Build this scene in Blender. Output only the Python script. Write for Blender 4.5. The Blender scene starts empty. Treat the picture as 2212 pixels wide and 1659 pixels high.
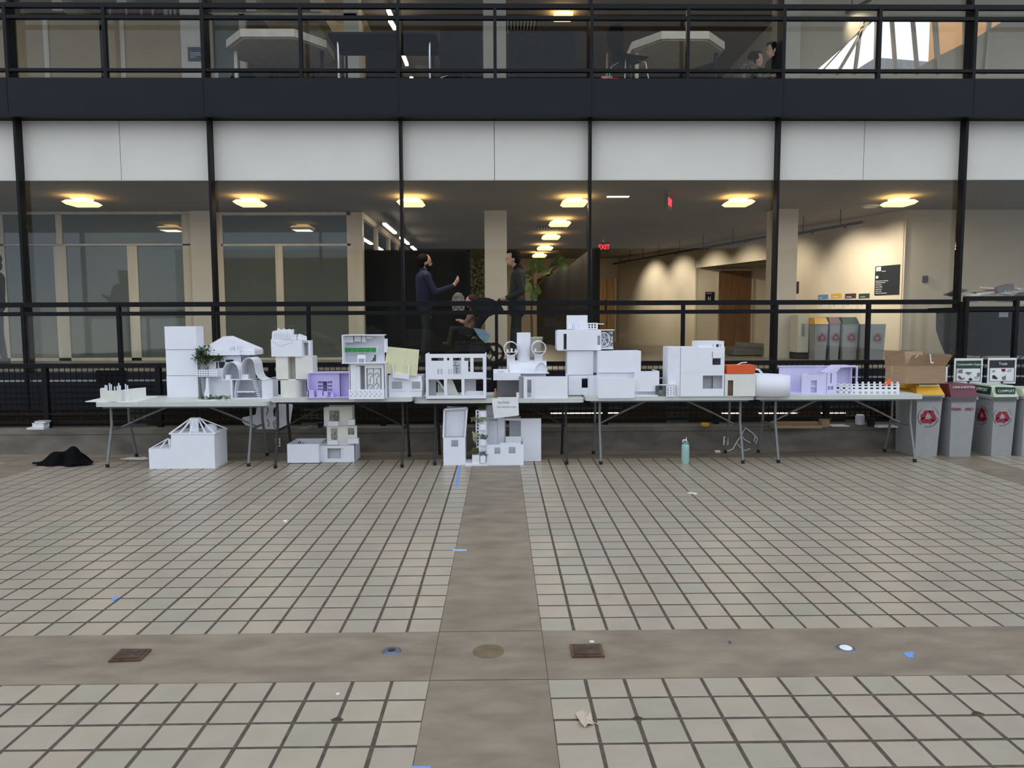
import bpy, bmesh, math, random
import numpy as np
from mathutils import Vector, Matrix

random.seed(7)
S = bpy.context.scene
COL = S.collection

# ------------------------------------------------------------------ camera
CAM_H = 1.54
F_PX, PITCH, YAW, ROLL = 1614.8, .08392, .014806, -.003645
_fw = Vector((math.sin(YAW)*math.cos(PITCH), math.cos(YAW)*math.cos(PITCH), -math.sin(PITCH)))
_rt = Vector((math.cos(YAW), -math.sin(YAW), 0))
_up = _rt.cross(_fw)
_r2 = _rt*math.cos(ROLL) + _up*math.sin(ROLL)
_u2 = -_rt*math.sin(ROLL) + _up*math.cos(ROLL)
cd = bpy.data.cameras.new('camera'); cd.sensor_width = 36; cd.lens = 36*F_PX/2212
cd.clip_start = .05; cd.clip_end = 400
cam = bpy.data.objects.new('camera', cd); COL.objects.link(cam)
cam.matrix_world = Matrix(((_r2.x, _u2.x, -_fw.x, 0), (_r2.y, _u2.y, -_fw.y, 0),
                           (_r2.z, _u2.z, -_fw.z, CAM_H), (0, 0, 0, 1)))
S.camera = cam

def ray(x, y): return _fw + _r2*((x-1106)/F_PX) + _u2*((829.5-y)/F_PX)
def P(x, y, Y):
    d = ray(x, y); t = Y/d.y
    return Vector((t*d.x, Y, CAM_H+t*d.z))
def G(x, y, Z):
    d = ray(x, y); t = (Z-CAM_H)/d.z
    return Vector((t*d.x, t*d.y, Z))
def proj(v):
    d = Vector(v)-Vector((0, 0, CAM_H)); z = d.dot(_fw)
    return 1106+F_PX*d.dot(_r2)/z, 829.5-F_PX*d.dot(_u2)/z, z

# ------------------------------------------------------------------ world: bright hazy sky over the courtyard
EXPOSURE = 0.6
WORLD = 1.0
w = bpy.data.worlds.new('sky'); S.world = w; w.use_nodes = True
nt = w.node_tree; nt.nodes.clear()
o_ = nt.nodes.new('ShaderNodeOutputWorld'); bg = nt.nodes.new('ShaderNodeBackground')
tc = nt.nodes.new('ShaderNodeTexCoord'); nz = nt.nodes.new('ShaderNodeTexNoise'); rp = nt.nodes.new('ShaderNodeValToRGB')
nz.inputs['Scale'].default_value = 2.4; nz.inputs['Detail'].default_value = 6
rp.color_ramp.elements[0].position = .42; rp.color_ramp.elements[0].color = (.58, .75, .99, 1)
rp.color_ramp.elements[1].position = .68; rp.color_ramp.elements[1].color = (1, .965, .91, 1)
nt.links.new(tc.outputs['Generated'], nz.inputs['Vector']); nt.links.new(nz.outputs['Fac'], rp.inputs['Fac'])
nt.links.new(rp.outputs['Color'], bg.inputs['Color']); bg.inputs['Strength'].default_value = WORLD
nt.links.new(bg.outputs[0], o_.inputs[0])
S.view_settings.view_transform = 'Standard'; S.view_settings.look = 'None'
S.view_settings.gamma = 1; S.view_settings.use_curve_mapping = False
S.view_settings.exposure = EXPOSURE

# ------------------------------------------------------------------ materials
def lin(c):
    return tuple(((v/255)/12.92 if v/255 <= .04045 else ((v/255+.055)/1.055)**2.4) for v in c) + (1,)
MATS = {}
def mat(name, rgb, rough=.6, metal=0, var=.05, scale=9, bump=0, bscale=60, spec=.5, stretch=None, tint=None):
    if name in MATS: return MATS[name]
    m = bpy.data.materials.new(name); m.use_nodes = True; MATS[name] = m
    n = m.node_tree.nodes; L = m.node_tree.links; b = n['Principled BSDF']
    b.inputs['Roughness'].default_value = rough; b.inputs['Metallic'].default_value = metal
    b.inputs['Specular IOR Level'].default_value = spec
    c = lin(rgb)
    t = n.new('ShaderNodeTexCoord'); mp = n.new('ShaderNodeMapping'); L.new(t.outputs['Object'], mp.inputs[0])
    if stretch: mp.inputs['Scale'].default_value = stretch
    q = n.new('ShaderNodeTexNoise'); q.inputs['Scale'].default_value = scale; q.inputs['Detail'].default_value = 5
    L.new(mp.outputs[0], q.inputs['Vector'])
    r = n.new('ShaderNodeValToRGB'); r.color_ramp.elements[0].position = .3; r.color_ramp.elements[1].position = .7
    c2 = lin(tint) if tint else c
    r.color_ramp.elements[0].color = tuple(max(0, v*(1-var*2)) for v in c[:3])+(1,)
    r.color_ramp.elements[1].color = tuple(min(1, v*(1+var)) for v in c2[:3])+(1,)
    L.new(q.outputs['Fac'], r.inputs['Fac']); L.new(r.outputs['Color'], b.inputs['Base Color'])
    if bump:
        q2 = n.new('ShaderNodeTexNoise'); q2.inputs['Scale'].default_value = bscale; q2.inputs['Detail'].default_value = 3
        L.new(mp.outputs[0], q2.inputs['Vector'])
        bp = n.new('ShaderNodeBump'); bp.inputs['Strength'].default_value = bump; bp.inputs['Distance'].default_value = .01
        L.new(q2.outputs['Fac'], bp.inputs['Height']); L.new(bp.outputs[0], b.inputs['Normal'])
    return m
def emat(name, rgb, strength):
    if name in MATS: return MATS[name]
    m = bpy.data.materials.new(name); m.use_nodes = True; MATS[name] = m
    b = m.node_tree.nodes['Principled BSDF']; b.inputs['Base Color'].default_value = lin(rgb)
    b.inputs['Emission Color'].default_value = lin(rgb); b.inputs['Emission Strength'].default_value = strength
    return m
def glassmat(name, tint=(235, 240, 238), refl=1.0, rough=0.0):
    if name in MATS: return MATS[name]
    m = bpy.data.materials.new(name); m.use_nodes = True; MATS[name] = m
    n = m.node_tree.nodes; L = m.node_tree.links; n.clear()
    o = n.new('ShaderNodeOutputMaterial'); mx = n.new('ShaderNodeMixShader'); tr = n.new('ShaderNodeBsdfTransparent')
    gl = n.new('ShaderNodeBsdfGlossy'); fr = n.new('ShaderNodeFresnel'); mu = n.new('ShaderNodeMath'); mu.operation = 'MULTIPLY'
    fr.inputs['IOR'].default_value = 1.5; mu.inputs[1].default_value = refl
    tr.inputs['Color'].default_value = lin(tint); gl.inputs['Roughness'].default_value = rough
    L.new(fr.outputs[0], mu.inputs[0]); L.new(mu.outputs[0], mx.inputs[0]); L.new(tr.outputs[0], mx.inputs[1]); L.new(gl.outputs[0], mx.inputs[2])
    L.new(mx.outputs[0], o.inputs[0])
    return m

M_CONC = mat('concrete', (126, 112, 95), .5, var=.09, scale=4, bump=.12, bscale=45, tint=(138, 123, 104), stretch=(1, 2.2, 1))
M_CURB = mat('curb_concrete', (114, 107, 97), .75, var=.2, scale=3, bump=.25, bscale=30, stretch=(1, 1, 2))
M_GROUT = mat('grout', (84, 72, 60), .85, var=.2, scale=20)
M_STEEL = mat('black_steel', (14, 14, 17), .5, var=.1, spec=.2)
M_BEAM = mat('beam_paint', (24, 26, 32), .55, var=.06, scale=2, spec=.2)
M_FASC = mat('white_fascia', (222, 217, 206), .6, var=.02, scale=1.5)
M_WALL = mat('cream_wall', (205, 192, 170), .8, var=.03, scale=2, bump=.04, bscale=120)
M_COLW = mat('column_paint', (212, 203, 188), .75, var=.03, scale=2)
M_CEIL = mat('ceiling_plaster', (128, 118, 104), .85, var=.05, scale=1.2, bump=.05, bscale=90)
M_WOODF = mat('cream_frame', (206, 194, 174), .55, var=.08, scale=6, stretch=(1, 1, .1))
M_FOAM = mat('white_foamboard', (234, 234, 240), .6, var=.015, scale=5)
M_FOAM2 = mat('white_paperboard', (233, 233, 239), .65, var=.03, scale=10)
M_CREAMC = mat('cream_card', (226, 224, 214), .65, var=.03, scale=8)
M_LAV = mat('lavender_card', (196, 186, 232), .65, var=.02, scale=6)
M_LAV2 = mat('pale_lavender_card', (214, 208, 238), .65, var=.02, scale=6)
M_GREYC = mat('grey_card', (150, 152, 156), .7, var=.05)
M_DARKH = mat('charcoal_and_hole_shade', (38, 38, 42), .8)  # own colour of dark parts; painted hole shade on the floor socket
M_TBL = mat('table_plastic', (200, 202, 194), .5, var=.03, scale=15, bump=.08, bscale=300)
M_LEGG = mat('grey_leg_steel', (120, 122, 122), .4, metal=.3)
M_LEGB = mat('dark_leg_steel', (48, 44, 42), .45, metal=.3, var=.2)
M_RUB = mat('black_rubber', (18, 18, 18), .8)
M_FLR1 = mat('hall_floor', (150, 142, 128), .35, var=.08, scale=1.5)
M_WOOD = mat('orange_door_wood', (222, 176, 108), .4, var=.15, scale=4, stretch=(6, 6, .6))
M_WOODD = mat('brown_door_wood', (116, 80, 48), .4, var=.15, scale=4, stretch=(6, 6, .6))
M_GLASS = glassmat('facade_glass', (253, 254, 253), .3)
M_PANE = mat('grey_window_pane', (92, 96, 88), .03, var=.05, scale=1.0, spec=.45)
M_BLACK = mat('black_board', (22, 22, 24), .7, var=.15, scale=4, spec=.15)
M_WHITE = mat('plain_white', (232, 232, 230), .5)
M_CARD = mat('brown_cardboard', (166, 136, 104), .8, var=.06, scale=7, stretch=(1, 1, 6))
M_BLUET = mat('blue_tape', (112, 150, 206), .6)
M_BINB = mat('grey_bin_plastic', (154, 154, 153), .45, var=.03)
M_CHROME = mat('chrome', (200, 200, 205), .15, metal=1)
M_GREEN1 = mat('dark_leaf', (46, 66, 40), .45, var=.35, scale=14, tint=(70, 92, 52))
M_GREEN2 = mat('mid_leaf', (74, 104, 50), .45, var=.3, scale=10, tint=(110, 138, 70))
M_GREEN3 = mat('pale_leaf', (176, 178, 140), .6, var=.2, scale=12)
M_INK = mat('ink', (40, 40, 46), .7)

# ------------------------------------------------------------------ mesh helpers
LOCS = {}
class MB:
    def __init__(s): s.v = []; s.f = []; s.sm = []
    def add(s, vs, fs, smooth=False):
        b = len(s.v); s.v += [tuple(q) for q in vs]; s.f += [tuple(b+i for i in q) for q in fs]; s.sm += [smooth]*len(fs); return s
    def box(s, x0, y0, z0, x1, y1, z1):
        if x0 > x1: x0, x1 = x1, x0
        if y0 > y1: y0, y1 = y1, y0
        if z0 > z1: z0, z1 = z1, z0
        return s.add([(x0,y0,z0),(x1,y0,z0),(x1,y1,z0),(x0,y1,z0),(x0,y0,z1),(x1,y0,z1),(x1,y1,z1),(x0,y1,z1)],
                     [(0,3,2,1),(4,5,6,7),(0,1,5,4),(1,2,6,5),(2,3,7,6),(3,0,4,7)])
    def cbox(s, c, sx, sy, sz, R=None):
        vs = [Vector((dx*sx/2, dy*sy/2, dz*sz/2)) for dz in (-1,1) for dy in (-1,1) for dx in (-1,1)]
        if R: vs = [R @ q for q in vs]
        vs = [q+Vector(c) for q in vs]
        return s.add(vs, [(0,2,3,1),(4,5,7,6),(0,1,5,4),(1,3,7,5),(3,2,6,7),(2,0,4,6)])
    def bar(s, a, b, wd, dp=None, up=(0,0,1)):
        a = Vector(a); b = Vector(b); d = b-a; l = d.length; d.normalize(); dp = dp or wd
        u = Vector(up)
        if abs(d.dot(u)) > .98: u = Vector((0,1,0))
        x = d.cross(u).normalized(); y = x.cross(d)
        vs = [p+x*(sx*wd/2)+y*(sy*dp/2) for p in (a,b) for sx,sy in ((-1,-1),(1,-1),(1,1),(-1,1))]
        return s.add(vs, [(0,1,2,3),(7,6,5,4),(0,4,5,1),(1,5,6,2),(2,6,7,3),(3,7,4,0)])
    def tube(s, pts, r, n=10, caps=True, closed=False):
        pts = [Vector(p) for p in pts]; rs = r if isinstance(r, (list, tuple)) else [r]*len(pts)
        rings = []; prev = None
        for i, p in enumerate(pts):
            if closed: t = pts[(i+1) % len(pts)]-pts[i-1]
            else: t = pts[min(i+1, len(pts)-1)]-pts[max(i-1, 0)]
            t.normalize()
            if prev is None:
                u = Vector((0,0,1)) if abs(t.z) < .9 else Vector((1,0,0))
                x = t.cross(u).normalized()
            else: x = (prev - t*prev.dot(t)).normalized()
            prev = x; y = t.cross(x)
            rings.append([p+(x*math.cos(2*math.pi*k/n)+y*math.sin(2*math.pi*k/n))*rs[i] for k in range(n)])
        vs = [q for rr in rings for q in rr]; fs = []
        m = len(pts)
        for i in range(m if closed else m-1):
            j = (i+1) % m
            for k in range(n): fs.append((i*n+k, i*n+(k+1) % n, j*n+(k+1) % n, j*n+k))
        s.add(vs, fs, True)
        if caps and not closed:
            s.add(rings[0], [tuple(range(n-1, -1, -1))]); s.add(rings[-1], [tuple(range(n))])
        return s
    def lathe(s, c, prof, n=24, smooth=True):
        c = Vector(c); vs = []; fs = []
        for r, z in prof:
            for k in range(n):
                a = 2*math.pi*k/n; vs.append(c+Vector((r*math.cos(a), r*math.sin(a), z)))
        for i in range(len(prof)-1):
            for k in range(n): fs.append((i*n+k, i*n+(k+1) % n, (i+1)*n+(k+1) % n, (i+1)*n+k))
        s.add(vs, fs, smooth)
        m = len(prof)-1
        s.add(vs[:n], [tuple(range(n-1, -1, -1))]); s.add(vs[m*n:], [tuple(range(n))])
        return s
    def ell(s, c, rx, ry, rz, nu=14, nv=9, R=None):
        vs = []; fs = []
        for i in range(nv+1):
            t = math.pi*i/nv
            for k in range(nu):
                a = 2*math.pi*k/nu
                q = Vector((rx*math.sin(t)*math.cos(a), ry*math.sin(t)*math.sin(a), rz*math.cos(t)))
                if R: q = R @ q
                vs.append(q+Vector(c))
        for i in range(nv):
            for k in range(nu): fs.append((i*nu+k, (i+1)*nu+k, (i+1)*nu+(k+1) % nu, i*nu+(k+1) % nu))
        return s.add(vs, fs, True)
    def poly(s, pts, Y, d):
        """polygon given as (X, Z) points in the plane Y, extruded by d along Y"""
        n = len(pts)
        a = sum(pts[i][0]*pts[(i+1) % n][1]-pts[(i+1) % n][0]*pts[i][1] for i in range(n))
        if a < 0: pts = pts[::-1]
        vs = [(x, Y, z) for x, z in pts]+[(x, Y+d, z) for x, z in pts]
        fs = [tuple(range(n)), tuple(range(2*n-1, n-1, -1))]
        fs += [(i, i+n, (i+1) % n+n, (i+1) % n) for i in range(n)]
        return s.add(vs, fs)
    def flat(s, pts, z0, z1):
        n = len(pts)
        a = sum(pts[i][0]*pts[(i+1) % n][1]-pts[(i+1) % n][0]*pts[i][1] for i in range(n))
        if a < 0: pts = pts[::-1]
        vs = [(p[0], p[1], z0) for p in pts]+[(p[0], p[1], z1) for p in pts]
        fs = [tuple(range(n-1, -1, -1)), tuple(range(n, 2*n))]
        fs += [(i, (i+1) % n, (i+1) % n+n, i+n) for i in range(n)]
        return s.add(vs, fs)
    def panel(s, X0, Z0, X1, Z1, Y, t, holes=()):
        """upright board with rectangular holes (X0,Z0,X1,Z1), real edges in the holes"""
        xs = sorted({X0, X1, *[min(max(h[i], X0), X1) for h in holes for i in (0, 2)]})
        zs = sorted({Z0, Z1, *[min(max(h[i], Z0), Z1) for h in holes for i in (1, 3)]})
        def solid(i, j):
            if i < 0 or j < 0 or i >= len(xs)-1 or j >= len(zs)-1: return False
            cx = (xs[i]+xs[i+1])/2; cz = (zs[j]+zs[j+1])/2
            return not any(h[0] < cx < h[2] and h[1] < cz < h[3] for h in holes)
        for i in range(len(xs)-1):
            for j in range(len(zs)-1):
                if not solid(i, j): continue
                a, b, c, d = xs[i], xs[i+1], zs[j], zs[j+1]
                s.add([(a,Y,c),(b,Y,c),(b,Y,d),(a,Y,d)], [(0,1,2,3)])
                s.add([(a,Y+t,c),(b,Y+t,c),(b,Y+t,d),(a,Y+t,d)], [(3,2,1,0)])
                if not solid(i-1, j): s.add([(a,Y,c),(a,Y,d),(a,Y+t,d),(a,Y+t,c)], [(0,1,2,3)])
                if not solid(i+1, j): s.add([(b,Y,c),(b,Y,d),(b,Y+t,d),(b,Y+t,c)], [(3,2,1,0)])
                if not solid(i, j-1): s.add([(a,Y,c),(b,Y,c),(b,Y+t,c),(a,Y+t,c)], [(3,2,1,0)])
                if not solid(i, j+1): s.add([(a,Y,d),(b,Y,d),(b,Y+t,d),(a,Y+t,d)], [(0,1,2,3)])
        return s
    # the same shapes given by their outline in the photograph, standing at the true depth Y
    def pb(s, x0, y0, x1, y1, Y, d, zb=None, zt=None):
        a = P(x0, y1, Y); b = P(x1, y0, Y)
        return s.box(a.x, Y, a.z if zb is None else zb, b.x, Y+d, b.z if zt is None else zt)
    def pp(s, x0, y0, x1, y1, Y, t, holes=(), zb=None):
        a = P(x0, y1, Y); b = P(x1, y0, Y); hh = []
        for h in holes:
            c = P(h[0], h[3], Y); d = P(h[2], h[1], Y); hh.append((c.x, c.z, d.x, d.z))
        return s.panel(a.x, a.z if zb is None else zb, b.x, b.z, Y, t, hh)
    def ppoly(s, pts, Y, d):
        q = [P(x, y, Y) for x, y in pts]
        return s.poly([(v.x, v.z) for v in q], Y, d)
    def rib(s, pts, t, Y, d):
        """strip along an (X,Z) polyline, thickness t, running d deep"""
        n = len(pts); pts = [Vector((p[0], p[1])) for p in pts]; o = []
        for i in range(n):
            a = pts[max(i-1, 0)]; b = pts[min(i+1, n-1)]; q = (b-a).normalized(); o.append(pts[i]+Vector((-q.y, q.x))*t)
        vs = []
        for p, q in zip(pts, o): vs += [(p.x,Y,p.y),(q.x,Y,q.y),(q.x,Y+d,q.y),(p.x,Y+d,p.y)]
        fs = []
        for i in range(n-1):
            for k in range(4): fs.append((i*4+k, i*4+(k+1) % 4, (i+1)*4+(k+1) % 4, (i+1)*4+k))
        fs += [(0,3,2,1), tuple((n-1)*4+k for k in range(4))]
        return s.add(vs, fs)
    def wall(s, pts, z0, z1, t):
        """upright ribbon along an (X,Y) polyline"""
        n = len(pts); pts = [Vector((p[0], p[1])) for p in pts]; o = []
        for i in range(n):
            a = pts[max(i-1, 0)]; b = pts[min(i+1, n-1)]; q = (b-a).normalized(); o.append(pts[i]+Vector((-q.y, q.x))*t)
        vs = []
        for p, q in zip(pts, o): vs += [(p.x,p.y,z0),(q.x,q.y,z0),(q.x,q.y,z1),(p.x,p.y,z1)]
        fs = []
        for i in range(n-1):
            for k in range(4): fs.append((i*4+k, i*4+(k+1) % 4, (i+1)*4+(k+1) % 4, (i+1)*4+k))
        fs += [(0,3,2,1), tuple((n-1)*4+k for k in range(4))]
        return s.add(vs, fs)
    def mesh(s, name, off=(0,0,0)):
        me = bpy.data.meshes.new(name)
        me.from_pydata([(v[0]-off[0], v[1]-off[1], v[2]-off[2]) for v in s.v], [], s.f)
        me.polygons.foreach_set('use_smooth', s.sm)
        bm = bmesh.new(); bm.from_mesh(me); bmesh.ops.recalc_face_normals(bm, faces=bm.faces); bm.to_mesh(me); bm.free()
        return me
    def build(s, name, material, parent=None, kind=None, label=None, cat=None, group=None):
        if parent is not None: off = LOCS[parent.name]
        else:
            xs = [v[0] for v in s.v]; ys = [v[1] for v in s.v]; zs = [v[2] for v in s.v]
            off = Vector(((min(xs)+max(xs))/2, (min(ys)+max(ys))/2, min(zs)))
        me = s.mesh(name, off); me.materials.append(material)
        o = bpy.data.objects.new(name, me); COL.objects.link(o)
        if parent is not None: o.parent = parent
        else: o.location = off
        LOCS[o.name] = Vector(off)
        return tag(o, label, cat, group, kind)
def tag(o, label=None, cat=None, group=None, kind=None):
    if label: o['label'] = label
    if cat: o['category'] = cat
    if group: o['group'] = group
    if kind: o['kind'] = kind
    return o
def thing(name, label, cat, loc, group=None, kind=None):
    o = bpy.data.objects.new(name, None); COL.objects.link(o); o.location = loc; o.empty_display_size = .1
    LOCS[o.name] = Vector(loc)
    return tag(o, label, cat, group, kind)
def shell(o): return tag(o, kind='structure')
def copy_tree(o, parent=None, loc=None, rz=None, label=None):
    c = o.copy(); COL.objects.link(c); c.parent = parent
    if parent is None:
        if loc is not None: c.location = loc
        if rz is not None: c.rotation_euler = (0, 0, rz)
        if label: c['label'] = label
    for ch in list(o.children): copy_tree(ch, c)
    return c
def text(txt, size, loc, material, parent=None, name='lettering', R=None, align='LEFT', ext=.0015, label=None, sx=1.0):
    cu = bpy.data.curves.new('t', 'FONT'); cu.body = txt; cu.size = size; cu.extrude = ext; cu.align_x = align; cu.resolution_u = 2
    to = bpy.data.objects.new('t', cu); COL.objects.link(to)
    dg = bpy.context.evaluated_depsgraph_get(); me = bpy.data.meshes.new_from_object(to.evaluated_get(dg))
    bpy.data.objects.remove(to); bpy.data.curves.remove(cu)
    T = Matrix.Translation(Vector(loc)) @ (R.to_4x4() if R else Matrix()) @ Matrix.Rotation(math.pi/2, 4, 'X') @ Matrix.Diagonal((sx,1,1,1))
    if parent is not None: T = Matrix.Translation(-LOCS[parent.name]) @ T
    me.transform(T); me.materials.clear(); me.materials.append(material); me.name = name
    o = bpy.data.objects.new(name, me); COL.objects.link(o)
    if parent is not None: o.parent = parent; LOCS[o.name] = LOCS[parent.name]
    if label: o['label'] = label
    return o
class V:
    """coordinates read off an enlarged crop of the photograph"""
    def __init__(s, x, y, k): s.x, s.y, s.k = x, y, k
    def __call__(s, *a): return tuple((s.x if i % 2 == 0 else s.y)+q/s.k for i, q in enumerate(a))
    def pts(s, l): return [s(*p) for p in l]
# ------------------------------------------------------------------ key levels
XC = -.058; MOD = 2.589; FY = 10.48
ZF1 = .858; ZC1 = 3.50; ZF2 = 4.777; ZC2 = 7.42
TP, TS, SW = .1668, .152, .507          # tile pitch, tile size, concrete strip width
Y0 = 3.611                              # near edge of the far tile field

# ------------------------------------------------------------------ courtyard floor
def tile_material():
    m = bpy.data.materials.new('quarry_tile'); m.use_nodes = True
    n = m.node_tree.nodes; L = m.node_tree.links; b = n['Principled BSDF']
    oi = n.new('ShaderNodeObjectInfo'); ge = n.new('ShaderNodeNewGeometry'); ad = n.new('ShaderNodeMath'); ad.operation = 'ADD'
    fr = n.new('ShaderNodeMath'); fr.operation = 'FRACT'
    L.new(oi.outputs['Random'], ad.inputs[0]); L.new(ge.outputs['Random Per Island'], ad.inputs[1]); L.new(ad.outputs[0], fr.inputs[0])
    r = n.new('ShaderNodeValToRGB'); r.color_ramp.interpolation = 'LINEAR'
    cols = [(0, (170, 155, 137)), (.3, (162, 151, 135)), (.5, (171, 157, 138)), (.75, (160, 152, 134)), (1, (170, 154, 138))]
    for i, (p, c) in enumerate(cols):
        e = r.color_ramp.elements[i] if i < 2 else r.color_ramp.elements.new(p)
        e.position = p; e.color = lin(c)
    L.new(fr.outputs[0], r.inputs['Fac'])
    t = n.new('ShaderNodeTexCoord'); q = n.new('ShaderNodeTexNoise'); q.inputs['Scale'].default_value = 7; q.inputs['Detail'].default_value = 6
    L.new(ge.outputs['Position'], q.inputs['Vector'])
    mx = n.new('ShaderNodeMix'); mx.data_type = 'RGBA'; mx.blend_type = 'MULTIPLY'; mx.inputs[0].default_value = .5
    r2 = n.new('ShaderNodeValToRGB'); r2.color_ramp.elements[0].position = .3; r2.color_ramp.elements[0].color = (.84, .82, .8, 1)
    r2.color_ramp.elements[1].position = .62; r2.color_ramp.elements[1].color = (1, 1, 1, 1)
    L.new(q.outputs['Fac'], r2.inputs['Fac']); L.new(r.outputs['Color'], mx.inputs[6]); L.new(r2.outputs['Color'], mx.inputs[7])
    L.new(mx.outputs[2], b.inputs['Base Color'])
    b.inputs['Roughness'].default_value = .34; b.inputs['Specular IOR Level'].default_value = .45
    return m
M_TILE = tile_material()
floor = shell(MB().box(-20, -26, -.3, 20, 8.77, -.0012).build('floor', M_GROUT))
floor['label'] = 'courtyard floor of square beige tiles divided by broad concrete bands'
LF = LOCS[floor.name]
def tile_shape(mb, cx, cy, dz=0):
    h = TS/2; c = .002; z0 = -.0055; z1 = -.0012+dz; z2 = dz
    vs = []
    for z, k in ((z0, h), (z1, h), (z2, h-c)): vs += [(cx-k,cy-k,z),(cx+k,cy-k,z),(cx+k,cy+k,z),(cx-k,cy+k,z)]
    fs = [(8,9,10,11)]
    for i in (0, 4):
        for k in range(4): fs.append((i+k, i+(k+1) % 4, i+4+(k+1) % 4, i+4+k))
    mb.add(vs, fs)
tm = MB(); tile_shape(tm, 0, 0); tile_me = tm.mesh('floor_tile'); tile_me.materials.append(M_TILE)
cells = []
def field(xa, sx, ya, sy, nx=28, ny=28):
    for i in range(nx):
        for j in range(ny): cells.append((xa+sx*(TS/2+i*TP), ya+sy*(TS/2+j*TP)))
HS = SW/2; BAY = 28*TP-(TP-TS)+SW+.006
for sx in (-1, 1):
    field(XC+sx*(HS+.003), sx, Y0+.003, 1)
    field(XC+sx*(HS+.003), sx, Y0-SW-.003, -1)
    field(XC+sx*(BAY+HS+.003), sx, Y0+.003, 1, 14)
def shown(c):
    x, y, z = proj((c[0], c[1], 0)); return z > .5 and -40 < x < 2252 and y < 1720
vis = sorted([c for c in cells if c[1] > .6 and shown(c)], key=lambda c: proj((c[0], c[1], 0))[2])
pick = set(vis[:300])
for c in vis[:300]:
    o = bpy.data.objects.new('floor_tile', tile_me); COL.objects.link(o); o.parent = floor
    o.location = Vector((c[0]+random.uniform(-.0012, .0012), c[1]+random.uniform(-.0012, .0012), random.uniform(-.0006, .0004)))-LF
    o.rotation_euler = (0, 0, random.uniform(-.006, .006))
rest = MB()
for c in cells:
    if c not in pick: tile_shape(rest, c[0], c[1], random.uniform(-.0005, .0003))
rest.build('tile_field', M_TILE, floor, kind='stuff')
def slab(x0, y0, x1, y1): MB().box(x0, y0, -.01, x1, y1, 0).build('concrete_band', M_CONC, floor)
YB0, YB1 = Y0-SW, Y0
YE = Y0+28*TP-(TP-TS)+.006
for k in (-1, 0, 1):
    xm = XC+k*BAY
    slab(xm-HS, YB1+.004, xm+HS, YE-.004 if k == 0 else YE-.003)
    slab(xm-HS, YB0+.004, xm+HS, YB1-.004)
    slab(xm-HS, -1.55, xm+HS, YB0-.004)
for xa, xb in ((XC-BAY+HS, XC-HS), (XC+HS, XC+BAY-HS), (XC+BAY+HS, 14), (-14, XC-BAY-HS)):
    slab(xa+.003, YB0, xb-.003, YB1)
slab(-14, YE, XC-HS, 8.77); slab(XC-HS+.002, YE, XC+HS-.002, 8.77); slab(XC+HS, YE, 14, 8.77)
MB().box(-20, -26, -.01, 20, -1.57, 0).build('concrete_apron', M_CONC, floor)

# curb under the railing
curb = shell(MB().box(-14, 8.77, -.3, 14, 9.03, .228).build('wall_curb', M_CURB)); curb['label'] = 'low grey concrete curb behind the tables'
MB().box(-14, 8.764, .234, 14, 9.03, .293).build('curb_cap', M_CURB, curb)
MB().box(-14, 8.772, .226, 14, 9.03, .236).build('curb_joint', M_GROUT, curb)

# ------------------------------------------------------------------ sunken level between curb and building
M_TAN = mat('lower_wood_wall', (168, 134, 94), .6, var=.12, scale=2, stretch=(1, 1, 4))
lowr = shell(MB().box(-14, 15, -3, 14, 15.2, .5).build('wall_lower', M_TAN))
for k, zz in enumerate((-.1, -.5, -.9, -1.4)): MB().box(-14, 14.985, zz, 14, 15, zz+.02).build('panel_joint', M_WOODD, lowr)
shell(MB().box(-14, 8.98, -3.1, 14, 15.2, -3).build('floor_lower', M_FLR1))
shell(MB().box(-14, 8.98, -3, 14, 9.02, -.3).build('wall_moat', M_CURB))
for sx in (-14.2, 14): shell(MB().box(sx, 8.77, -3, sx+.2, 32, 8).build('wall_side', M_WALL))
for px in (303, 674, 1075, 1465, 1857):
    q = P(px, 900, 12.6); shell(MB().box(q.x-.15, 12.5, -3, q.x+.15, 12.8, .52).build('column_lower', M_COLW))
M_TUBE = emat('cool_tube', (255, 246, 226), 2.2)
def tube_light(px0, px1, py, Y, label):
    a = P(px0, py, Y); b = P(px1, py, Y)
    t = thing('tube_light', label, 'light', (a.x/2+b.x/2, Y, a.z-.03), 'tube lights of the sunken level')
    MB().box(a.x, Y-.04, a.z-.002, b.x, Y+.04, a.z+.02).build('diffuser', M_TUBE, t)
    MB().box(a.x-.03, Y-.08, a.z+.02, b.x+.03, Y+.08, .52).build('housing', M_WHITE, t)
for a, b, w_ in ((1190, 1337, 'the tables of the cantilever tower'), (1640, 1720, 'the drum model'), (1775, 1850, 'the courtyard house model'), (1560, 1600, 'the orange topped model')):
    tube_light(a, b, 893, 13.4, 'white tube light seen through the railing mesh below '+w_)

# ------------------------------------------------------------------ facade: slabs, beams, fascia
shell(MB().box(-14, 10.6, .52, 14, 28, ZF1).build('floor_hall', M_FLR1))
b1 = shell(MB().box(-14, 10.36, .34, 14, 10.6, .73).build('beam_hall', M_BEAM)); b1['label'] = 'black steel edge beam under the hall floor'
MB().box(-14, 10.36, .765, 14, 10.6, ZF1-.003).build('top_flange', M_BEAM, b1)
MB().box(-14, 10.4, .73, 14, 10.6, .765).build('pale_strip', M_FASC, b1)  # pale strip running between beam and top flange
for zz in (.42, .5, .58, .66): MB().box(-14, 10.352, zz, 14, 10.36, zz+.012).build('rib_line', M_STEEL, b1)
b2 = shell(MB().box(-14, 10.3, 4.29, 14, 10.62, ZF2).build('beam_upper', M_BEAM)); b2['label'] = 'black steel edge beam of the upper floor'
for k in range(-3, 4): 
    x = XC+(k+.5)*MOD; MB().box(x-.004, 10.296, 4.29, x+.004, 10.3, ZF2).build('beam_joint', M_STEEL, b2)
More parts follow.
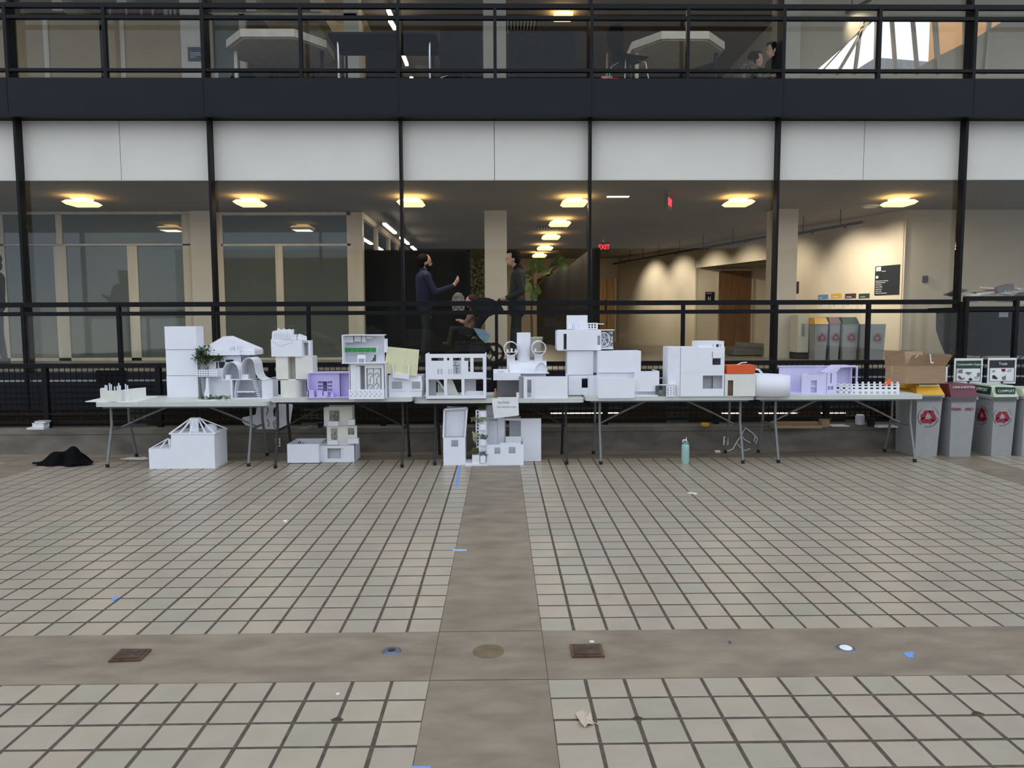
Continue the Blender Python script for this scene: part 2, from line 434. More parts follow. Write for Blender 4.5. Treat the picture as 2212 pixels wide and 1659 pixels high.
MB().box(-14, 10.285, 4.27, 14, 10.32, 4.295).build('bottom_lip', M_STEEL, b2)
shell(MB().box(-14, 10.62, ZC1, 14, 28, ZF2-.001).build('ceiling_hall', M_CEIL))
fas = thing('wall_fascia', 'white panelled fascia between hall glazing and upper beam', None, (0, 10.6, ZC1), kind='structure')
seams = [-600, 37, 260, 455, 864, 1068, 1273, 1677, 1866, 2084, 2800]
for a, b in zip(seams, seams[1:]):
    xa = P(a, 325, 10.56).x; xb = P(b, 325, 10.56).x
    MB().box(xa+.004, 10.555, 3.485, xb-.004, 10.62, 4.285).build('fascia_panel', M_FASC, fas)
MB().box(-14, 10.6, 3.485, 14, 10.62, 4.285).build('fascia_backing', M_GREYC, fas)

# windows: fins and panes, both storeys
for k in range(-4, 5):
    x = XC+(k-.5)*MOD
    if not -9.5 < x < 9.5: continue
    wn = thing('window_%d' % (k+5), None, None, (x, FY, ZF1), kind='structure')
    MB().box(x-.018, FY-.07, .34, x+.018, FY+.07, 4.28).build('fin', M_STEEL, wn)
    MB().box(x-.018, FY-.07, ZF2, x+.018, FY+.07, ZC2).build('fin', M_STEEL, wn)
    MB().box(x+.02, FY+.045, ZF1, x+MOD-.02, FY+.057, ZC1).build('glass_pane', M_GLASS, wn)
    MB().box(x+.02, FY+.045, ZF2, x+MOD-.02, FY+.057, ZC2).build('glass_pane', M_GLASS, wn)

# railing bars in front of the glass
def rail_run(name, label, x0, x1, Y, zs, zbase, posts, glass=None):
    t = thing(name, label, 'railing', ((x0+x1)/2, Y, zbase))
    for z, h in zs: MB().box(x0, Y-.03, z-h/2, x1, Y+.03, z+h/2).build('rail', M_STEEL, t)
    for x in posts: MB().box(x-.022, Y-.035, zbase, x+.022, Y+.035, zs[0][0]).build('post', M_STEEL, t)
    if glass:
        ps = sorted(posts)
        for a, b in zip(ps, ps[1:]): MB().box(a+.03, Y-.006, glass[0], b-.03, Y+.006, glass[1]).build('glass_panel', M_GLASS, t)
    return t
hp = [XC+k*MOD/2 for k in range(-7, 8)]
rail_run('hall_railing', 'black bar railing with glass infill in front of the lower hall', hp[0], P(2066, 650, FY-.1).x, FY-.1,
         [(1.785, .065), (1.66, .055)], ZF1-.5, [x for x in hp if x < 6.6], (ZF1+.02, 1.63))
rail_run('upper_railing', 'black bar railing along the upper floor edge', hp[0], hp[-1], FY-.12,
         [(5.72, .06), (5.57, .045), (4.89, .04)], ZF2-.02, hp)
# railing at the far right; the slab beneath it is added as a support
lx = P(2080, 700, 9.9).x
ld = shell(MB().box(lx-.05, 9.3, .3, 9.5, 10.34, .42).build('support_slab', M_BEAM))
rail_run('right_railing', 'black bar railing in front of the dark cart', lx, 9.3, 9.9, [(P(2100, 645, 9.9).z, .06), (P(2100, 667, 9.9).z, .06)], .42,
         [lx+.03, P(2193, 700, 9.9).x, 8.0, 9.2])

# near railing on the curb
t = thing('mesh_guardrail', 'black steel guardrail with wire mesh infill standing on the concrete curb', 'railing', (0, 8.93, .293))
nposts = [P(p, 850, 8.93).x for p in (100, 344, 588, 827, 1067, 1307.6, 1547.3, 1785.8, 2025, 2265, -140)]
nposts.sort()
for x in nposts: MB().box(x-.03, 8.90, .29, x+.03, 8.96, 1.05).build('post', M_STEEL, t)
def zat(y): return P(1106, y, 8.93).z
for ya, yb in ((781, 790), (886.5, 891), (903, 909.5)): MB().box(nposts[0], 8.905, zat(yb), nposts[-1], 8.955, zat(ya)).build('rail', M_STEEL, t)
for a, b in zip(nposts, nposts[1:]):
    mb = MB(); n = round((b-a-.06)/.066); st = (b-a-.06)/n
    for i in range(1, n): mb.box(a+.03+i*st-.0035, 8.926, zat(905), a+.03+i*st+.0035, 8.933, zat(786))
    zz = zat(903)+.03
    while zz < zat(790): mb.box(a+.03, 8.928, zz-.0035, b-.03, 8.935, zz+.0035); zz += .066
    mb.build('wire_mesh', M_STEEL, t, kind='stuff')
# dark metal plate hung on the mesh
mb = MB(); mb.pb(208, 800, 272, 832, 8.945, .01); o = mb.build('dark_plate', M_BLACK, label='dark flat plate fixed behind the guardrail mesh', cat='plate')

# ------------------------------------------------------------------ hall: columns and walls
def column(px0, px1, z0, z1, Y=13.5, d=.4, name='column_hall', m=M_COLW):
    a = P(px0, 560, Y).x; b = P(px1, 560, Y).x
    return shell(MB().box(a, Y, z0, b, Y+d, z1).build(name, m))
column(1047, 1095, ZF1, ZC1); column(413, 462, ZF1, ZC1); column(1672, 1722, ZF1, ZC1, 13.35)
c1 = column(1047, 1095, ZF2, ZC2, name='column_upper'); cL = column(409, 450, ZF2, ZC2, name='column_upper'); column(1672, 1716, ZF2, ZC2, name='column_upper')

WY = 13.55
wl = thing('wall_left', 'cream framed window wall of grey panes along the hall', None, (-5, WY, ZF1), kind='structure')
def fr(x0, y0, x1, y1, zb=None, d=.04, Y=WY): MB().pb(x0, y0, x1, y1, Y, d, zb).build('frame_bar', M_WOODF, wl)
def pane(x0, y0, x1, y1, zb=None): MB().pb(x0, y0, x1, y1, WY+.02, .012, zb).build('window_pane', M_PANE, wl)
fr(-420, 457, 411, 464); fr(-420, 526.5, 411, 532); fr(122, 462, 131, 528); fr(128, 530, 141, 778, ZF1); fr(285, 530, 295, 778, ZF1); fr(404, 462, 413, 778, ZF1)
fr(-5, 462, 4, 778, ZF1); fr(-150, 530, -135, 778, ZF1); fr(-310, 462, -295, 778, ZF1)
fr(-420, 772, 411, 780, ZF1); fr(462, 772, 760, 780, ZF1)
fr(462, 458, 479, 778, ZF1); fr(478, 458, 757, 465); fr(478, 526, 757, 531.5); fr(601, 531, 610, 778, ZF1)
fr(755, 458, 782, 778, ZF1, .14)
pane(-420, 463, -5, 527); pane(3, 463, 123, 527); pane(130, 463, 405, 527); pane(-420, 532, -149, 775, ZF1); pane(-136, 532, -4, 775, ZF1); pane(3, 532, 129, 775, ZF1)
pane(140, 532, 286, 775, ZF1); pane(294, 532, 405, 775, ZF1); pane(479, 465, 755, 526); pane(478, 531, 602, 775, ZF1); pane(609, 531, 756, 775, ZF1)
MB().box(-14, WY+.07, ZF1, P(770, 500, WY).x, WY+.09, ZC1).build('shade_backing', M_GREYC, wl)
# glazed return of that room running back
xr = P(782, 500, WY).x
ys = [WY+.14, 15.3, 16.95, 18.3, 21.5]
for y in ys: MB().box(xr-.08, y-.04, ZF1, xr, y+.04, ZC1).build('frame_bar', M_WOODF, wl)
MB().box(xr-.08, WY+.14, ZC1-.1, xr, 23, ZC1).build('frame_bar', M_WOODF, wl); MB().box(xr-.08, WY+.14, ZF1, xr, 23, ZF1+.3).build('frame_bar', M_WOODF, wl)
for a, b in zip(ys, ys[1:]): MB().box(xr-.045, a+.04, ZF1+.3, xr-.035, b-.04, ZC1-.1).build('window_pane', M_GLASS, wl)
MB().box(-14, 23.4, ZF1, -2.5, 23.6, ZC1).build('room_back_wall', M_WALL, wl)

# far end of the hall
we = shell(MB().box(-2.6, 23.8, ZF1, 4.4, 24, ZC1).build('wall_far', M_WALL))
d1 = thing('door_1', 'pale orange wooden double door at the bright far end of the hall', None, (P(1311, 690, 23.7).x, 23.75, ZF1), kind='structure')
xa = P(1294, 650, 23.7).x; xb = P(1311, 650, 23.7).x; xd = P(1328, 650, 23.7).x; zt = P(1311, 603, 23.7).z
for a, b in ((xa, xb-.01), (xb+.01, xd)): MB().box(a, 23.72, ZF1, b, 23.78, zt).build('door_leaf', M_WOOD, d1)
MB().box(xa-.05, 23.7, ZF1, xa, 23.8, zt+.05).build('door_frame', M_WHITE, d1); MB().box(xd, 23.7, ZF1, xd+.05, 23.8, zt+.05).build('door_frame', M_WHITE, d1)
MB().box(xb-.06, 23.68, ZF1+.95, xb-.03, 23.72, ZF1+1.35).build('door_handle', M_STEEL, d1)

# slanting wall on the right with the door niche
A = Vector((7.26, 13.49)); B = Vector((3.71, 23.85)); ud = (B-A).normalized(); nd = Vector((ud.y, -ud.x))   # nd points away behind the wall
if nd.x < 0: nd = -nd
def onwall(x, y, off=0):
    d = ray(x, y); o2 = Vector((0, 0)); n2 = nd; q = A+nd*off
    t = (q.dot(n2))/(d.x*n2.x+d.y*n2.y); return Vector((t*d.x, t*d.y, CAM_H+t*d.z))
def su(v): return (Vector((v.x, v.y))-A).dot(ud)
def wpt(u, z, off=0):
    q = A+ud*u+nd*off; return (q.x, q.y, z)
uL = su(onwall(1503, 640)); uR = su(onwall(1660, 640)); zN = onwall(1503, 579).z; LW = (B-A).length
wd = thing('wall_right', 'long slanting cream wall with a dark door niche', None, (5.5, 18, ZF1), kind='structure')
def wbox(u0, u1, z0, z1, o0, o1, name, m, parent=wd, **k):
    mb = MB(); vs = [wpt(u, z, o) for z in (z0, z1) for o in (o0, o1) for u in (u0, u1)]
    mb.add(vs, [(0,1,3,2),(4,6,7,5),(0,4,5,1),(1,5,7,3),(3,7,6,2),(2,6,4,0)]); return mb.build(name, m, parent, **k)
wbox(-.02, uR, ZF1, ZC1, 0, .2, 'wall_face', M_WALL); wbox(uL, LW, ZF1, ZC1, 0, .2, 'wall_face', M_WALL); wbox(uR, uL, zN, ZC1, 0, .2, 'wall_face', M_WALL)
nc = onwall(1503, 640); yN = nc.y+.02
MB().box(nc.x-.02, yN, ZF1, nc.x+2.6, yN+.2, ZC1).build('niche_back', M_WALL, wd); MB().box(nc.x+2.4, yN-3, ZF1, nc.x+2.6, yN, ZC1).build('niche_side', M_WALL, wd)
mb = MB(); q1 = wpt(uR, zN, .1); q2 = wpt(uL, zN, .1)
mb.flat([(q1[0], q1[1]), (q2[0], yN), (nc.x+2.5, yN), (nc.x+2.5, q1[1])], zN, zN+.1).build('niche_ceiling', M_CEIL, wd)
d2 = thing('door_2', 'brown wooden door inside the niche of the slanting wall', None, (P(1588, 700, yN).x, yN, ZF1), kind='structure')
MB().pb(1553, 585, 1623, 780, yN-.03, .04, ZF1).build('door_leaf', M_WOODD, d2)
for a_, b_ in ((1549, 1553), (1623, 1627)): MB().pb(a_, 581, b_, 780, yN-.05, .06, ZF1).build('door_frame', M_WALL, d2)
MB().pb(1549, 580, 1627, 585, yN-.05, .06).build('door_frame', M_WALL, d2); MB().pb(1556, 668, 1561, 674, yN-.08, .05).build('door_handle', M_CHROME, d2)
shell(MB().box(A.x-.02, 13.49, ZF1, 14, 13.7, ZC1).build('wall_front_right', M_WALL))

# ------------------------------------------------------------------ upper storey
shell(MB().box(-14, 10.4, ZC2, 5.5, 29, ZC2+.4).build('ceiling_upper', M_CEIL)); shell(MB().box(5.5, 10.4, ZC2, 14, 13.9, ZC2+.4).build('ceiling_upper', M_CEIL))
shell(MB().box(-14, 28.8, ZF2, 5.5, 29, ZC2).build('wall_upper_far', M_WALL)); shell(MB().box(5.4, 13.9, ZF2, 5.6, 28.8, ZC2).build('wall_upper_side', M_WALL))
M_BEIGE = mat('beige_panel', (168, 147, 116), .7, var=.04, scale=2)
wu = thing('wall_upper_left', 'beige partition panels of the upper floor', None, (-7, 13.55, ZF2), kind='structure')
for a, b in ((-400, -170), (-168, -42), (-40, 99), (101, 218), (220, 263), (266, 408)):
    MB().pb(a, 40, b, 178, 13.55, .05, ZF2).build('partition_panel', M_BEIGE, wu)
for a in (-41, 100, 264.5): MB().pb(a-1.6, 40, a+1.6, 178, 13.53, .06, ZF2).build('panel_trim', M_WOODF, wu)
MB().pb(-400, 34, 408, 40, 13.5, .34).build('shelf_board', M_WOODF, wu)
# skylight wall on the right
wk = thing('wall_skylight', 'beige wall with a slanting glazed opening to the sky', None, (9, 13.75, ZF2), kind='structure')
for pts in ([(1722,-60),(2420,-60),(2420,38),(1722,38)], [(1722,38),(1895,38),(1757,158),(1722,158)], [(2180,38),(2420,38),(2420,158),(1965,158),(1985,145),(2029,120),(2105,83)], [(1722,158),(2420,158),(2420,240),(1722,240)]):
    MB().ppoly(pts, 13.75, .15).build('wall_face', M_WALL, wk)
for xt, xb, wpx in ((1880, 1770, 2), (1880, 1808, 5), (1862, 1846, 5), (1896, 1893, 9), (1926, 1935, 5), (1971, 1982, 5), (2019, 2027, 7), (2086, 2086, 8), (2138, 2126, 5)):
    MB().bar(P(xt, 38, 13.73), P(xb, 160, 13.73), wpx/118, .08, up=(0,1,0)).build('mullion', M_WOODF, wk)
MB().ppoly([(1740, 160), (1890, 36), (2184, 36), (2010, 160)], 13.83, .01).build('skylight_pane', M_GLASS, wk)
M_ORW = mat('orange_stucco', (232, 172, 118), .8, var=.06, scale=1)
o = MB().pb(2022, -80, 2230, 190, 19, .4).build('neighbour_building', M_ORW, label='orange stucco building outside the slanting skylight', cat='building')
mb = MB(); mb.ppoly([(1800, 190), (1850, 150), (1892, 124), (2018, 134), (2060, 190)], 22, 2.5); mb.build('outside_roof', M_GREYC, label='low grey roof seen through the slanting skylight', cat='roof')

# courtyard wing behind the camera (seen only as reflections)
mb = MB(); mb.panel(-20, 0, 20, 6, -26, .3, [(-18+i*3, .9+j*2.7, -16+i*3, 2.6+j*2.7) for i in range(12) for j in range(2)])
wb = shell(mb.build('wall_back', M_CURB))
for i in range(12):
    for j in range(2): MB().box(-18+i*3, -25.9, .9+j*2.7, -16+i*3, -25.88, 2.6+j*2.7).build('window_pane', M_PANE, wb)
# ------------------------------------------------------------------ folding tables
TD = .74
TB = {}
def rrect(x0, y0, x1, y1, r, n=5):
    pts = []
    for cx, cy, a0 in ((x1-r, y0+r, -90), (x1-r, y1-r, 0), (x0+r, y1-r, 90), (x0+r, y0+r, 180)):
        for k in range(n+1): a = math.radians(a0+90*k/n); pts.append((cx+r*math.cos(a), cy+r*math.sin(a)))
    return pts
def table(k, x0, x1, ytop, h, lm, legs, label):
    Y = G((x0+x1)/2, ytop, h).y; X0 = P(x0, ytop, Y).x; X1 = P(x1, ytop, Y).x; Yc = Y+TD/2
    TB[k] = (Y, h)
    t = thing('folding_table', label, 'table', ((X0+X1)/2, Yc, 0))
    MB().flat(rrect(X0, Y, X1, Y+TD, .05), h-.045, h).build('tabletop', M_TBL, t)
    MB().box(X0+.06, Y+.05, h-.065, X1-.06, Y+.08, h-.045).box(X0+.06, Y+TD-.08, h-.065, X1-.06, Y+TD-.05, h-.045).build('apron_rail', lm, t)
    for i, px in enumerate(legs):
        X = P(px, 940, Yc).x; s = 1 if i == 0 else -1
        for sy in (-1, 1):
            MB().tube([(X, Yc+sy*.19, h-.05), (X, Yc+sy*.19, .44), (X, Yc+sy*.215, .36), (X, Yc+sy*.31, .06), (X, Yc+sy*.318, .025)], .0145).build('leg', lm, t)
            MB().tube([(X, Yc+sy*.318, 0), (X, Yc+sy*.318, .035)], .019).build('foot_cap', M_RUB, t)
        MB().tube([(X, Yc-.205, .385), (X, Yc+.205, .385)], .012).build('cross_bar', lm, t)
        MB().tube([(X, Yc, .385), (X+s*.3, Yc, .385+(h-.44)*.52)], .010).tube([(X+s*.26, Yc, .385+(h-.44)*.45), (X+s*.62, Yc, h-.05)], .013).build('brace', lm, t)
    return t
table(1, 203, 580, 869, .70, M_LEGG, (262, 556), 'grey-legged folding table carrying the tall white tower and the arched house')
table(2, 583.5, 889.5, 859.3, .75, M_LEGB, (612, 876), 'dark-legged folding table carrying the lavender house and the green-striped model')
table(3, 893, 1262, 861.4, .72, M_LEGB, (944, 1219), 'dark-legged folding table with the handwritten note hanging from its edge')
table(4, 1265, 1632, 856.2, .737, M_LEGG, (1290, 1586), 'grey-legged folding table above the mint bottle')
table(5, 1635, 1997, 854, .737, M_LEGG, (1660, 1944), 'grey-legged folding table next to the bins, carrying the lattice fence')
def tz(k): return TB[k][1]
def base(k, x, y): return G(x, y, tz(k)).y

# ------------------------------------------------------------------ small helpers for the models
def leaves(mb, pts, size, seed=0, droop=0):
    r = random.Random(seed)
    for p in pts:
        a = r.uniform(0, 2*math.pi); el = r.uniform(-.5, 1.1); l = size*r.uniform(.7, 1.25); wd = l*.42
        d = Vector((math.cos(a)*math.cos(el), math.sin(a)*math.cos(el), math.sin(el)-droop)).normalized()
        sd = d.cross(Vector((0,0,1)));  sd = sd.normalized() if sd.length > .01 else Vector((1,0,0))
        n = sd.cross(d); p = Vector(p)
        m = p+d*l*.5
        mb.add([p, m+sd*wd/2+n*wd*.2, p+d*l, m-sd*wd/2+n*wd*.2], [(0,1,2),(0,2,3)])
    return mb
def ballpts(c, rx, ry, rz, n, seed=0):
    r = random.Random(seed); out = []
    while len(out) < n:
        q = Vector((r.uniform(-1,1), r.uniform(-1,1), r.uniform(-1,1)))
        if .2 < q.length < 1: out.append((c[0]+q.x*rx, c[1]+q.y*ry, c[2]+q.z*rz))
    return out
def XZ(pts, Y):
    q = [P(x, y, Y) for x, y in pts]; return [(v.x, v.z) for v in q]
def model(name, label, px, Y, z, cat='model'):
    return thing(name, label, cat, (P(px, 850, Y).x, Y+.1, z))

# ------------------------------------------------------------------ table 1
zJ = V(180, 680, 4.741); zA = V(415, 715, 10.368)
h1 = tz(1)
# site board with curved fence
t = thing('site_board_model', 'flat white board with curved low fence and upright sticks overhanging the table end', 'model', G(270, 863, h1))
MB().flat([(G(*p, h1).x, G(*p, h1).y) for p in ((184, 868.5), (297, 869.5), (345, 857), (238, 856.5))], h1, h1+.008).build('base_board', M_CREAMC, t)
cv = [(230, 860), (219, 861), (217, 864), (222, 866.5), (236, 867.6), (250, 867.8), (262, 866.5), (275, 864), (295, 861.5), (316, 859.5)]
fence = [(G(*p, h1+.008).x, G(*p, h1+.008).y) for p in cv]
MB().wall(fence, h1+.008, h1+.125, .004).build('curved_fence', M_CREAMC, t)
for i, (u, v) in enumerate(((222, 720), (238, 722), (265, 700), (283, 712), (318, 735), (345, 730), (360, 700), (375, 725), (430, 710), (450, 722))):
    q = P(*zJ(u, v), fence[4][1]+.05); MB().box(q.x-.005, q.y, h1+.008, q.x+.005, q.y+.008, q.z).build('stick', M_FOAM2, t)
# tall tower of three boxes
Y = base(1, 395, 857.8)
t = model('tower_model', 'tall white tower of three stacked cardboard boxes', 395, Y, h1)
MB().pb(361.5, 811.5, 427, 858, Y, .2, h1).build('lower_box', M_FOAM, t); MB().pb(360, 755.5, 425, 811, Y-.004, .2).build('middle_box', M_FOAM, t)
MB().pb(357, 705, 423, 755, Y-.01, .21).build('upper_box', M_FOAM, t)
# arched house
Y = base(1, 520, 862)
t = model('arched_house_model', 'white house model with two open arches, curling roof and wide gable', 510, Y, h1)
MB().pb(*zA(880, 1515, 1730, 1550), Y-.01, .42, h1, h1+.008).build('base_plate', M_FOAM, t)
hb = MB().pp(*zA(345, 560, 1110, 1500), Y+.24, .006, [zA(600, 690, 735, 830), zA(750, 640, 925, 700), zA(540, 700, 575, 840)], h1)
a = P(*zA(345, 560), Y+.24); b = P(*zA(1110, 560), Y+.24)
hb.box(a.x, Y+.24, h1, a.x+.006, Y+.5, a.z).box(b.x-.006, Y+.24, h1, b.x, Y+.5, a.z).box(a.x, Y+.494, h1, b.x, Y+.5, a.z).build('house_body', M_FOAM2, t)
MB().ppoly(zA.pts([(150, 440), (700, 120), (1385, 405), (1395, 440)]), Y+.2, .3).build('gable_roof', M_FOAM2, t)
MB().pb(*zA(330, 440, 1060, 548), Y+.15, .34).build('roof_fascia', M_FOAM, t); MB().pb(*zA(1060, 440, 1400, 540), Y+.17, .3).build('roof_fascia', M_FOAM2, t)
mb = MB()
for u0, v0, u1, v1 in ((840, 340, 862, 405), (880, 330, 900, 400), (905, 345, 940, 352), (905, 395, 940, 402), (930, 345, 945, 402), (965, 325, 1010, 440), (1035, 330, 1055, 440), (650, 405, 690, 440), (740, 405, 760, 440), (470, 412, 620, 440), (1060, 412, 1120, 440), (820, 395, 845, 440), (915, 402, 930, 440)):
    mb.pb(*zA(u0, v0, u1, v1), Y+.16, .02)
mb.build('roof_furniture', M_FOAM, t)
la = [(665,1085),(666,960),(680,860),(720,770),(790,710),(860,692),(940,710),(1005,770),(1045,860),(1062,960),(1068,1085)]
ra = [(1085,1085),(1088,900),(1098,780),(1135,670),(1210,603),(1290,600),(1360,645),(1400,730),(1420,860),(1440,960),(1490,1050),(1570,1090),(1660,1085),(1750,1060),(1830,1030)]
MB().rib(XZ(zA.pts(la), Y), -.005, Y, .24).build('left_arch', M_FOAM2, t)
MB().rib(XZ(zA.pts(ra), Y), -.005, Y, .26).build('curling_roof', M_FOAM, t)
MB().ppoly(zA.pts(la), Y+.235, .005).build('arch_back', M_FOAM2, t); MB().ppoly(zA.pts(ra[:9]+[(1425,1085)]), Y+.235, .005).build('arch_back', M_FOAM2, t)
MB().pb(*zA(670, 1080, 1340, 1100), Y, .24).build('deck', M_FOAM, t)
MB().pb(*zA(865, 1100, 890, 1520), Y, .24, h1).build('side_wall', M_FOAM, t)
MB().pb(*zA(1570, 1090, 1590, 1515), Y+.02, .22, h1).build('side_wall', M_FOAM2, t); MB().pb(*zA(1590, 1080, 1800, 1515), Y+.01, .2, h1).build('end_block', M_FOAM, t)
MB().pb(*zA(890, 1100, 1570, 1515), Y+.225, .005, h1).build('back_panel', M_FOAM2, t)
q = XZ(zA.pts([(955,1515),(945,1400),(960,1260),(985,1100)]), Y); MB().rib(q, .008, Y+.02, .12).build('curved_post', M_FOAM, t)
MB().pb(*zA(985, 1350, 1400, 1378), Y+.04, .16).build('shelf', M_FOAM, t)
MB().pb(*zA(745, 985, 845, 1080), Y+.02, .06).build('cube_seat', M_FOAM, t); MB().pb(*zA(1110, 975, 1255, 1080), Y+.02, .08).build('cube_seat', M_FOAM, t)
for i in range(9):
    u = 1345+i*14; v = 1110+i*46; MB().pb(*zA(u, v, u+75, v+16), Y+.02, .06).build('stair_step', M_FOAM, t)
# planter stand
Y2 = base(1, 440, 859)
t = model('planter_stand_model', 'small leafy bush on a grey tapered post with white lattice balcony', 450, Y2, h1)
a = P(*zA(135, 740), Y2); b = P(*zA(310, 740), Y2); r = (b.x-a.x)/2; cx = (a.x+b.x)/2
MB().lathe((cx, Y2+.06, h1), [(r*.62, 0), (r*.78, .1), (r*.98, .22), (r*.9, .34), (r*.6, a.z-h1)], 20).build('tapered_post', M_GREYC, t)
q = XZ(zA.pts([(245,1490),(300,1300),(312,1040),(355,1040),(372,1300),(385,1490)]), Y2-.03); MB().poly(q, Y2-.03, .05).build('flared_leg', M_FOAM, t)
bal = [zA(120+i*55, 890+j*50, 120+i*55+34, 890+j*50+26) for i in range(8) for j in range(3)]
MB().pp(*zA(103, 868, 560, 1035), Y2-.045, .006, bal).build('lattice_balcony', M_FOAM, t); MB().pb(*zA(103, 1025, 560, 1036), Y2-.045, .12).build('balcony_floor', M_FOAM, t)
c = P(*zA(310, 570), Y2); mb = leaves(MB(), ballpts((c.x-.02, Y2+.02, c.z+.005), .12, .09, .1, 420, 3), .05, 5)
c2 = P(*zA(560, 590), Y2); leaves(mb, ballpts((c2.x, Y2+.02, c2.z), .05, .045, .055, 140, 4), .045, 6); mb.build('foliage', M_GREEN1, t, kind='stuff')
MB().tube([P(*zA(320, 820), Y2), P(*zA(250, 700), Y2), P(*zA(200, 620), Y2)], .004).tube([P(*zA(320, 820), Y2), P(*zA(430, 650), Y2), P(*zA(560, 600), Y2)], .004).build('twig', M_GREEN3, t)
# leaf plate
Y3 = base(1, 460, 865); c = P(*zA(440, 1540), Y3)
t = thing('leaf_plate', 'oval white plate heaped with dark green leaves at the table edge', 'plate', (c.x, Y3, h1))
MB().flat([(c.x+.185*math.cos(k*.2618), Y3+.02+.06*math.sin(k*.2618)) for k in range(24)], h1, h1+.012).build('plate', M_CREAMC, t)
leaves(MB(), [(c.x+random.uniform(-.15, .17), Y3+.02+random.uniform(-.04, .04), h1+.012+random.uniform(0, .02)) for _ in range(150)], .04, 9).build('green_leaves', M_GREEN1, t, kind='stuff')
# little block and books behind the gable
q = P(442, 745, base(1, 395, 857.8)+.35)

# ------------------------------------------------------------------ table 2
zB = V(560, 680, 4.74); zC = V(720, 715, 10.705); h2 = tz(2)
Y = base(2, 624, 858.5)
t = model('stacked_tower_model', 'white stacked tower with slotted shaft, drum base and jagged skyline on top', 632, Y, h2)
a = P(*zB(195, 850), Y); b = P(*zB(415, 670), Y); r = (b.x-a.x)/2; zt = b.z
MB().lathe((a.x+r, Y+r, h2), [(r, 0), (r, zt-h2)], 32).build('drum', M_CREAMC, t)
MB().lathe((a.x+r-.02, Y+r+.12, h2), [(r*1.15, 0), (r*1.15, zt-h2)], 32).build('rear_drum', M_FOAM2, t)
MB().pb(*zB(415, 670, 480, 815), Y+.2, .01, h2).build('rear_panel', M_FOAM2, t)
Yh = Y+.04
MB().pb(*zB(175, 425, 290, 668), Yh, .2).build('shaft_wall', M_CREAMC, t); MB().pb(*zB(375, 425, 545, 668), Yh, .2).build('shaft_wall', M_CREAMC, t)
MB().pb(*zB(285, 430, 380, 665), Yh+.15, .01).build('shaft_recess', M_CREAMC, t); MB().pb(*zB(175, 660, 560, 672), Yh, .22).build('floor_plate', M_CREAMC, t)
MB().ppoly(zB.pts([(118, 252), (340, 262), (432, 262), (440, 428), (125, 430)]), Y+.02, .2).build('room_box', M_FOAM, t)
MB().pp(*zB(438, 268, 524, 420), Y+.1, .006, [zB(450, 284, 500, 415)]).build('room_wing', M_FOAM2, t); MB().pb(*zB(438, 268, 524, 420), Y+.2, .006).build('wing_back', M_FOAM2, t); MB().pb(*zB(517, 268, 524, 420), Y+.106, .094).build('wing_side', M_FOAM2, t); MB().pb(*zB(438, 264, 524, 270), Y+.1, .106).build('wing_roof', M_FOAM2, t)
MB().ppoly(zB.pts([(130, 262), (335, 262), (330, 285), (210, 320)]), Y+.015, .005).build('torn_flap', M_FOAM2, t)
prof = [(128, 255), (130, 180), (150, 165), (182, 160), (184, 140), (195, 142), (200, 158), (215, 150), (235, 165), (240, 142), (252, 142), (256, 155), (285, 150), (300, 146), (320, 158), (342, 147), (345, 160), (338, 255)]
MB().ppoly(zB.pts(prof), Y+.03, .05).build('jagged_skyline', M_FOAM2, t)
for i in range(9): MB().pb(*zB(140+i*22, 165+(i % 3)*12, 150+i*22, 255), Y+.02, .01).build('skyline_slat', M_FOAM, t)
MB().pb(*zB(338, 200, 378, 255), Y+.05, .04).build('roof_block', M_FOAM2, t); MB().ppoly(zB.pts([(390, 255), (395, 200), (410, 196), (480, 222), (482, 258)]), Y+.05, .03).build('roof_block', M_FOAM2, t)
# lavender house
Y = base(2, 705, 859.5)
t = model('lavender_house_model', 'lavender card house with a grid of small windows and a doorway', 710, Y, h2)
MB().pb(*zB(470, 845, 920, 858), Y-.03, .34, h2, h2+.005).build('base_board', M_LAV, t)
holes = [zB(605+i*16, 680+j*38, 605+i*16+11, 680+j*38+22) for i in range(3) for j in range(4)]+[zB(703+i*16, 680+j*38, 703+i*16+11, 680+j*38+22) for i in range(3) for j in range(4)]+[zB(655, 682, 695, 835)]
MB().pp(*zB(500, 600, 828, 852), Y+.1, .006, holes, h2).build('front_wall', M_LAV, t)
MB().pb(*zB(828, 600, 922, 830), Y+.16, .006, h2).build('wing_wall', M_LAV, t); MB().pb(*zB(495, 605, 502, 850), Y+.02, .2, h2).build('side_wall', M_LAV, t)
MB().pb(*zB(500, 592, 922, 602), Y+.08, .24).build('roof_plate', M_LAV, t); MB().pb(*zB(560, 640, 820, 850), Y+.22, .006, h2).build('back_wall', M_LAV, t)
a = P(*zB(828, 600), Y+.1); MB().box(a.x-.006, Y+.1, h2, a.x, Y+.166, a.z).build('corner_wall', M_LAV, t)
for (u, v, w_, hh) in ((590, 775, 55, 60), (660, 785, 40, 65), (500, 770, 60, 75), (730, 800, 30, 45)): MB().pb(*zB(u, v, u+w_, v+hh), Y+.02, .04, h2+.005).build('card_furniture', M_LAV, t)
MB().pb(*zB(640, 830, 690, 855), Y-.02, .03, h2+.005).build('card_steps', M_LAV, t)
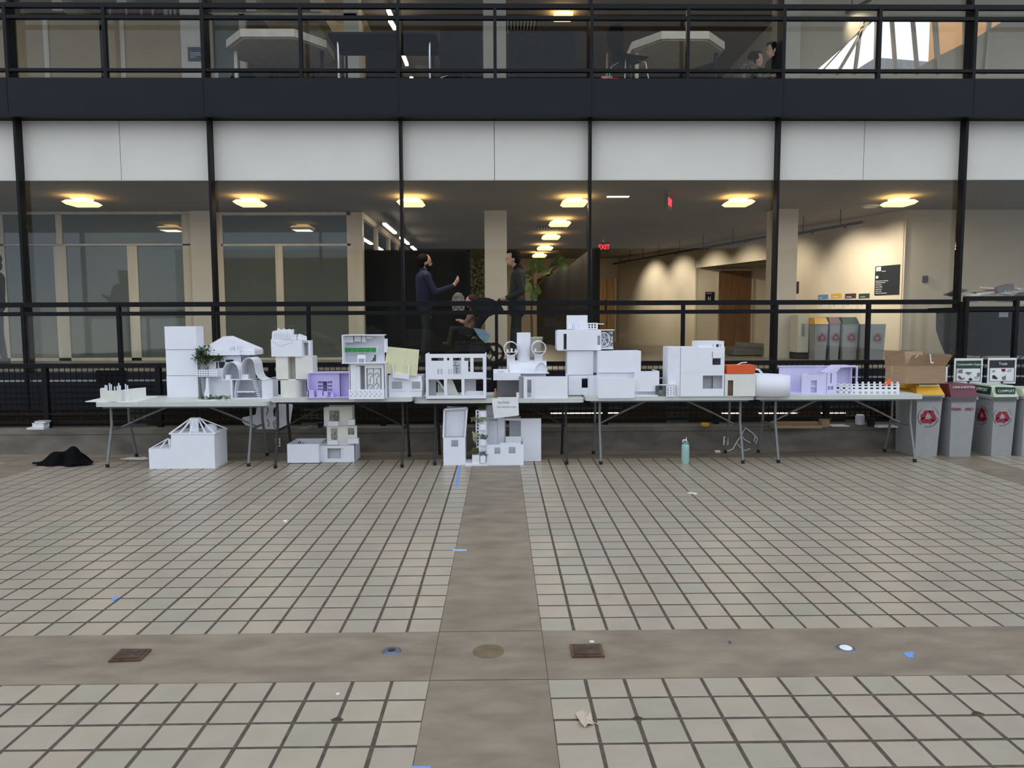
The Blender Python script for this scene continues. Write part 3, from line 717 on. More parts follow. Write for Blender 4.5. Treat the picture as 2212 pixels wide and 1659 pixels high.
# green striped model
Y = base(2, 790, 862)
t = model('green_strip_model', 'white two-storey model with a row of green panels over tall paired windows', 792, Y, h2)
MB().pp(*zC(360, 1350, 1180, 1580), Y, .006, [zC(395+i*110+(j % 2)*40, 1395+j*48, 420+i*110+(j % 2)*40, 1420+j*48) for i in range(7) for j in range(3)], h2).build('perforated_skirt', M_FOAM, t)
mb = MB().pp(*zC(375, 755, 1180, 1580), Y+.03, .006, [zC(545, 800, 725, 1350), zC(770, 860, 1110, 1350)], h2)
a = P(*zC(375, 755), Y+.03); b = P(*zC(1180, 755), Y+.03)
mb.box(a.x, Y+.03, h2, a.x+.006, Y+.26, a.z).box(b.x-.006, Y+.03, h2, b.x, Y+.26, a.z); mb.build('lower_storey', M_FOAM2, t)
MB().box(a.x, Y+.2, h2, b.x, Y+.206, a.z).build('back_wall', M_FOAM2, t)
MB().pb(*zC(545, 815, 612, 1350), Y+.034, .1, h2).build('tall_fin', M_FOAM, t)
for u0, u1 in ((800, 922), (948, 1085)): MB().pb(*zC(u0, 868, u1, 1350), Y+.05, .004, h2).build('printed_screen', M_WHITE, t)
mb = MB()
def scrib(mb, pts, Yp, r=.0022): mb.tube([P(x, y, Yp) for x, y in pts], r, 5)
for ox, oy in ((800, 960), (950, 960), (800, 1220), (950, 1200)):
    scrib(mb, zC.pts([(ox+15, oy+60), (ox+30, oy+20), (ox+70, oy+5), (ox+110, oy+45), (ox+90, oy+100), (ox+60, oy+85)]), Y+.046); scrib(mb, zC.pts([(ox+60, oy+120), (ox+50, oy+170), (ox+55, oy+230)]), Y+.046)
mb.build('drawn_flowers', M_INK, t)
MB().pb(*zC(190, 735, 1190, 757), Y-.02, .3).build('floor_plate', M_FOAM, t)
a = P(*zC(235, 735), Y); b = P(*zC(1180, 90), Y)
MB().pp(*zC(235, 90, 1180, 735), Y+.2, .006, [zC(865, 680, 985, 735), zC(910, 620, 985, 682), zC(945, 555, 985, 622)]).build('upper_back', M_FOAM, t); MB().box(a.x-.012, Y, a.z, a.x-.004, Y+.2, b.z).build('upper_side', M_FOAM, t)
MB().pb(*zC(215, 85, 1165, 108), Y+.02, .18).build('upper_roof', M_FOAM, t); MB().pb(*zC(1180, 180, 1230, 495), Y+.1, .08).build('side_flap', M_FOAM, t)
for u0, v0, u1, v1 in ((270, 120, 455, 268), (485, 120, 640, 245), (660, 120, 745, 262), (765, 120, 885, 185)): MB().pb(*zC(u0, v0, u1, v1), Y+.12, .06).build('hanging_cupboard', M_FOAM2, t)
M_GRN = mat('green_card', (52, 140, 72), .6)
MB().pb(*zC(255, 370, 1020, 500), Y+.11, .02).build('strip_backing', M_FOAM, t)
for u0, u1 in ((262, 412), (428, 545), (562, 712), (728, 858), (876, 985)): MB().pb(*zC(u0, 385, u1, 488), Y+.1, .01).build('green_panel', M_GRN, t)
MB().pb(*zC(555, 555, 730, 640), Y+.05, .1).build('table_block', M_FOAM, t); MB().pb(*zC(555, 640, 575, 735), Y+.05, .02).build('table_leg', M_FOAM, t); MB().pb(*zC(715, 640, 735, 735), Y+.05, .02).build('table_leg', M_FOAM, t)
# striped roof panel over windowed box
Y = base(2, 876, 857.5)
t = model('striped_roof_model', 'pale yellow corrugated panel leaning on a white box with two windows', 870, Y, h2)
mb = MB().pp(*zC(1262, 1035, 2060, 1530), Y, .006, [zC(1345, 1165, 1590, 1345), zC(1815, 1160, 2030, 1340)], h2)
a = P(*zC(1262, 1035), Y); b = P(*zC(2060, 1035), Y)
mb.box(a.x, Y, h2, a.x+.006, Y+.28, a.z).box(b.x-.006, Y, h2, b.x, Y+.28, a.z).box(a.x, Y+.274, h2, b.x, Y+.28, a.z); mb.build('window_box', M_FOAM, t)
for u0, u1 in ((1320, 1635), (1785, 2055)):
    MB().pp(*zC(u0, 1150, u1, 1385), Y-.008, .008, [zC(u0+28, 1168, u1-45, 1342)]).build('window_frame', M_FOAM2, t)
M_YEL = mat('pale_yellow_card', (222, 220, 178), .7, var=.06, scale=30, stretch=(8, 1, 1))
MB().ppoly(zC.pts([(1245, 360), (1985, 435), (1935, 1050), (1170, 975)]), Y-.02, .012).build('corrugated_panel', M_YEL, t)
mb = MB()
for i in range(28):
    f = (i+.5)/28; x0 = 1245+740*f; x1 = 1170+765*f; y0 = 362+75*f; y1 = 973+75*f
    if i % 1 == 0: mb.bar(P(*zC(x0, y0), Y-.021), P(*zC(x1, y1), Y-.021), .006, .004, up=(0,1,0))
mb.build('corrugation_rib', mat('yellow_rib', (238, 236, 200), .7), t, kind='stuff')
MB().ppoly(zC.pts([(1670, 640), (1805, 650), (1745, 1010), (1640, 1005)]), Y-.026, .006).build('door_flap', M_YEL, t)
MB().ppoly(zC.pts([(1380, 980), (1750, 1010), (1745, 1120), (1370, 1075)]), Y-.06, .05).build('step_box', M_FOAM, t)
MB().ppoly(zC.pts([(1365, 770), (1400, 765), (1400, 1010), (1375, 1010)]), Y-.05, .02).build('strut', M_FOAM, t); MB().ppoly(zC.pts([(1735, 800), (1765, 800), (1750, 1100), (1725, 1100)]), Y-.05, .02).build('strut', M_FOAM, t)

# ------------------------------------------------------------------ table 3
zD = V(905, 700, 9.759); zE = V(1040, 700, 9.76); h3 = tz(3)
Y = base(3, 985, 862.5)
t = model('grid_front_house_model', 'wide white house model with a grid of square openings on its front', 990, Y, h3)
holes = [zD(*q) for q in ((262, 712, 520, 775), (592, 712, 640, 765), (718, 712, 888, 770), (718, 772, 888, 1060), (955, 712, 1080, 775), (1040, 775, 1080, 1005), (1152, 712, 1345, 1015), (390, 945, 418, 1060), (440, 945, 455, 1060), (472, 945, 497, 1060), (620, 945, 642, 1060), (668, 945, 690, 1060), (205, 1165, 525, 1510), (598, 1160, 895, 1505), (962, 1155, 1355, 1500))]
MB().pp(*zD(148, 625, 1410, 1585), Y, .008, holes, h3).build('grid_front', M_FOAM, t)
a = P(*zD(148, 625), Y); b = P(*zD(1410, 625), Y); dd = .3
MB().box(a.x, Y+.008, h3, a.x+.008, Y+dd, a.z).build('side_wall', M_FOAM, t); MB().box(b.x-.008, Y+.008, h3, b.x, Y+dd, a.z).build('side_wall', M_FOAM, t)
zm = P(*zD(600, 1110), Y).z; MB().box(a.x, Y+.01, zm-.006, b.x, Y+dd, zm+.006).build('mid_floor', M_FOAM, t); MB().box(a.x, Y, h3, b.x, Y+dd, h3+.006).build('base_floor', M_FOAM, t)
MB().pp(*zD(200, 775, 1035, 1070), Y+.12, .006).build('upper_screen', M_FOAM2, t)
MB().pb(*zD(205, 1165, 360, 1510), Y+.24, .006, h3).build('rear_panel', M_FOAM2, t); MB().pb(*zD(962, 1155, 1200, 1420), Y+.22, .006).build('rear_panel', M_FOAM2, t); MB().pb(*zD(980, 1410, 1360, 1500), Y+.05, .006).build('low_wall', M_FOAM2, t)
for i in range(9): MB().pb(*zD(360+i*20, 1165+i*26, 400+i*20, 1195+i*26), Y+.08, .06).build('stair_step', M_CREAMC, t)
for i in range(4): MB().pb(*zD(400+i*32, 1270+i*20, 415+i*32, 1510), Y+.1, .01, h3).build('stair_post', M_CREAMC, t)
c = P(*zD(800, 900), Y+.06); mb = MB()
for pts in ([(745, 780), (775, 860), (790, 960), (800, 1060)], [(760, 820), (800, 790)], [(785, 880), (720, 860)], [(795, 900), (855, 860)], [(795, 960), (860, 920)], [(800, 1000), (850, 1000)]): mb.tube([P(*zD(*p), Y+.06) for p in pts], .003, 6)
leaves(mb, [P(*zD(random.uniform(735, 870), random.uniform(800, 1055)), Y+.06+random.uniform(-.02, .02)) for _ in range(90)], .014, 12); mb.build('sprig', M_GREEN1, t)
c = P(*zD(820, 1300), Y+.16); leaves(MB(), ballpts((c.x, Y+.17, c.z), .07, .04, .13, 160, 14), .03, 15).build('moss_wall', M_GREEN1, t, kind='stuff')
MB().ppoly(zD.pts([(600, 1165), (700, 1165), (830, 1480), (800, 1510), (600, 1440)]), Y+.1, .01).build('sloped_card', M_CREAMC, t)
# clear walled model
Y = base(3, 1095, 859)
t = model('clear_box_model', 'small model with clear plastic walls under a flat white roof', 1090, Y, h3)
M_ACR = glassmat('clear_acrylic', (214, 214, 214), 1.6, .1)
MB().pb(*zE(330, 1185, 815, 1545), Y, .004, h3).build('clear_front', M_ACR, t); MB().pb(*zE(250, 1030, 825, 1185), Y-.01, .26).build('roof_slab', M_FOAM, t)
MB().pb(*zE(360, 1290, 480, 1540), Y+.15, .006, h3).build('inner_panel', M_FOAM2, t); MB().pb(*zE(560, 1200, 700, 1540), Y+.2, .006, h3).build('inner_panel', M_FOAM2, t); MB().pb(*zE(330, 1185, 815, 1540), Y+.25, .006, h3).build('back_panel', M_FOAM2, t)
MB().pb(*zE(735, 1440, 795, 1545), Y-.02, .006, h3).build('tag_card', M_WHITE, t); MB().pb(*zE(340, 1530, 815, 1548), Y-.01, .26, h3, h3+.006).build('base_plate', M_FOAM2, t)
a = P(*zE(250, 1000), Y+.06); MB().pb(*zE(250, 960, 570, 1032), Y+.06, .1).build('roof_terrace', M_FOAM2, t)
MB().pb(*zE(360, 970, 480, 995), Y+.04, .04).build('terrace_block', M_FOAM2, t)
q = P(*zE(295, 1470), Y+.03); mb = MB(); mb.ell((q.x, Y+.03, h3+.04), .018, .015, .04); mb.ell((q.x, Y+.03, h3+.085), .014, .012, .014); mb.build('clay_lump', mat('clay', (176, 128, 104), .8), label='small pinkish clay lump beside the clear-walled model', cat='figure')
# tube model
Y = base(3, 1130, 861)+.22
zr = P(*zE(800, 1030), Y).z
t = model('tube_house_model', 'white model of crossed paper tubes over a half-round vault', 1130, Y, zr)
a = P(*zE(570, 1030), Y); b = P(*zE(1415, 1030), Y); top = P(*zE(900, 770), Y).z
MB().box(a.x-.03, Y-.02, zr-.008, b.x+.005, Y+.26, zr).build('platform', M_FOAM, t)
MB().pb(*zE(500, 1028, 1360, 1110), Y+.04, .2, h3).build('plinth', M_FOAM2, t)
hh = top-zr; mb = MB(); n = 14; pr = [(Y+.12-.12*math.cos(math.pi*k/n), zr+hh*math.sin(math.pi*k/n)) for k in range(n+1)]
vs = [(x, y, z) for x in (a.x+.01, b.x-.02) for y, z in pr]; m_ = n+1
mb.add(vs, [(k, k+1, m_+k+1, m_+k) for k in range(n)], True); mb.add(vs, [tuple(range(m_-1, -1, -1))]); mb.build('half_round_vault', M_FOAM, t)
ar = [(1120, 1005), (1135, 930), (1180, 850), (1240, 810), (1300, 815), (1350, 860), (1385, 930), (1395, 1005)]
MB().rib(XZ(zE.pts(ar), Y-.015), -.005, Y-.015, .1).build('vault_doorway', M_FOAM, t); MB().ppoly(zE.pts(ar), Y+.0, .004).build('doorway_back', M_FOAM2, t)
r = (P(*zE(1045, 400), Y).x-P(*zE(750, 400), Y).x)/2; cx = P(*zE(897, 400), Y).x; zt = P(*zE(897, 180), Y+.1).z
MB().lathe((cx, Y+.12, top-.05), [(r*.94, 0), (r*.94, .12), (r, .14), (r, zt-top+.05)], 32).build('upright_tube', M_FOAM, t)
for u, v, ru in ((622, 525, 155), (1212, 510, 155)):
    c = P(*zE(u, v), Y); R_ = (P(*zE(u+ru, v), Y).x-c.x); mb = MB(); n = 28; vs = []; fs = []
    for k in range(n):
        an = 2*math.pi*k/n
        for rr, yy in ((R_, Y), (R_, Y+.2), (R_-.008, Y+.2), (R_-.008, Y)): vs.append((c.x+rr*math.cos(an), yy, c.z+rr*math.sin(an)))
    for k in range(n):
        j = (k+1) % n
        for q in range(4): fs.append((k*4+q, j*4+q, j*4+(q+1) % 4, k*4+(q+1) % 4))
    mb.add(vs, fs, False); mb.build('ring_tube', M_FOAM2, t)
    MB().box(c.x-R_*.86, Y+.02, c.z-R_*.5, c.x+R_*.86, Y+.18, c.z-R_*.44).build('ring_floor', M_FOAM, t)
    for k in range(3 if u < 700 else 1): MB().box(c.x-R_*.6+k*.045, Y+.04, c.z-R_*.44, c.x-R_*.6+k*.045+.022, Y+.1, c.z-R_*.44+.03+.01*(k % 2)).build('tiny_furniture', M_FOAM, t)
    MB().box(c.x-R_*.55, Y+.06, zr, c.x+R_*.55, Y+.18, c.z-R_*.86).build('ring_pedestal', M_FOAM2, t)
# low long box
Y = base(3, 1180, 860.5)
t = model('long_low_box_model', 'long low white box model with one tall slot window', 1180, Y, h3)
MB().pp(*zE(890, 1115, 1085, 1570), Y-.02, .006, [zE(965, 1170, 1055, 1545)], h3).build('slot_window_wall', M_FOAM, t)
MB().pb(*zE(965, 1170, 1055, 1445), Y+.03, .004).build('slot_glass', M_ACR, t)
MB().pb(*zE(1080, 1110, 1820, 1560), Y, .006, h3).build('front_wall', M_FOAM, t)
a = P(*zE(890, 1110), Y); b = P(*zE(1820, 1110), Y)
MB().box(a.x, Y-.014, h3, a.x+.006, Y+.2, a.z).build('end_wall', M_FOAM2, t); MB().box(b.x-.006, Y+.006, h3, b.x, Y+.22, b.z+.02).build('end_wall', M_FOAM2, t); MB().box(a.x, Y+.2, h3, b.x, Y+.206, b.z-.01).build('rear_wall', M_FOAM2, t)
MB().lathe((P(*zE(855, 1400), Y).x, Y+.08, h3), [(.03, 0), (.033, .1), (.03, a.z-h3)], 18).build('dark_cylinder', M_GREYC, t)
# handwritten note taped to the table edge
Yn = TB[3][0]-.012; zn = V(1060, 850, 27.66)
t = thing('handwritten_note', 'white paper note with faint handwriting taped to the table edge', 'paper', P(*zn(900, 1400), Yn))
MB().ppoly(zn.pts([(55, 310), (1640, 230), (1690, 1310), (200, 1495)]), Yn, .002).build('sheet', M_WHITE, t)
M_PEN = mat('pencil_grey', (150, 156, 172), .8)
text('Hey friends', .034, P(*zn(400, 590), Yn-.001), M_PEN, t, 'handwriting', sx=.8); text("You want the room", .03, P(*zn(360, 850), Yn-.001), M_PEN, t, 'handwriting', sx=.85)
# ------------------------------------------------------------------ table 4
zF = V(1170, 660, 6.703); zG = V(1400, 700, 6.9125); h4 = tz(4)
Y = base(4, 1260, 853)
t = model('cantilever_tower_model', 'tall white tower of offset boxes with a round cartwheel window', 1260, Y, h4)
mb = MB().pp(*zF(390, 1010, 685, 1290), Y, .006, [zF(580, 1052, 668, 1192)], h4); mb.build('base_front', M_FOAM2, t)
a = P(*zF(390, 1010), Y); b = P(*zF(820, 1010), Y)
MB().box(a.x, Y+.006, h4, a.x+.006, Y+.25, a.z).build('base_wall', M_FOAM2, t); MB().box(b.x-.006, Y+.006, h4, b.x, Y+.25, a.z).build('base_wall', M_FOAM2, t)
MB().pb(*zF(685, 1008, 815, 1282), Y-.012, .006, h4).build('base_panel', M_FOAM, t)
MB().pb(*zF(370, 655, 750, 1005), Y+.01, .24).build('shaft_box', M_FOAM, t); MB().pb(*zF(750, 650, 822, 975), Y+.05, .2).build('shaft_side', M_FOAM2, t)
mb = MB().pp(*zF(225, 355, 862, 650), Y-.02, .006, [zF(318, 410, 362, 637), zF(812, 435, 825, 570), zF(832, 435, 846, 570)])
a = P(*zF(225, 355), Y-.02); b = P(*zF(862, 650), Y-.02)
mb.box(a.x, Y-.014, b.z, a.x+.006, Y+.26, a.z).box(b.x-.006, Y-.014, b.z, b.x, Y+.26, a.z).box(a.x, Y+.254, b.z, b.x, Y+.26, a.z).box(a.x, Y-.014, a.z-.006, b.x, Y+.26, a.z).box(a.x, Y-.014, b.z, b.x, Y+.26, b.z+.006); mb.build('gallery_box', M_FOAM, t)
# cartwheel drum
c = P(*zF(880, 490), Y+.02); R_ = .075
mb = MB(); mb.tube([(c.x+.02+R_*.75*math.cos(k*math.pi/12), Y+.02, c.z+R_*1.0*math.sin(k*math.pi/12)) for k in range(24)], .005, 6, closed=True)
for k in range(5): mb.bar((c.x+.02, Y+.02, c.z), (c.x+.02+R_*.75*math.cos(k*1.257+.4), Y+.02, c.z+R_*math.sin(k*1.257+.4)), .006)
mb.build('wheel_window', M_FOAM, t)
q0 = P(*zF(865, 380), Y+.06); q1 = P(*zF(1045, 620), Y+.06)
MB().box(q0.x-.02, Y+.14, q1.z, q1.x, Y+.146, q0.z).build('drum_back', M_FOAM2, t)
leaves(MB(), [(random.uniform(q0.x+.03, q1.x), Y+.1+random.uniform(-.03, .03), random.uniform(q1.z, q0.z)) for _ in range(120)], .03, 21).build('drum_foliage', M_GREEN1, t, kind='stuff')
MB().pb(*zF(820, 348, 1055, 362), Y-.0, .16).build('drum_roof', M_FOAM, t); MB().pb(*zF(865, 612, 1040, 630), Y+.0, .16).build('drum_floor', M_FOAM2, t)
MB().pp(*zF(645, 250, 815, 345), Y+.0, .006, [zF(680+i*42, 268+j*36, 700+i*42, 292+j*36) for i in range(3) for j in range(2)]).build('roof_parapet', M_FOAM, t)
MB().pb(*zF(362, 140, 665, 350), Y+.1, .01).build('roof_card', M_FOAM, t); MB().bar(P(*zF(815, 265), Y+.02), P(*zF(895, 268), Y+.06), .02, .01).build('roof_spout', M_FOAM2, t)
mb = MB(); mb.pb(*zF(380, 262, 440, 340), Y+.06, .03).pb(*zF(455, 210, 470, 345), Y+.07, .01).pb(*zF(480, 255, 515, 345), Y+.06, .02); mb.build('roof_furniture', M_FOAM2, t)
# wide boxes beside it
Y = TB[4][0]+.03
Yq = Y
t = model('stepped_box_model', 'white model of wide overlapping blank boxes hanging over the table edge', 1340, Y, h4)
MB().pb(*zF(815, 658, 1440, 972), Y+.08, .24).build('upper_box', M_FOAM, t)
zA4 = P(*zF(900, 972), Y+.08).z; q = P(*zF(820, 1345), TB[4][0]-.016)
MB().pb(*zF(822, 1052, 1348, 1345), TB[4][0]-.016, .012).build('front_board', M_FOAM, t)
MB().pb(*zF(1340, 950, 1705, 1245), TB[4][0]+.05, .012).build('right_board', M_FOAM, t)
a = P(*zF(822, 1052), TB[4][0]); b = P(*zF(1705, 950), TB[4][0]+.06)
MB().box(b.x-.01, TB[4][0]+.06, h4, b.x, TB[4][0]+.4, b.z).build('right_side', M_FOAM2, t)
MB().box(a.x, Y+.1, h4, b.x-.02, Y+.106, zA4).build('back_wall', M_FOAM2, t); MB().box(a.x+.02, TB[4][0]+.02, h4, b.x-.02, Y+.3, h4+.012).build('floor_board', M_FOAM2, t)
MB().box(a.x+.02, Y+.115, h4+.012, a.x+.1, Y+.3, zA4-.004).build('inner_pier', M_FOAM2, t); MB().box(b.x-.2, Y+.12, h4+.012, b.x-.1, Y+.3, zA4-.004).build('inner_pier', M_FOAM2, t)
# clear cube
Y = base(4, 1437, 856.5)-.01
t = model('clear_cube_model', 'tiny clear plastic cube with white perforated face', 1440, Y, h4)
MB().pb(*zF(1650, 1160, 1800, 1318), Y+.05, .02, h4).build('clear_side', M_ACR, t)
MB().pp(*zF(1805, 1150, 1935, 1318), Y, .004, [zF(1820+i*42, 1180+j*32, 1838+i*42, 1202+j*32) for i in range(3) for j in range(4)], h4).build('perforated_face', M_FOAM, t)
a = P(*zF(1720, 1150), Y); b = P(*zF(1935, 1150), Y); MB().box(a.x, Y, a.z-.005, b.x, Y+.08, a.z).build('lid_frame', M_FOAM2, t)
# stepped building with picture windows
Y = base(4, 1515, 856.3)
t = model('corner_window_model', 'tall white block with dark picture windows and raised roof parapet', 1505, Y, h4)
mb = MB().pp(*zG(480, 345, 1145, 1080), Y, .006, [zG(960, 512, 1085, 610), zG(815, 768, 1112, 966), zG(955, 415, 966, 505), zG(484, 720, 1140, 724)], h4)
a = P(*zG(320, 345), Y+.03); b = P(*zG(1145, 345), Y); c = P(*zG(480, 345), Y)
mb.box(b.x-.006, Y+.006, h4, b.x, Y+.35, b.z).box(c.x, Y+.344, h4, b.x, Y+.35, b.z).box(c.x, Y+.006, b.z-.006, b.x, Y+.35, b.z).box(c.x, Y+.006, h4, c.x+.006, Y+.35, b.z); mb.build('main_block', M_FOAM, t)
MB().add([(a.x, Y+.1, h4), (c.x, Y, h4), (c.x, Y, c.z), (a.x, Y+.1, c.z), (a.x, Y+.35, h4), (c.x, Y+.35, h4), (c.x, Y+.35, c.z), (a.x, Y+.35, c.z)], [(0,1,2,3), (0,3,7,4), (3,2,6,7), (4,7,6,5), (0,4,5,1)]).build('angled_side', M_FOAM2, t)
MB().pb(*zG(800, 760, 955, 975), Y+.16, .004).build('inner_panel', M_FOAM2, t); MB().pb(*zG(965, 760, 1120, 975), Y+.12, .004).build('inner_panel', M_FOAM2, t)
MB().pb(*zG(965, 410, 1135, 505), Y-.004, .004).build('balcony_panel', M_FOAM, t)
MB().pp(*zG(745, 255, 1135, 372), Y+.02, .25, [zG(968, 305, 978, 362), zG(1015, 302, 1065, 362), zG(1080, 302, 1090, 362)]).build('roof_parapet', M_FOAM, t)
# cream box with orange lid
Y = base(4, 1598, 856)
t = model('orange_top_model', 'cream box model with an orange top panel and narrow brown door', 1600, Y, h4)
mb = MB().pp(*zG(1150, 745, 1608, 1080), Y, .006, [zG(1187, 840, 1273, 1072)], h4)
a = P(*zG(1150, 745), Y); b = P(*zG(1608, 745), Y)
mb.box(a.x, Y+.006, h4, a.x+.006, Y+.24, a.z).box(b.x-.006, Y+.006, h4, b.x, Y+.24, a.z).box(a.x, Y+.234, h4, b.x, Y+.24, a.z); mb.build('box_walls', M_CREAMC, t)
MB().pb(*zG(1187, 840, 1273, 1075), Y+.02, .004, h4).build('brown_door', mat('brown_card', (112, 84, 64), .7, var=.15), t)
M_ORG = mat('orange_card', (222, 88, 36), .6)
MB().ppoly(zG.pts([(1178, 620), (1600, 612), (1598, 735), (1180, 742)]), Y-.006, .2).build('orange_panel', M_ORG, t)
q = [P(*zG(1330, 610), Y+.06), P(*zG(1390, 580), Y+.06), P(*zG(1475, 572), Y+.06)]; MB().tube(q, .006, 8).build('bent_strip', M_FOAM, t)
MB().bar(P(*zG(1600, 672), Y+.02), P(*zG(1650, 680), Y+.02), .02).bar(P(*zG(1650, 680), Y+.02), P(*zG(1700, 735), Y+.02), .02).build('arm_strip', M_FOAM, t)

# ------------------------------------------------------------------ table 5
zH = V(1640, 740, 5.267); h5 = tz(5)
Y = base(5, 1680, 857.5); a = P(1634, 850, Y); b = P(1720.5, 812, Y); r = (b.x-a.x)/2
t = model('drum_model', 'plain white round drum model with a tilted rim', 1678, Y, h5)
n = 40; mb = MB(); zt = P(1680, 812, Y).z; pts = [(a.x+r+r*math.cos(2*math.pi*k/n), Y+.02+r*.8*(1+math.sin(2*math.pi*k/n))) for k in range(n)]
vs = []
for x, y in pts: vs += [(x, y, h5), (x, y, zt+.012*(x-a.x)/r*-.6+.01), (a.x+r+(x-a.x-r)*.97, Y+.02+r*.8+(y-Y-.02-r*.8)*.97, zt+.012*(x-a.x)/r*-.6+.01), (a.x+r+(x-a.x-r)*.97, Y+.02+r*.8+(y-Y-.02-r*.8)*.97, h5)]
mb.add(vs, [(k*4+q, ((k+1) % n)*4+q, ((k+1) % n)*4+(q+1) % 4, k*4+(q+1) % 4) for k in range(n) for q in range(4)], True); mb.build('drum_wall', M_FOAM, t)
MB().flat(pts, h5, h5+.004).build('drum_floor', M_FOAM2, t)
MB().flat([(a.x+r*1+.9*r*math.cos(2*math.pi*k/n), Y+.02+r*.8*(1+.9*math.sin(2*math.pi*k/n))) for k in range(n) if k < 26], zt-.012, zt-.006).build('inner_rim', M_FOAM2, t)
# lavender courtyard house
Y = base(5, 1760, 850.5)
t = model('courtyard_house_model', 'pale lavender model house with folded roof, doorway and bay window', 1765, Y, h5)
MB().pb(*zH(220, 270, 880, 560), Y+.2, .008, h5).build('back_wall', M_LAV2, t)
mb = MB().pp(*zH(480, 345, 770, 585), Y, .006, [zH(585, 430, 658, 570)], h5); mb.build('front_wall', M_LAV2, t)
MB().ppoly(zH.pts([(430, 440), (455, 330), (470, 345), (505, 400), (505, 560), (470, 560), (440, 470)]), Y+.05, .008).build('side_fin', M_LAV2, t); MB().pb(*zH(505, 450, 585, 575), Y+.05, .006, h5).build('recess_wall', M_LAV2, t)
MB().pb(*zH(585, 430, 660, 575), Y+.04, .004, h5).build('door_lining', M_LAV2, t); MB().pb(*zH(585, 490, 655, 510), Y+.02, .03).build('door_shelf', M_LAV2, t)
mb = MB().pp(*zH(770, 345, 885, 585), Y-.01, .006, [zH(808, 350, 828, 465), zH(780, 495, 805, 540), zH(812, 495, 845, 535)], h5); mb.build('bay_wall', M_LAV2, t)
MB().ppoly(zH.pts([(770, 345), (905, 265), (1080, 265), (1045, 280), (930, 285), (875, 345)]), Y-.012, .2).build('folded_roof', M_LAV2, t)
MB().ppoly(zH.pts([(875, 345), (935, 285), (1050, 282), (1050, 500), (885, 500)]), Y+.1, .006).build('wing_back', M_LAV2, t); MB().pb(*zH(1046, 275, 1060, 500), Y+.02, .1, h5).build('wing_post', M_LAV2, t); MB().pb(*zH(1100, 268, 1125, 480), Y+.1, .02, h5).build('wing_post', M_LAV2, t); MB().pb(*zH(1040, 265, 1125, 280), Y+.02, .1).build('wing_lintel', M_LAV2, t)
MB().pb(*zH(560, 342, 735, 350), Y-.008, .01).build('ledge', M_LAV2, t); MB().pb(*zH(220, 262, 1060, 272), Y+.18, .04).build('wall_cap', M_FOAM, t)
a = P(*zH(215, 560), Y); b = P(*zH(1130, 560), Y); MB().box(a.x, Y-.012, h5, b.x, Y+.22, h5+.004).build('base_board', M_LAV2, t)
# lattice fence
Y = base(5, 1880, 851.5)
t = model('lattice_fence_model', 'white crenellated lattice fence curving along the table end', 1875, Y, h5)
hl = [zH(1130+i*66, v0, 1130+i*66+38, v1) for i in range(7) for v0, v1 in ((478, 495), (512, 532), (556, 582))]+[zH(1066, v0, 1092, v1) for v0, v1 in ((478, 495), (512, 532), (556, 582))]
MB().pp(*zH(1050, 468, 1598, 592), Y, .006, hl, h5).build('lattice_wall', M_FOAM, t)
for i in range(8): MB().pb(*zH(1102+i*66, 446, 1126+i*66, 470), Y, .006).build('merlon', M_FOAM, t)
for i, (ua, ub, da, db) in enumerate(((905, 955, .1, .05), (955, 1005, .05, .02), (1005, 1055, .02, 0))):
    xa = P(*zH(ua, 560), Y).x; xb = P(*zH(ub, 560), Y).x; zz = [P(*zH(1000, v), Y).z for v in (592, 582, 556, 532, 512, 495, 478, 468)]
    mb = MB()
    for z0, z1 in ((h5, zz[1]), (zz[2], zz[3]), (zz[4], zz[5]), (zz[6], zz[7])): mb.wall([(xa, Y+da), (xb, Y+db)], z0, z1, .006)
    for f in (0, .72): p = Vector((xa+(xb-xa)*f, Y+da+(db-da)*f)); q = Vector((xa+(xb-xa)*(f+.28), Y+da+(db-da)*(f+.28))); mb.wall([p, q], h5, zz[7], .006)
    mb.build('lattice_wall', M_FOAM, t)
# orange figure on the fence
t2 = thing('orange_figure', 'small orange card animal perched on the white lattice fence', 'figure', P(*zH(1465, 490), Y-.006))
MB().ppoly(zH.pts([(1425, 488), (1430, 462), (1455, 455), (1468, 420), (1490, 410), (1505, 412), (1500, 440), (1500, 488), (1488, 488), (1482, 465), (1450, 470), (1445, 490)]), Y-.01, .016).build('body', mat('bright_orange', (242, 112, 36), .5), t2)

# ------------------------------------------------------------------ bins
zL = V(1860, 580, 3.6875)
M_YLID = mat('yellow_lid', (226, 166, 34), .4); M_MLID = mat('maroon_lid', (98, 34, 46), .4); M_CLID = mat('cream_lid', (192, 198, 172), .5); M_GRNL = mat('dark_green_label', (30, 62, 48), .5)
M_MAR = mat('maroon_print', (142, 24, 48), .6); M_BAG = glassmat('bin_bag', (215, 220, 224), 2.5, .35)
def recyc(parent, c, r, Yp, ringm=M_INK):
    mb = MB()
    for k in range(3):
        R = Matrix.Rotation(k*2*math.pi/3, 2)
        for pts in ([(-.52, -.6), (.16, -.6), (.16, -.24), (-.3, -.24)], [(.16, -.74), (.56, -.42), (.16, -.1)], [(-.52, -.6), (-.3, -.24), (-.42, -.08), (-.7, -.3)]):
            p2 = [(R @ Vector((x, y+.02)))*r*1.08 for x, y in pts]; mb.poly([(c.x+p.x, c.z+p.y) for p in p2], Yp-.003, .003)
    mb.build('recycling_arrows', M_MAR, parent)
    mb = MB()
    for s0 in (.2, 2.3, 4.4): mb.tube([(c.x+r*.98*math.cos(s0+k*.17), Yp-.002, c.z+r*.98*math.sin(s0+k*.17)) for k in range(11)], r*.022, 5)
    mb.build('emblem_ring', ringm, parent)
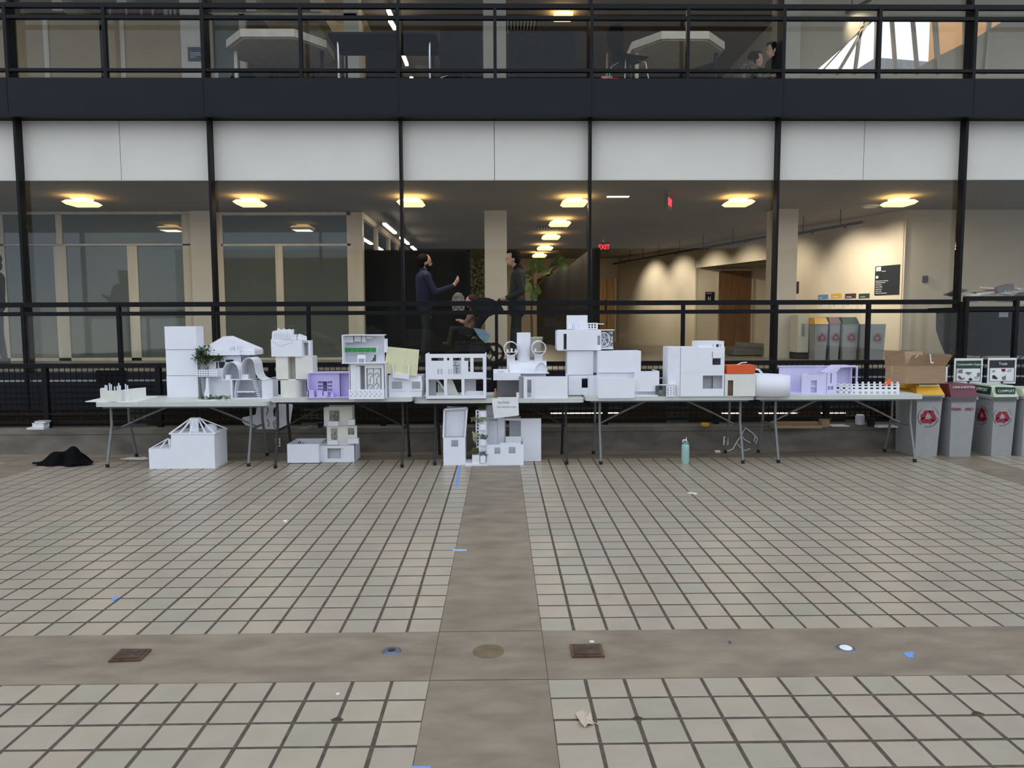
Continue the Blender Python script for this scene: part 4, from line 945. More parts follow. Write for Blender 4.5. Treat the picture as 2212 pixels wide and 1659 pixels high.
def bin_body(t, x0, x1, yt, yb, Y, d, tap=.045, side=None):
    a = P(x0, yb, Y); b = P(x1, yt, Y); z0 = 0; z1 = b.z; k = tap
    xb0, xb1, xt0, xt1 = a.x+k*.5, b.x-k, a.x, b.x
    vs = [(xb0,Y+.02,z0),(xb1,Y+.02,z0),(xb1,Y+d-.02,z0),(xb0,Y+d-.02,z0),(xt0,Y,z1),(xt1,Y,z1),(xt1,Y+d,z1),(xt0,Y+d,z1)]
    MB().add(vs, [(0,3,2,1),(0,1,5,4),(1,2,6,5),(2,3,7,6),(3,0,4,7),(4,5,6,7)]).build('bin_body', M_BINB, t)
    MB().box(xt0-.012, Y-.012, z1-.03, xt1+.012, Y+d+.012, z1).build('bin_rim', M_BINB, t)
    return xt0, xt1, z1
def wedge(t, x0, x1, z0, z1, Y, d, m, name, ins=.05, top=.5):
    vs = [(x0,Y,z0),(x1,Y,z0),(x1,Y+d,z0),(x0,Y+d,z0),(x0+ins,Y+d*.18,z1),(x1-ins,Y+d*.18,z1),(x1-ins,Y+d*(1-.12),z1),(x0+ins,Y+d*(1-.12),z1)]
    return MB().add(vs, [(0,3,2,1),(0,1,5,4),(1,2,6,5),(2,3,7,6),(3,0,4,7),(4,5,6,7)]).build(name, m, t)
BD = .46
# yellow lid bin
Y = 8.24
t = thing('recycling_bin', 'grey bin with a yellow lid and red recycling emblem beside the end table', 'bin', (P(2006, 950, Y).x, Y+.2, 0))
x0, x1, z1 = bin_body(t, 1976, 2037, 853, 987, Y, BD, .03)
recyc(t, P(2006, 900, Y), .118, Y+.008)
l = wedge(t, x0-.012, x1+.015, z1, P(2000, 830, Y).z, Y-.015, BD+.03, M_YLID, 'lid', .035)
MB().pb(1985, 831, 2030, 834.5, Y+.05, .003).build('lid_sticker', M_WHITE, l)
wedge(t, P(1952, 850, Y+.2).x, x0+.03, z1+.06, z1+.1, Y+.16, BD-.2, M_YLID, 'lid_spout', .012)
MB().pb(1977, 856, 2035, 866, Y-.014, .003).build('liner_bag', M_BAG, t)
# maroon lid bin
Y = 8.22
t = thing('trash_bin', 'grey bin with a maroon lid lettered cans and bottles, stencilled trash only', 'bin', (P(2080, 950, Y).x, Y+.2, 0))
x0, x1, z1 = bin_body(t, 2050, 2110, 857, 987, Y, BD, .03)
l = wedge(t, x0-.02, x1+.012, z1, P(2075, 831, Y).z, Y-.02, BD+.04, M_MLID, 'lid', .02)
text('TRASH', .048, P(2054, 887, Y+.0), M_MAR, t, 'stencil', sx=.8); text('ONLY', .048, P(2084, 887, Y+.0), M_MAR, t, 'stencil', sx=.8); text('CANS & BOTTLES', .032, P(2058, 838.5, Y+.018), M_WHITE, l, 'lid_lettering', sx=1.0)
MB().pb(2052, 858, 2109, 868, Y-.014, .003).build('liner_bag', M_BAG, t)
# compost bin, two labelled faces showing
Y = 8.24
t = thing('compost_bin', 'grey compost bin with pale lid and green compost labels', 'bin', (P(2168, 950, Y).x, Y+.2, 0))
x0, x1, z1 = bin_body(t, 2141, 2197, 857, 988, Y, BD, .02)
zl = P(2165, 834, Y).z; l = wedge(t, x0-.01, x1+.01, z1, zl, Y-.015, BD+.03, M_CLID, 'lid', .01)
MB().ppoly([(2152, 836), (2194, 837), (2193, 851), (2154, 851)], Y+.0, .02).build('green_label', M_GRNL, l)
text('COMPOST', .042, P(2155.5, 847.5, Y-.001), M_WHITE, l, 'label_lettering', sx=.95)
xs = x0-.012; MB().box(xs-.002, Y+.05, z1+.02, xs+.012, Y+.4, zl-.015).build('green_label', M_GRNL, l)
text('COMPOST', .055, (xs-.004, Y+.34, z1+.05), M_WHITE, l, 'label_lettering', Matrix.Rotation(-math.pi/2, 3, 'Z'), sx=.95)
recyc(t, P(2166, 900, Y), .105, Y+.008)
e = thing('tmp_', None, None, (0, 0, 0)); recyc(e, Vector((0, 0, 0)), .105, 0)
for ch in list(e.children):
    ch.data.transform(Matrix.Translation(Vector((x0+.003, Y+.2, P(2118, 902, Y).z))-LOCS[t.name]) @ Matrix.Rotation(-math.pi/2, 4, 'Z')); ch.parent = t
bpy.data.objects.remove(e)
MB().pb(2143, 858, 2196, 867, Y-.014, .003).build('liner_bag', M_BAG, t)
t = thing('grey_bin', 'grey bin at the end of the row beyond the compost bin', 'bin', (P(2240, 950, 8.2).x, 8.4, 0))
x0, x1, z1 = bin_body(t, 2207, 2268, 856, 986, 8.2, BD, .02); wedge(t, x0-.01, x1+.01, z1, z1+.08, 8.19, BD+.02, M_CLID, 'lid', .02)
# sign boards behind the bins
zM = V(2030, 765, 12.15); Y = 8.74
def board(name, lab, pts, hdr, hm, title, tx, ts, icons):
    q = [P(*zM(*p), Y) for p in pts]
    t = thing(name, lab, 'sign', ((q[0].x+q[1].x)/2, Y, 0))
    zb = .3
    MB().ppoly(zM.pts(pts), Y, .012).build('board', M_WHITE, t); MB().ppoly(zM.pts(hdr), Y-.004, .004).build('header_band', hm, t)
    text(title, ts, P(*zM(*tx), Y-.006), M_WHITE, t, 'title', sx=1.0)
    mb = MB()
    (hx0, hy0), (hx1, _) = hdr[0], hdr[1]; hb = hdr[2][1]; bb = pts[2][1]-60
    for p, q2 in (((hx0, hb), (hx0-15, bb)), ((hx1-10, hb), (hx1-25, bb)), ((hx0-15, bb), (hx1-25, bb))): mb.bar(P(*zM(*p), Y-.004), P(*zM(*q2), Y-.004), .004, .003, up=(0,1,0))
    mb.ppoly(zM.pts([((hx0+hx1)/2-60, bb), ((hx0+hx1)/2+40, bb), ((hx0+hx1)/2-10, bb+65)]), Y-.004, .003); mb.build('border_line', M_INK, t)
    for (m, pl) in icons: MB().ppoly(zM.pts(pl), Y-.004, .003).build('pictogram', m, t)
    a = q[0]; MB().box(a.x+.02, Y+.012, 0, a.x+.05, Y+.03, a.z-.02).box(q[1].x-.05, Y+.012, 0, q[1].x-.02, Y+.03, a.z-.02).build('support_leg', M_STEEL, t)
M_ICG = mat('icon_grey', (120, 122, 124), .7); M_ICD = mat('icon_dark', (44, 46, 50), .7); M_ICB = mat('icon_brown', (122, 92, 76), .7); M_ICR = mat('icon_red', (120, 34, 48), .7)
board('compost_sign', 'white framed board with green header reading compostable organics', [(395, 110), (1140, 110), (1100, 770), (365, 770)], [(440, 175), (1090, 165), (1085, 372), (430, 375)], M_GRNL, 'Compostable Organics', (455, 295), .034, 
      [(M_ICG, [(470,470),(520,405),(600,405),(600,500),(550,495),(500,490)]), (M_ICG, [(665,495),(720,460),(850,480),(770,548)]), (M_ICB, [(475,600),(520,560),(600,640),(660,610),(640,660),(540,670)]), (M_ICD, [(760,660),(800,620),(860,650),(840,690),(780,695)]), (M_ICG, [(985,490),(1060,490),(1050,590),(985,590)]), (mat('icon_pale', (176, 180, 182), .7), [(905,600),(980,560),(1040,640),(930,650)])])
board('trash_sign', 'white framed board with charcoal header reading trash', [(1280, 98), (2025, 98), (1985, 775), (1245, 765)], [(1315, 160), (1980, 155), (1962, 358), (1305, 362)], M_ICD, 'Trash', (1545, 285), .045,
      [(M_ICG, [(1375,440),(1440,422),(1448,465),(1400,465)]), (M_ICR, [(1620,390),(1728,385),(1720,455),(1640,460)]), (mat('icon_pale', (176, 180, 182), .7), [(1770,440),(1800,395),(1895,395),(1870,465),(1790,470)]), (M_ICD, [(1385,560),(1440,550),(1530,640),(1480,660),(1385,640)]), (M_ICG, [(1640,600),(1740,560),(1730,670),(1650,680)])])
q = P(2045, 792, 8.72); t = thing('edge_on_sign', 'white sign board seen edge on behind the cardboard box', 'sign', (q.x, 8.72, 0)); MB().pb(2042, 792, 2047.5, 828, 8.7, .012).build('board', M_WHITE, t); MB().box(q.x-.012, 8.7, 0, q.x+.012, 8.712, P(2045, 826, 8.7).z).build('support_leg', M_STEEL, t)

# cardboard box on the yellow bin lid
Y = 8.2
t = thing('cardboard_box', 'open brown cardboard box with raised flaps resting on the yellow bin lid', 'box', (P(1975, 828, Y).x, Y+.15, P(1975, 829, Y).z))
a = P(*zH(1470, 480), Y+.12); b = P(*zH(1660, 478), Y); c = P(*zH(2105, 445), Y+.06); zt = P(*zH(1650, 268), Y).z; zb = P(*zH(1660, 478), Y).z+.005
A_, B_, C_ = Vector((a.x, Y+.2, 0)), Vector((b.x, Y, 0)), Vector((c.x, Y+.04, 0)); D_ = A_+C_-B_
def cwall(p, q, name): 
    n = Vector((q-p).xyz); n = Vector((-n.y, n.x, 0)).normalized()*.006
    vs = [(p.x,p.y,zb),(q.x,q.y,zb),(q.x,q.y,zt),(p.x,p.y,zt)]; vs += [(x+n.x,y+n.y,z) for x, y, z in vs]
    return MB().add(vs, [(0,1,2,3),(7,6,5,4),(0,4,5,1),(1,5,6,2),(2,6,7,3),(3,7,4,0)]).build(name, M_CARD, t)
cwall(A_, B_, 'side_wall'); cwall(B_, C_, 'front_wall'); cwall(C_, D_, 'end_wall'); cwall(D_, A_, 'back_wall')
MB().flat([(A_.x,A_.y),(B_.x,B_.y),(C_.x,C_.y),(D_.x,D_.y)], zb, zb+.006).build('box_bottom', M_CARD, t)
def flap(p, q, out, hgt, name='flap'):
    e = Vector(out); vs = [(p.x,p.y,zt),(q.x,q.y,zt),(q.x+e.x,q.y+e.y,zt+hgt),(p.x+e.x,p.y+e.y,zt+hgt)]; vs += [(x,y+.005,z) for x, y, z in vs]
    MB().add(vs, [(0,1,2,3),(7,6,5,4),(0,4,5,1),(1,5,6,2),(2,6,7,3),(3,7,4,0)]).build(name, M_CARD, t)
flap(A_, B_, (-.05, -.05, 0), .17); flap(B_, C_, (.03, -.07, 0), .125); flap(D_, A_, (0, .06, 0), .15); flap(C_, D_, (.07, .02, 0), .1)
q = P(*zH(1955, 180), Y-.06); mb = MB(); mb.bar(P(*zH(1945, 130), Y-.075), P(*zH(1955, 230), Y-.04), .014, .002, up=(0,1,0)); mb.bar(P(*zH(1952, 228), Y-.04), P(*zH(1985, 228), Y-.04), .014, .002, up=(0,1,0)); mb.bar(P(*zH(1775, 175), Y-.06), P(*zH(1810, 140), Y-.075), .008, .002, up=(0,1,0)); mb.build('torn_tape', M_WHITE, t)
MB().bar(P(*zH(1520, 260), Y+.13), P(*zH(1525, 360), Y+.13), .05, .003, up=(0,1,0)).build('side_tape', mat('paper_tape', (188, 160, 124), .7), t)

# ------------------------------------------------------------------ models on the floor under the tables
zI = V(940, 870, 8.848); zK = V(500, 870, 10.05)
def fb(x, y): return G(x, y, 0).y
# skeleton roof house
Y = fb(400, 1012)
t = model('frame_roof_house_model', 'big blank white house on the floor with an open skeleton hip roof', 405, Y, 0)
MB().ppoly(zJ.pts([(668, 1378), (897, 1378), (897, 1222), (1340, 1215), (1350, 1575), (678, 1578)]), Y, .36).build('house_block', M_FOAM, t)
b = P(*zJ(1345, 1210), Y); c = P(*zJ(1455, 1180), Y+.3)
zt = P(*zJ(1100, 1218), Y).z; xa = P(*zJ(880, 1218), Y).x; xb = P(*zJ(1345, 1218), Y).x; zr = P(*zJ(1130, 1062), Y+.15).z
mb = MB(); rx0 = P(*zJ(1090, 1062), Y+.15).x; rx1 = P(*zJ(1180, 1062), Y+.15).x; e = .012
cor = [(xa, Y, zt), (xb, Y, zt), (xb, Y+.36, zt), (xa, Y+.36, zt)]; rd = [(rx0, Y+.18, zr), (rx1, Y+.18, zr)]
for p, q in ((cor[0], rd[0]), (cor[3], rd[0]), (cor[1], rd[1]), (cor[2], rd[1]), (rd[0], rd[1]), (cor[0], cor[1]), (cor[1], cor[2]), (cor[2], cor[3]), (cor[3], cor[0])): mb.bar(p, q, e)
for f in (.22, .45, .8): mb.bar((xa+(xb-xa)*f, Y, zt), (rx0+(rx1-rx0)*f, Y+.18, zr), e)
mb.build('roof_frame', M_FOAM, t)
MB().poly([(rx0, zt), (rx1, zt), (rx1, zr), (rx0, zr)], Y+.14, .006).build('roof_panel', M_FOAM2, t)
zt2 = P(*zJ(800, 1376), Y).z; x0 = P(*zJ(672, 1376), Y).x; x1 = P(*zJ(893, 1376), Y).x; mb = MB(); pk = ((x0+x1)/2+.02, Y+.16, zt2+.09)
for p in ((x0, Y, zt2), (x1, Y, zt2), (x1, Y+.32, zt2), (x0, Y+.32, zt2), ((x0+x1)/2, Y, zt2)): mb.bar(p, pk, .008)
mb.build('small_roof_frame', M_FOAM2, t)
MB().pb(*zJ(870, 1275, 888, 1330), Y+.05, .02).build('chimney_post', M_FOAM2, t)
q0 = P(*zJ(1270, 1185), Y+.25); mb = MB(); mb.ell((q0.x+.03, Y+.27, zt+.02), .07, .05, .05); mb.build('crumpled_paper', M_FOAM2, t)
# long planter box with balcony tower
Y = fb(650, 1001)
t = model('balcony_tower_model', 'white floor model of a balconied tower on a low open box', 705, Y, 0)
a = P(*zK(1205, 900), Y); b = P(*zK(1905, 1335), Y)
mb = MB(); mb.box(a.x, Y, 0, b.x, Y+.006, a.z).box(a.x, Y+.006, 0, a.x+.006, Y+.4, a.z).box(b.x-.006, Y+.006, 0, b.x, Y+.4, a.z).box(a.x, Y+.394, 0, b.x, Y+.4, a.z).box(a.x, Y, 0, b.x, Y+.4, .006); mb.build('open_box', M_FOAM, t)
leaves(MB(), ballpts((P(*zK(1520, 870), Y+.1).x, Y+.12, a.z-.01), .05, .03, .03, 30, 31), .03, 32).build('box_plants', M_GREEN1, t, kind='stuff')
zW = zB
mb = MB().pp(*zW(612, 1335, 978, 1520), Y+.06, .006, [zW(700, 1367, 862, 1472)], 0); a = P(*zW(612, 1335), Y+.06); b = P(*zW(978, 1335), Y+.06)
mb.box(b.x-.006, Y+.06, 0, b.x, Y+.36, a.z).box(a.x, Y+.06, a.z-.006, b.x, Y+.36, a.z).box(a.x, Y+.354, 0, b.x, Y+.36, a.z); mb.build('ground_storey', M_FOAM, t)
MB().pb(*zW(838, 1367, 862, 1472), Y+.07, .004).build('door_panel', M_FOAM2, t); MB().pb(*zW(690, 1360, 840, 1480), Y+.14, .004).build('inner_wall', M_FOAM2, t)
Yt = Y+.1
prof = [(r_, z_) for r_, z_ in ()]
for v0, v1, holes in ((940, 1140, [zW(718, 978, 820, 1090)]), (1135, 1335, [zW(735, 1163, 800, 1285), zW(908, 1158, 972, 1228)])):
    MB().pp(*zW(664 if v0 < 1000 else 695, v0, 950 if v0 < 1000 else 1000, v1), Yt, .006, holes).build('tower_wall', M_CREAMC, t)
    a = P(*zW(664, v0), Yt); b = P(*zW(950, v1), Yt); MB().box(a.x+.02, Yt+.006, b.z, b.x, Yt+.2, b.z+.006).build('storey_floor', M_CREAMC, t); MB().box(a.x+.02, Yt+.15, b.z, b.x, Yt+.156, a.z).build('storey_back', M_CREAMC, t)
for u0, v0, u1, v1 in ((705, 1092, 808, 1140), (910, 1075, 975, 1130), (700, 1285, 800, 1332), (905, 1265, 1015, 1320)): MB().pb(*zW(u0, v0, u1, v1), Yt-.05, .055).build('balcony', M_FOAM, t)
mb = MB(); 
for u0, v0, u1, v1 in ((720, 1000, 815, 1090), (705, 1200, 790, 1285), (920, 1190, 990, 1265)): leaves(mb, [P(*zW(random.uniform(u0, u1), random.uniform(v0, v1)), Yt+.03) for _ in range(70)], .025, 33+u0)
mb.build('balcony_plants', M_GREEN2, t, kind='stuff')
# three-part white group
Y = fb(985, 1005)
t = model('tray_box_model', 'white floor box with one square window and a tray leaning on top', 981, Y, 0)
mb = MB().pp(*zI(158, 660, 575, 1198), Y, .006, [zI(308, 712, 440, 840)], 0); a = P(*zI(158, 660), Y); b = P(*zI(575, 660), Y)
mb.box(a.x, Y+.006, 0, a.x+.006, Y+.3, a.z).box(b.x-.006, Y+.006, 0, b.x, Y+.3, a.z).box(a.x, Y+.294, 0, b.x, Y+.3, a.z); mb.build('window_box', M_FOAM, t)
MB().box(a.x+.01, Y+.15, 0, b.x-.01, Y+.154, a.z).build('box_lining', M_FOAM2, t)
MB().ppoly(zI.pts([(185, 110), (615, 85), (575, 655), (165, 655)]), Y+.12, .01).build('tray_back', M_FOAM, t); MB().ppoly(zI.pts([(225, 70), (600, 85), (600, 110), (225, 112)]), Y+.15, .06).build('tray_top', M_CREAMC, t)
MB().ppoly(zI.pts([(215, 165), (560, 165), (540, 640), (205, 645)]), Y+.11, .008).build('tray_inset', M_FOAM2, t)
mb = MB(); 
for p, q in (((178, 125), (160, 655)), ((612, 95), (570, 655)), ((178, 125), (612, 95))): mb.bar(P(*zI(*p), Y+.09), P(*zI(*q), Y+.09), .018, .06, up=(0,1,0))
mb.build('tray_rim', M_FOAM, t)
Y = fb(1025, 1006)
t = model('plant_shelf_model', 'slim white shelf tower on the floor with small plants in square pots', 1030, Y, 0)
MB().pp(*zI(835, 150, 985, 1215), Y+.03, .12, [zI(858, 1010, 970, 1175)], 0).build('tower_board', M_FOAM, t)
MB().pp(*zI(778, 140, 836, 860), Y+.06, .02, [zI(800, 160+i*62, 830, 205+i*62) for i in range(11)]).build('ladder_side', M_FOAM, t)
MB().pb(*zI(708, 1000, 850, 1170), Y, .08, 0).build('corner_box', M_FOAM, t); MB().pb(*zI(575, 1160, 1000, 1215), Y-.01, .2, 0).build('base_strip', M_FOAM, t)
for i in range(4): MB().pb(*zI(578, 1090+i*20, 700, 1104+i*20), Y+.05+.03*(3-i), .05, 0).build('low_step', M_FOAM2, t)
for u, v, m, n_, s_ in ((905, 90, M_GREEN1, 70, .03), (850, 330, M_GREEN3, 150, .03), (925, 665, M_GREEN1, 70, .035), (912, 985, M_GREEN1, 70, .03), (770, 940, M_GREEN2, 70, .03)):
    c = P(*zI(u, v), Y+.02); leaves(MB(), ballpts((c.x, Y+.02, c.z), .055 if m is not M_GREEN3 else .1, .03, .035, n_, int(u)), s_, int(v)).build('plant', m, t, kind='stuff')
mb = MB()
for k in range(9):
    p0 = P(*zI(790, 850), Y+.03); p1 = P(*zI(720+k*12, 570+((k*37) % 90)), Y+.03); mb.tube([p0, (p0+p1)/2+Vector((-.015, 0, 0)), p1], .003, 5)
    mb.ell(p1, .011, .008, .013, 6, 4)
mb.build('dried_stems', M_GREEN3, t)
for v0, v1 in ((160, 275), (415, 525), (705, 820), (1020, 1155)): MB().pb(*zI(862, v0, 962, v1), Y-.02, .06).build('square_pot', M_FOAM, t)
Y = fb(1090, 1005)
t = model('two_window_house_model', 'low white house front on the floor with two small square windows', 1091, Y, 0)
mb = MB().pp(*zI(990, 800, 1690, 1200), Y, .008, [zI(1133, 852, 1245, 978), zI(1405, 842, 1535, 970)], 0); a = P(*zI(990, 800), Y); b = P(*zI(1690, 800), Y)
mb.box(a.x, Y+.008, 0, a.x+.008, Y+.22, a.z).box(b.x-.008, Y+.008, 0, b.x, Y+.3, a.z); mb.build('house_front', M_FOAM, t)
MB().pb(*zI(1245, 762, 1640, 802), Y, .008).build('raised_parapet', M_FOAM, t); MB().box(a.x+.01, Y+.15, 0, b.x-.01, Y+.154, a.z-.02).build('inner_screen', M_FOAM2, t)
Y2 = Y+.2
MB().pb(*zI(965, 350, 1185, 820), Y2, .01, 0).build('tall_panel', M_FOAM2, t); MB().pb(*zI(1190, 290, 1325, 790), Y2+.02, .01, 0).build('tall_panel', M_FOAM2, t); MB().pb(*zI(1345, 645, 1640, 760), Y2-.03, .01, 0).build('mid_panel', M_FOAM2, t)
MB().pb(*zI(970, 45, 1110, 270), Y2+.1, .01).build('upper_panel', M_FOAM2, t); MB().pb(*zI(970, 265, 1200, 355), Y2+.06, .06).build('bridge', M_FOAM2, t)
t = model('tall_screen_model', 'tall white folded screen with a large square opening beside the floor house', 1145, fb(1145, 996), 0)
Ys = fb(1145, 996)
MB().pb(*zI(1640, 300, 2025, 1115), Ys, .01, 0).build('screen_leaf', M_FOAM, t); MB().pb(*zI(1330, 300, 1640, 340), Ys, .2).build('screen_lintel', M_FOAM, t); MB().pb(*zI(1420, 340, 1640, 1000), Ys+.16, .01, 0).build('screen_back', M_FOAM2, t)
MB().pb(*zI(1330, 340, 1345, 1000), Ys+.1, .01, 0).build('screen_jamb', M_FOAM2, t)
# drawn panel leaning on the curb between the first two tables
Y = 8.72
t = thing('drawing_panel', 'large white card with black line drawings leaning against the curb', 'panel', (P(580, 920, Y).x, Y, P(560, 927, Y).z))
MB().ppoly(zK.pts([(1300, 30), (1330, 60), (1270, 470), (1160, 520), (1100, 575), (580, 575), (300, 480), (210, 390), (240, 320), (520, 260), (560, 60), (760, 20)]), Y, .008).build('card', M_FOAM2, t)
mb = MB()
for pts in ([(1010, 385), (940, 390), (905, 440), (930, 520), (960, 555)], [(945, 430), (965, 470), (1000, 450), (1030, 490)], [(770, 350), (820, 430), (800, 520)], [(690, 400), (680, 560)], [(760, 60), (800, 150), (760, 260)]): mb.tube([P(*zK(*p), Y-.001) for p in pts], .004, 5)
mb.build('ink_drawing', M_INK, t); MB().ppoly(zK.pts([(905, 160), (935, 100), (965, 100), (950, 310), (920, 290)]), Y-.002, .003).build('ink_drawing', M_INK, t)
# ------------------------------------------------------------------ things on the courtyard floor
q = G(1480, 1001, 0)
t = thing('water_bottle', 'mint green water bottle with white straw lid standing on the tiles', 'bottle', q)
M_MINT = mat('mint_enamel', (158, 194, 184), .35)
r = .042
MB().lathe(q, [(r*.9, 0), (r, .012), (r, .19), (r*.92, .205), (r*.8, .212)], 28).build('bottle_body', M_MINT, t)
MB().lathe(q+Vector((0,0,.21)), [(r*.8, 0), (r*.82, .02), (r*.6, .03)], 24).build('bottle_cap', mat('grey_cap', (120, 132, 132), .5), t)
MB().tube([q+Vector((-.03,0,.235)), q+Vector((-.025,0,.255)), q+Vector((.01,0,.255)), q+Vector((.012,0,.235))], .008, 8).tube([q+Vector((.01,0,.25)), q+Vector((.008,0,.285))], .004, 8).build('straw_handle', M_WHITE, t)
# dropped black jacket
c = G(145, 1003, 0); mb = MB(); n = 30; vs = []; fs = []
rr = random.Random(4)
for i in range(n+1):
    for j in range(n+1):
        u = i/n*2-1; v = j/n*2-1; d = math.hypot(u, v*1.05); an = math.atan2(v, u)
        edge = 1-.22*math.sin(3*an+.6)-.1*math.sin(7*an)
        hgt = max(0, 1-(d/edge)**2)
        z = .003+.15*hgt**.6*(math.exp(-((u-.38)**2*6+v*v*1.5))+.62*math.exp(-((u+.28)**2*7+(v+.1)**2*2))+.25)+.018*hgt*math.sin(9*u+4*v)+.01*hgt*math.sin(17*v-6*u)
        k = edge if d < 1.3 else 1
        vs.append((c.x+u*.265*k, c.y+.02+v*.17*k, z))
for i in range(n):
    for j in range(n):
        a = i*(n+1)+j; mm = ((i+.5)/n*2-1, (j+.5)/n*2-1)
        if math.hypot(*mm) < 1.08: fs.append((a, a+n+1, a+n+2, a+1))
mb.add(vs, fs, True); mb.build('dropped_jacket', mat('black_cloth', (11, 11, 14), .9, spec=.1, bump=.3, bscale=20), label='crumpled black jacket lying on the tiles by the curb', cat='jacket')
# white paper scrap and odds and ends
def flatpoly(name, pts, z1, m, label, cat, z0=.0): 
    g = [G(x, y, 0) for x, y in pts]; return MB().flat([(p.x, p.y) for p in g], z0, z1).build(name, m, label=label, cat=cat)
flatpoly('paper_sheet', [(260, 992), (282, 988), (300, 988.5), (312, 987), (322, 991), (310, 993)], .004, M_WHITE, 'white paper sheet on the floor under the tower table', 'paper')
M_ADH = M_BLUET
flatpoly('tape_strip', [(990, 1007), (996, 1007), (989, 1051), (983, 1051)], .0016, M_ADH, 'long faded blue tape strip on the tiles in front of the floor models', 'tape')
flatpoly('tape_strip', [(976, 1187), (1008, 1187), (1008, 1190.5), (980, 1190.5)], .0016, mat('pale_blue_tape', (160, 184, 214), .6), 'short pale blue tape strip beside the central concrete band', 'tape')
flatpoly('tape_scrap', [(240, 1292), (254, 1290), (256, 1293), (247, 1298), (241, 1296)], .003, M_BLUET, 'tiny blue tape scrap among the tiles', 'tape')
flatpoly('tape_scrap', [(1950, 1412), (1960, 1410), (1974, 1409), (1975, 1414), (1971, 1415), (1974, 1421), (1962, 1421)], .003, M_BLUET, 'crumpled blue tape scrap on the cross concrete band', 'tape')
flatpoly('tape_strip', [(890, 1655.5), (930, 1655.5), (932, 1664), (888, 1664)], .0016, M_BLUET, 'bright blue tape piece at the edge of the central band', 'tape')
flatpoly('tape_scrap', [(1574, 1385.5), (1579, 1386), (1578.5, 1391), (1574, 1389)], .003, mat('navy_tape', (60, 66, 120), .6), 'tiny navy speck on the cross concrete band', 'scrap')
flatpoly('paper_scrap', [(612, 1124), (621, 1124), (620, 1128), (612, 1127.5)], .004, M_CREAMC, 'tiny cream paper scrap among the left tiles', 'paper')
flatpoly('wood_splinter', [(1485, 1063.5), (1506, 1065.5), (1505, 1068), (1488, 1066)], .004, M_CREAMC, 'small pale splinter on the tiles right of the bottle', 'scrap')
flatpoly('paper_scrap', [(725, 1500.5), (732, 1497.5), (734, 1499.5), (728, 1502)], .004, M_WHITE, 'bright white speck on the tiles near the drain cap', 'paper')
flatpoly('paper_scrap', [(1273, 1385.5), (1282, 1385.5), (1284, 1388), (1275, 1388.5)], .004, M_WHITE, 'white paper curl behind the brass floor box', 'paper')
# dry leaf
mb = MB(); pts = [(1242, 1542), (1258, 1541), (1270, 1542), (1276, 1546), (1282, 1566), (1270, 1571), (1264, 1573), (1255, 1570)]
g = [G(x, y, 0) for x, y in pts]; cc = sum((Vector(p) for p in g), Vector())/len(g); cc.z = .008
vs = [(p.x, p.y, .003+.012*(k % 2)) for k, p in enumerate(g)]+[tuple(cc)]
mb.add(vs, [(k, (k+1) % len(g), len(g)) for k in range(len(g))]); mb.tube([cc, g[4]+Vector((.02, -.01, .006))], .0015, 5); mb.build('dry_leaf', mat('dry_leaf', (196, 176, 156), .8, var=.1), label='curled tan dry leaf lying across a tile joint', cat='leaf')
# floor boxes, drains
M_BRASS = mat('worn_brass', (116, 92, 68), .4, metal=.6, var=.2, scale=20); M_BRASSD = mat('dark_brass', (88, 68, 58), .45, metal=.5, var=.25, scale=20)
def floor_box(pts, label):
    g = [G(x, y, .008) for x, y in pts]; c = sum((Vector(p) for p in g), Vector())/4
    t = thing('floor_box', label, 'floor box', (c.x, c.y, 0)); MB().flat([(p.x, p.y) for p in g], 0, .010).build('frame', M_BRASS, t)
    MB().flat([(c.x+(p.x-c.x)*.84, c.y+(p.y-c.y)*.8) for p in g], .010, .013).build('cover', M_BRASSD, t); MB().lathe((c.x+.02, c.y-.02, .013), [(.007, 0), (.006, .002)], 12).build('lift_ring', M_BRASS, t)
floor_box([(234, 1428), (303, 1425), (327, 1402), (262, 1402)], 'slanted brass floor box on the cross band at the tile corner')
floor_box([(1236, 1418), (1306, 1417), (1298, 1391), (1230, 1392)], 'brass floor box on the cross band next to the central square')
def disc(px, py, rx, name, label, cat, m, parts):
    c = G(px, py, 0); rad = (G(px+rx, py, 0)-c).length
    t = thing(name, label, cat, (c.x, c.y, 0))
    for nm, r0, z0, r1, z1, mm in parts: MB().lathe((c.x, c.y, 0), [(rad*r0, z0), (rad*r1, z1)], 28, False).build(nm, mm, t)
M_ZINC = mat('zinc', (112, 120, 136), .35, metal=.6, var=.15)
disc(846, 1407, 21, 'floor_socket', 'blue grey metal floor socket with dark centre hole', 'floor socket', None, [('rim', 1, 0, .95, .004, M_ZINC), ('inner_ring', .72, .004, .6, .006, M_ZINC), ('hole_shade_disc', .42, .006, .4, .0065, M_DARKH)])  # flat dark disc stands in for the shade inside the socket hole
disc(1827, 1401, 20, 'floor_medallion', 'pale round metal cap on the right cross band', 'floor medallion', None, [('rim', 1, 0, .95, .004, M_ZINC), ('cap', .66, .004, .62, .007, M_WHITE)])
disc(1055, 1407, 34, 'floor_plate', 'round brown brass plate in the central concrete square', 'floor plate', None, [('plate', 1, 0, .99, .002, mat('brown_brass', (118, 100, 76), .5, metal=.2, var=.15, scale=12))])
for px, py, lab in ((728, 1555, 'dark diamond drain cap left of the central band'), (1378, 1553, 'rusty diamond drain cap right of the central band'), (2112, 1542, 'brown diamond drain cap in the far right joint')):
    c = G(px, py, 0); t = thing('drain_cap', lab, 'drain', (c.x, c.y, 0)); k = .026
    MB().flat([(c.x-k, c.y), (c.x, c.y-k), (c.x+k, c.y), (c.x, c.y+k)], -.003, .0012).build('diamond', M_GROUT, t); MB().lathe((c.x, c.y, 0), [(.014, .0012), (.013, .003)], 16, False).build('button', M_BRASSD, t)

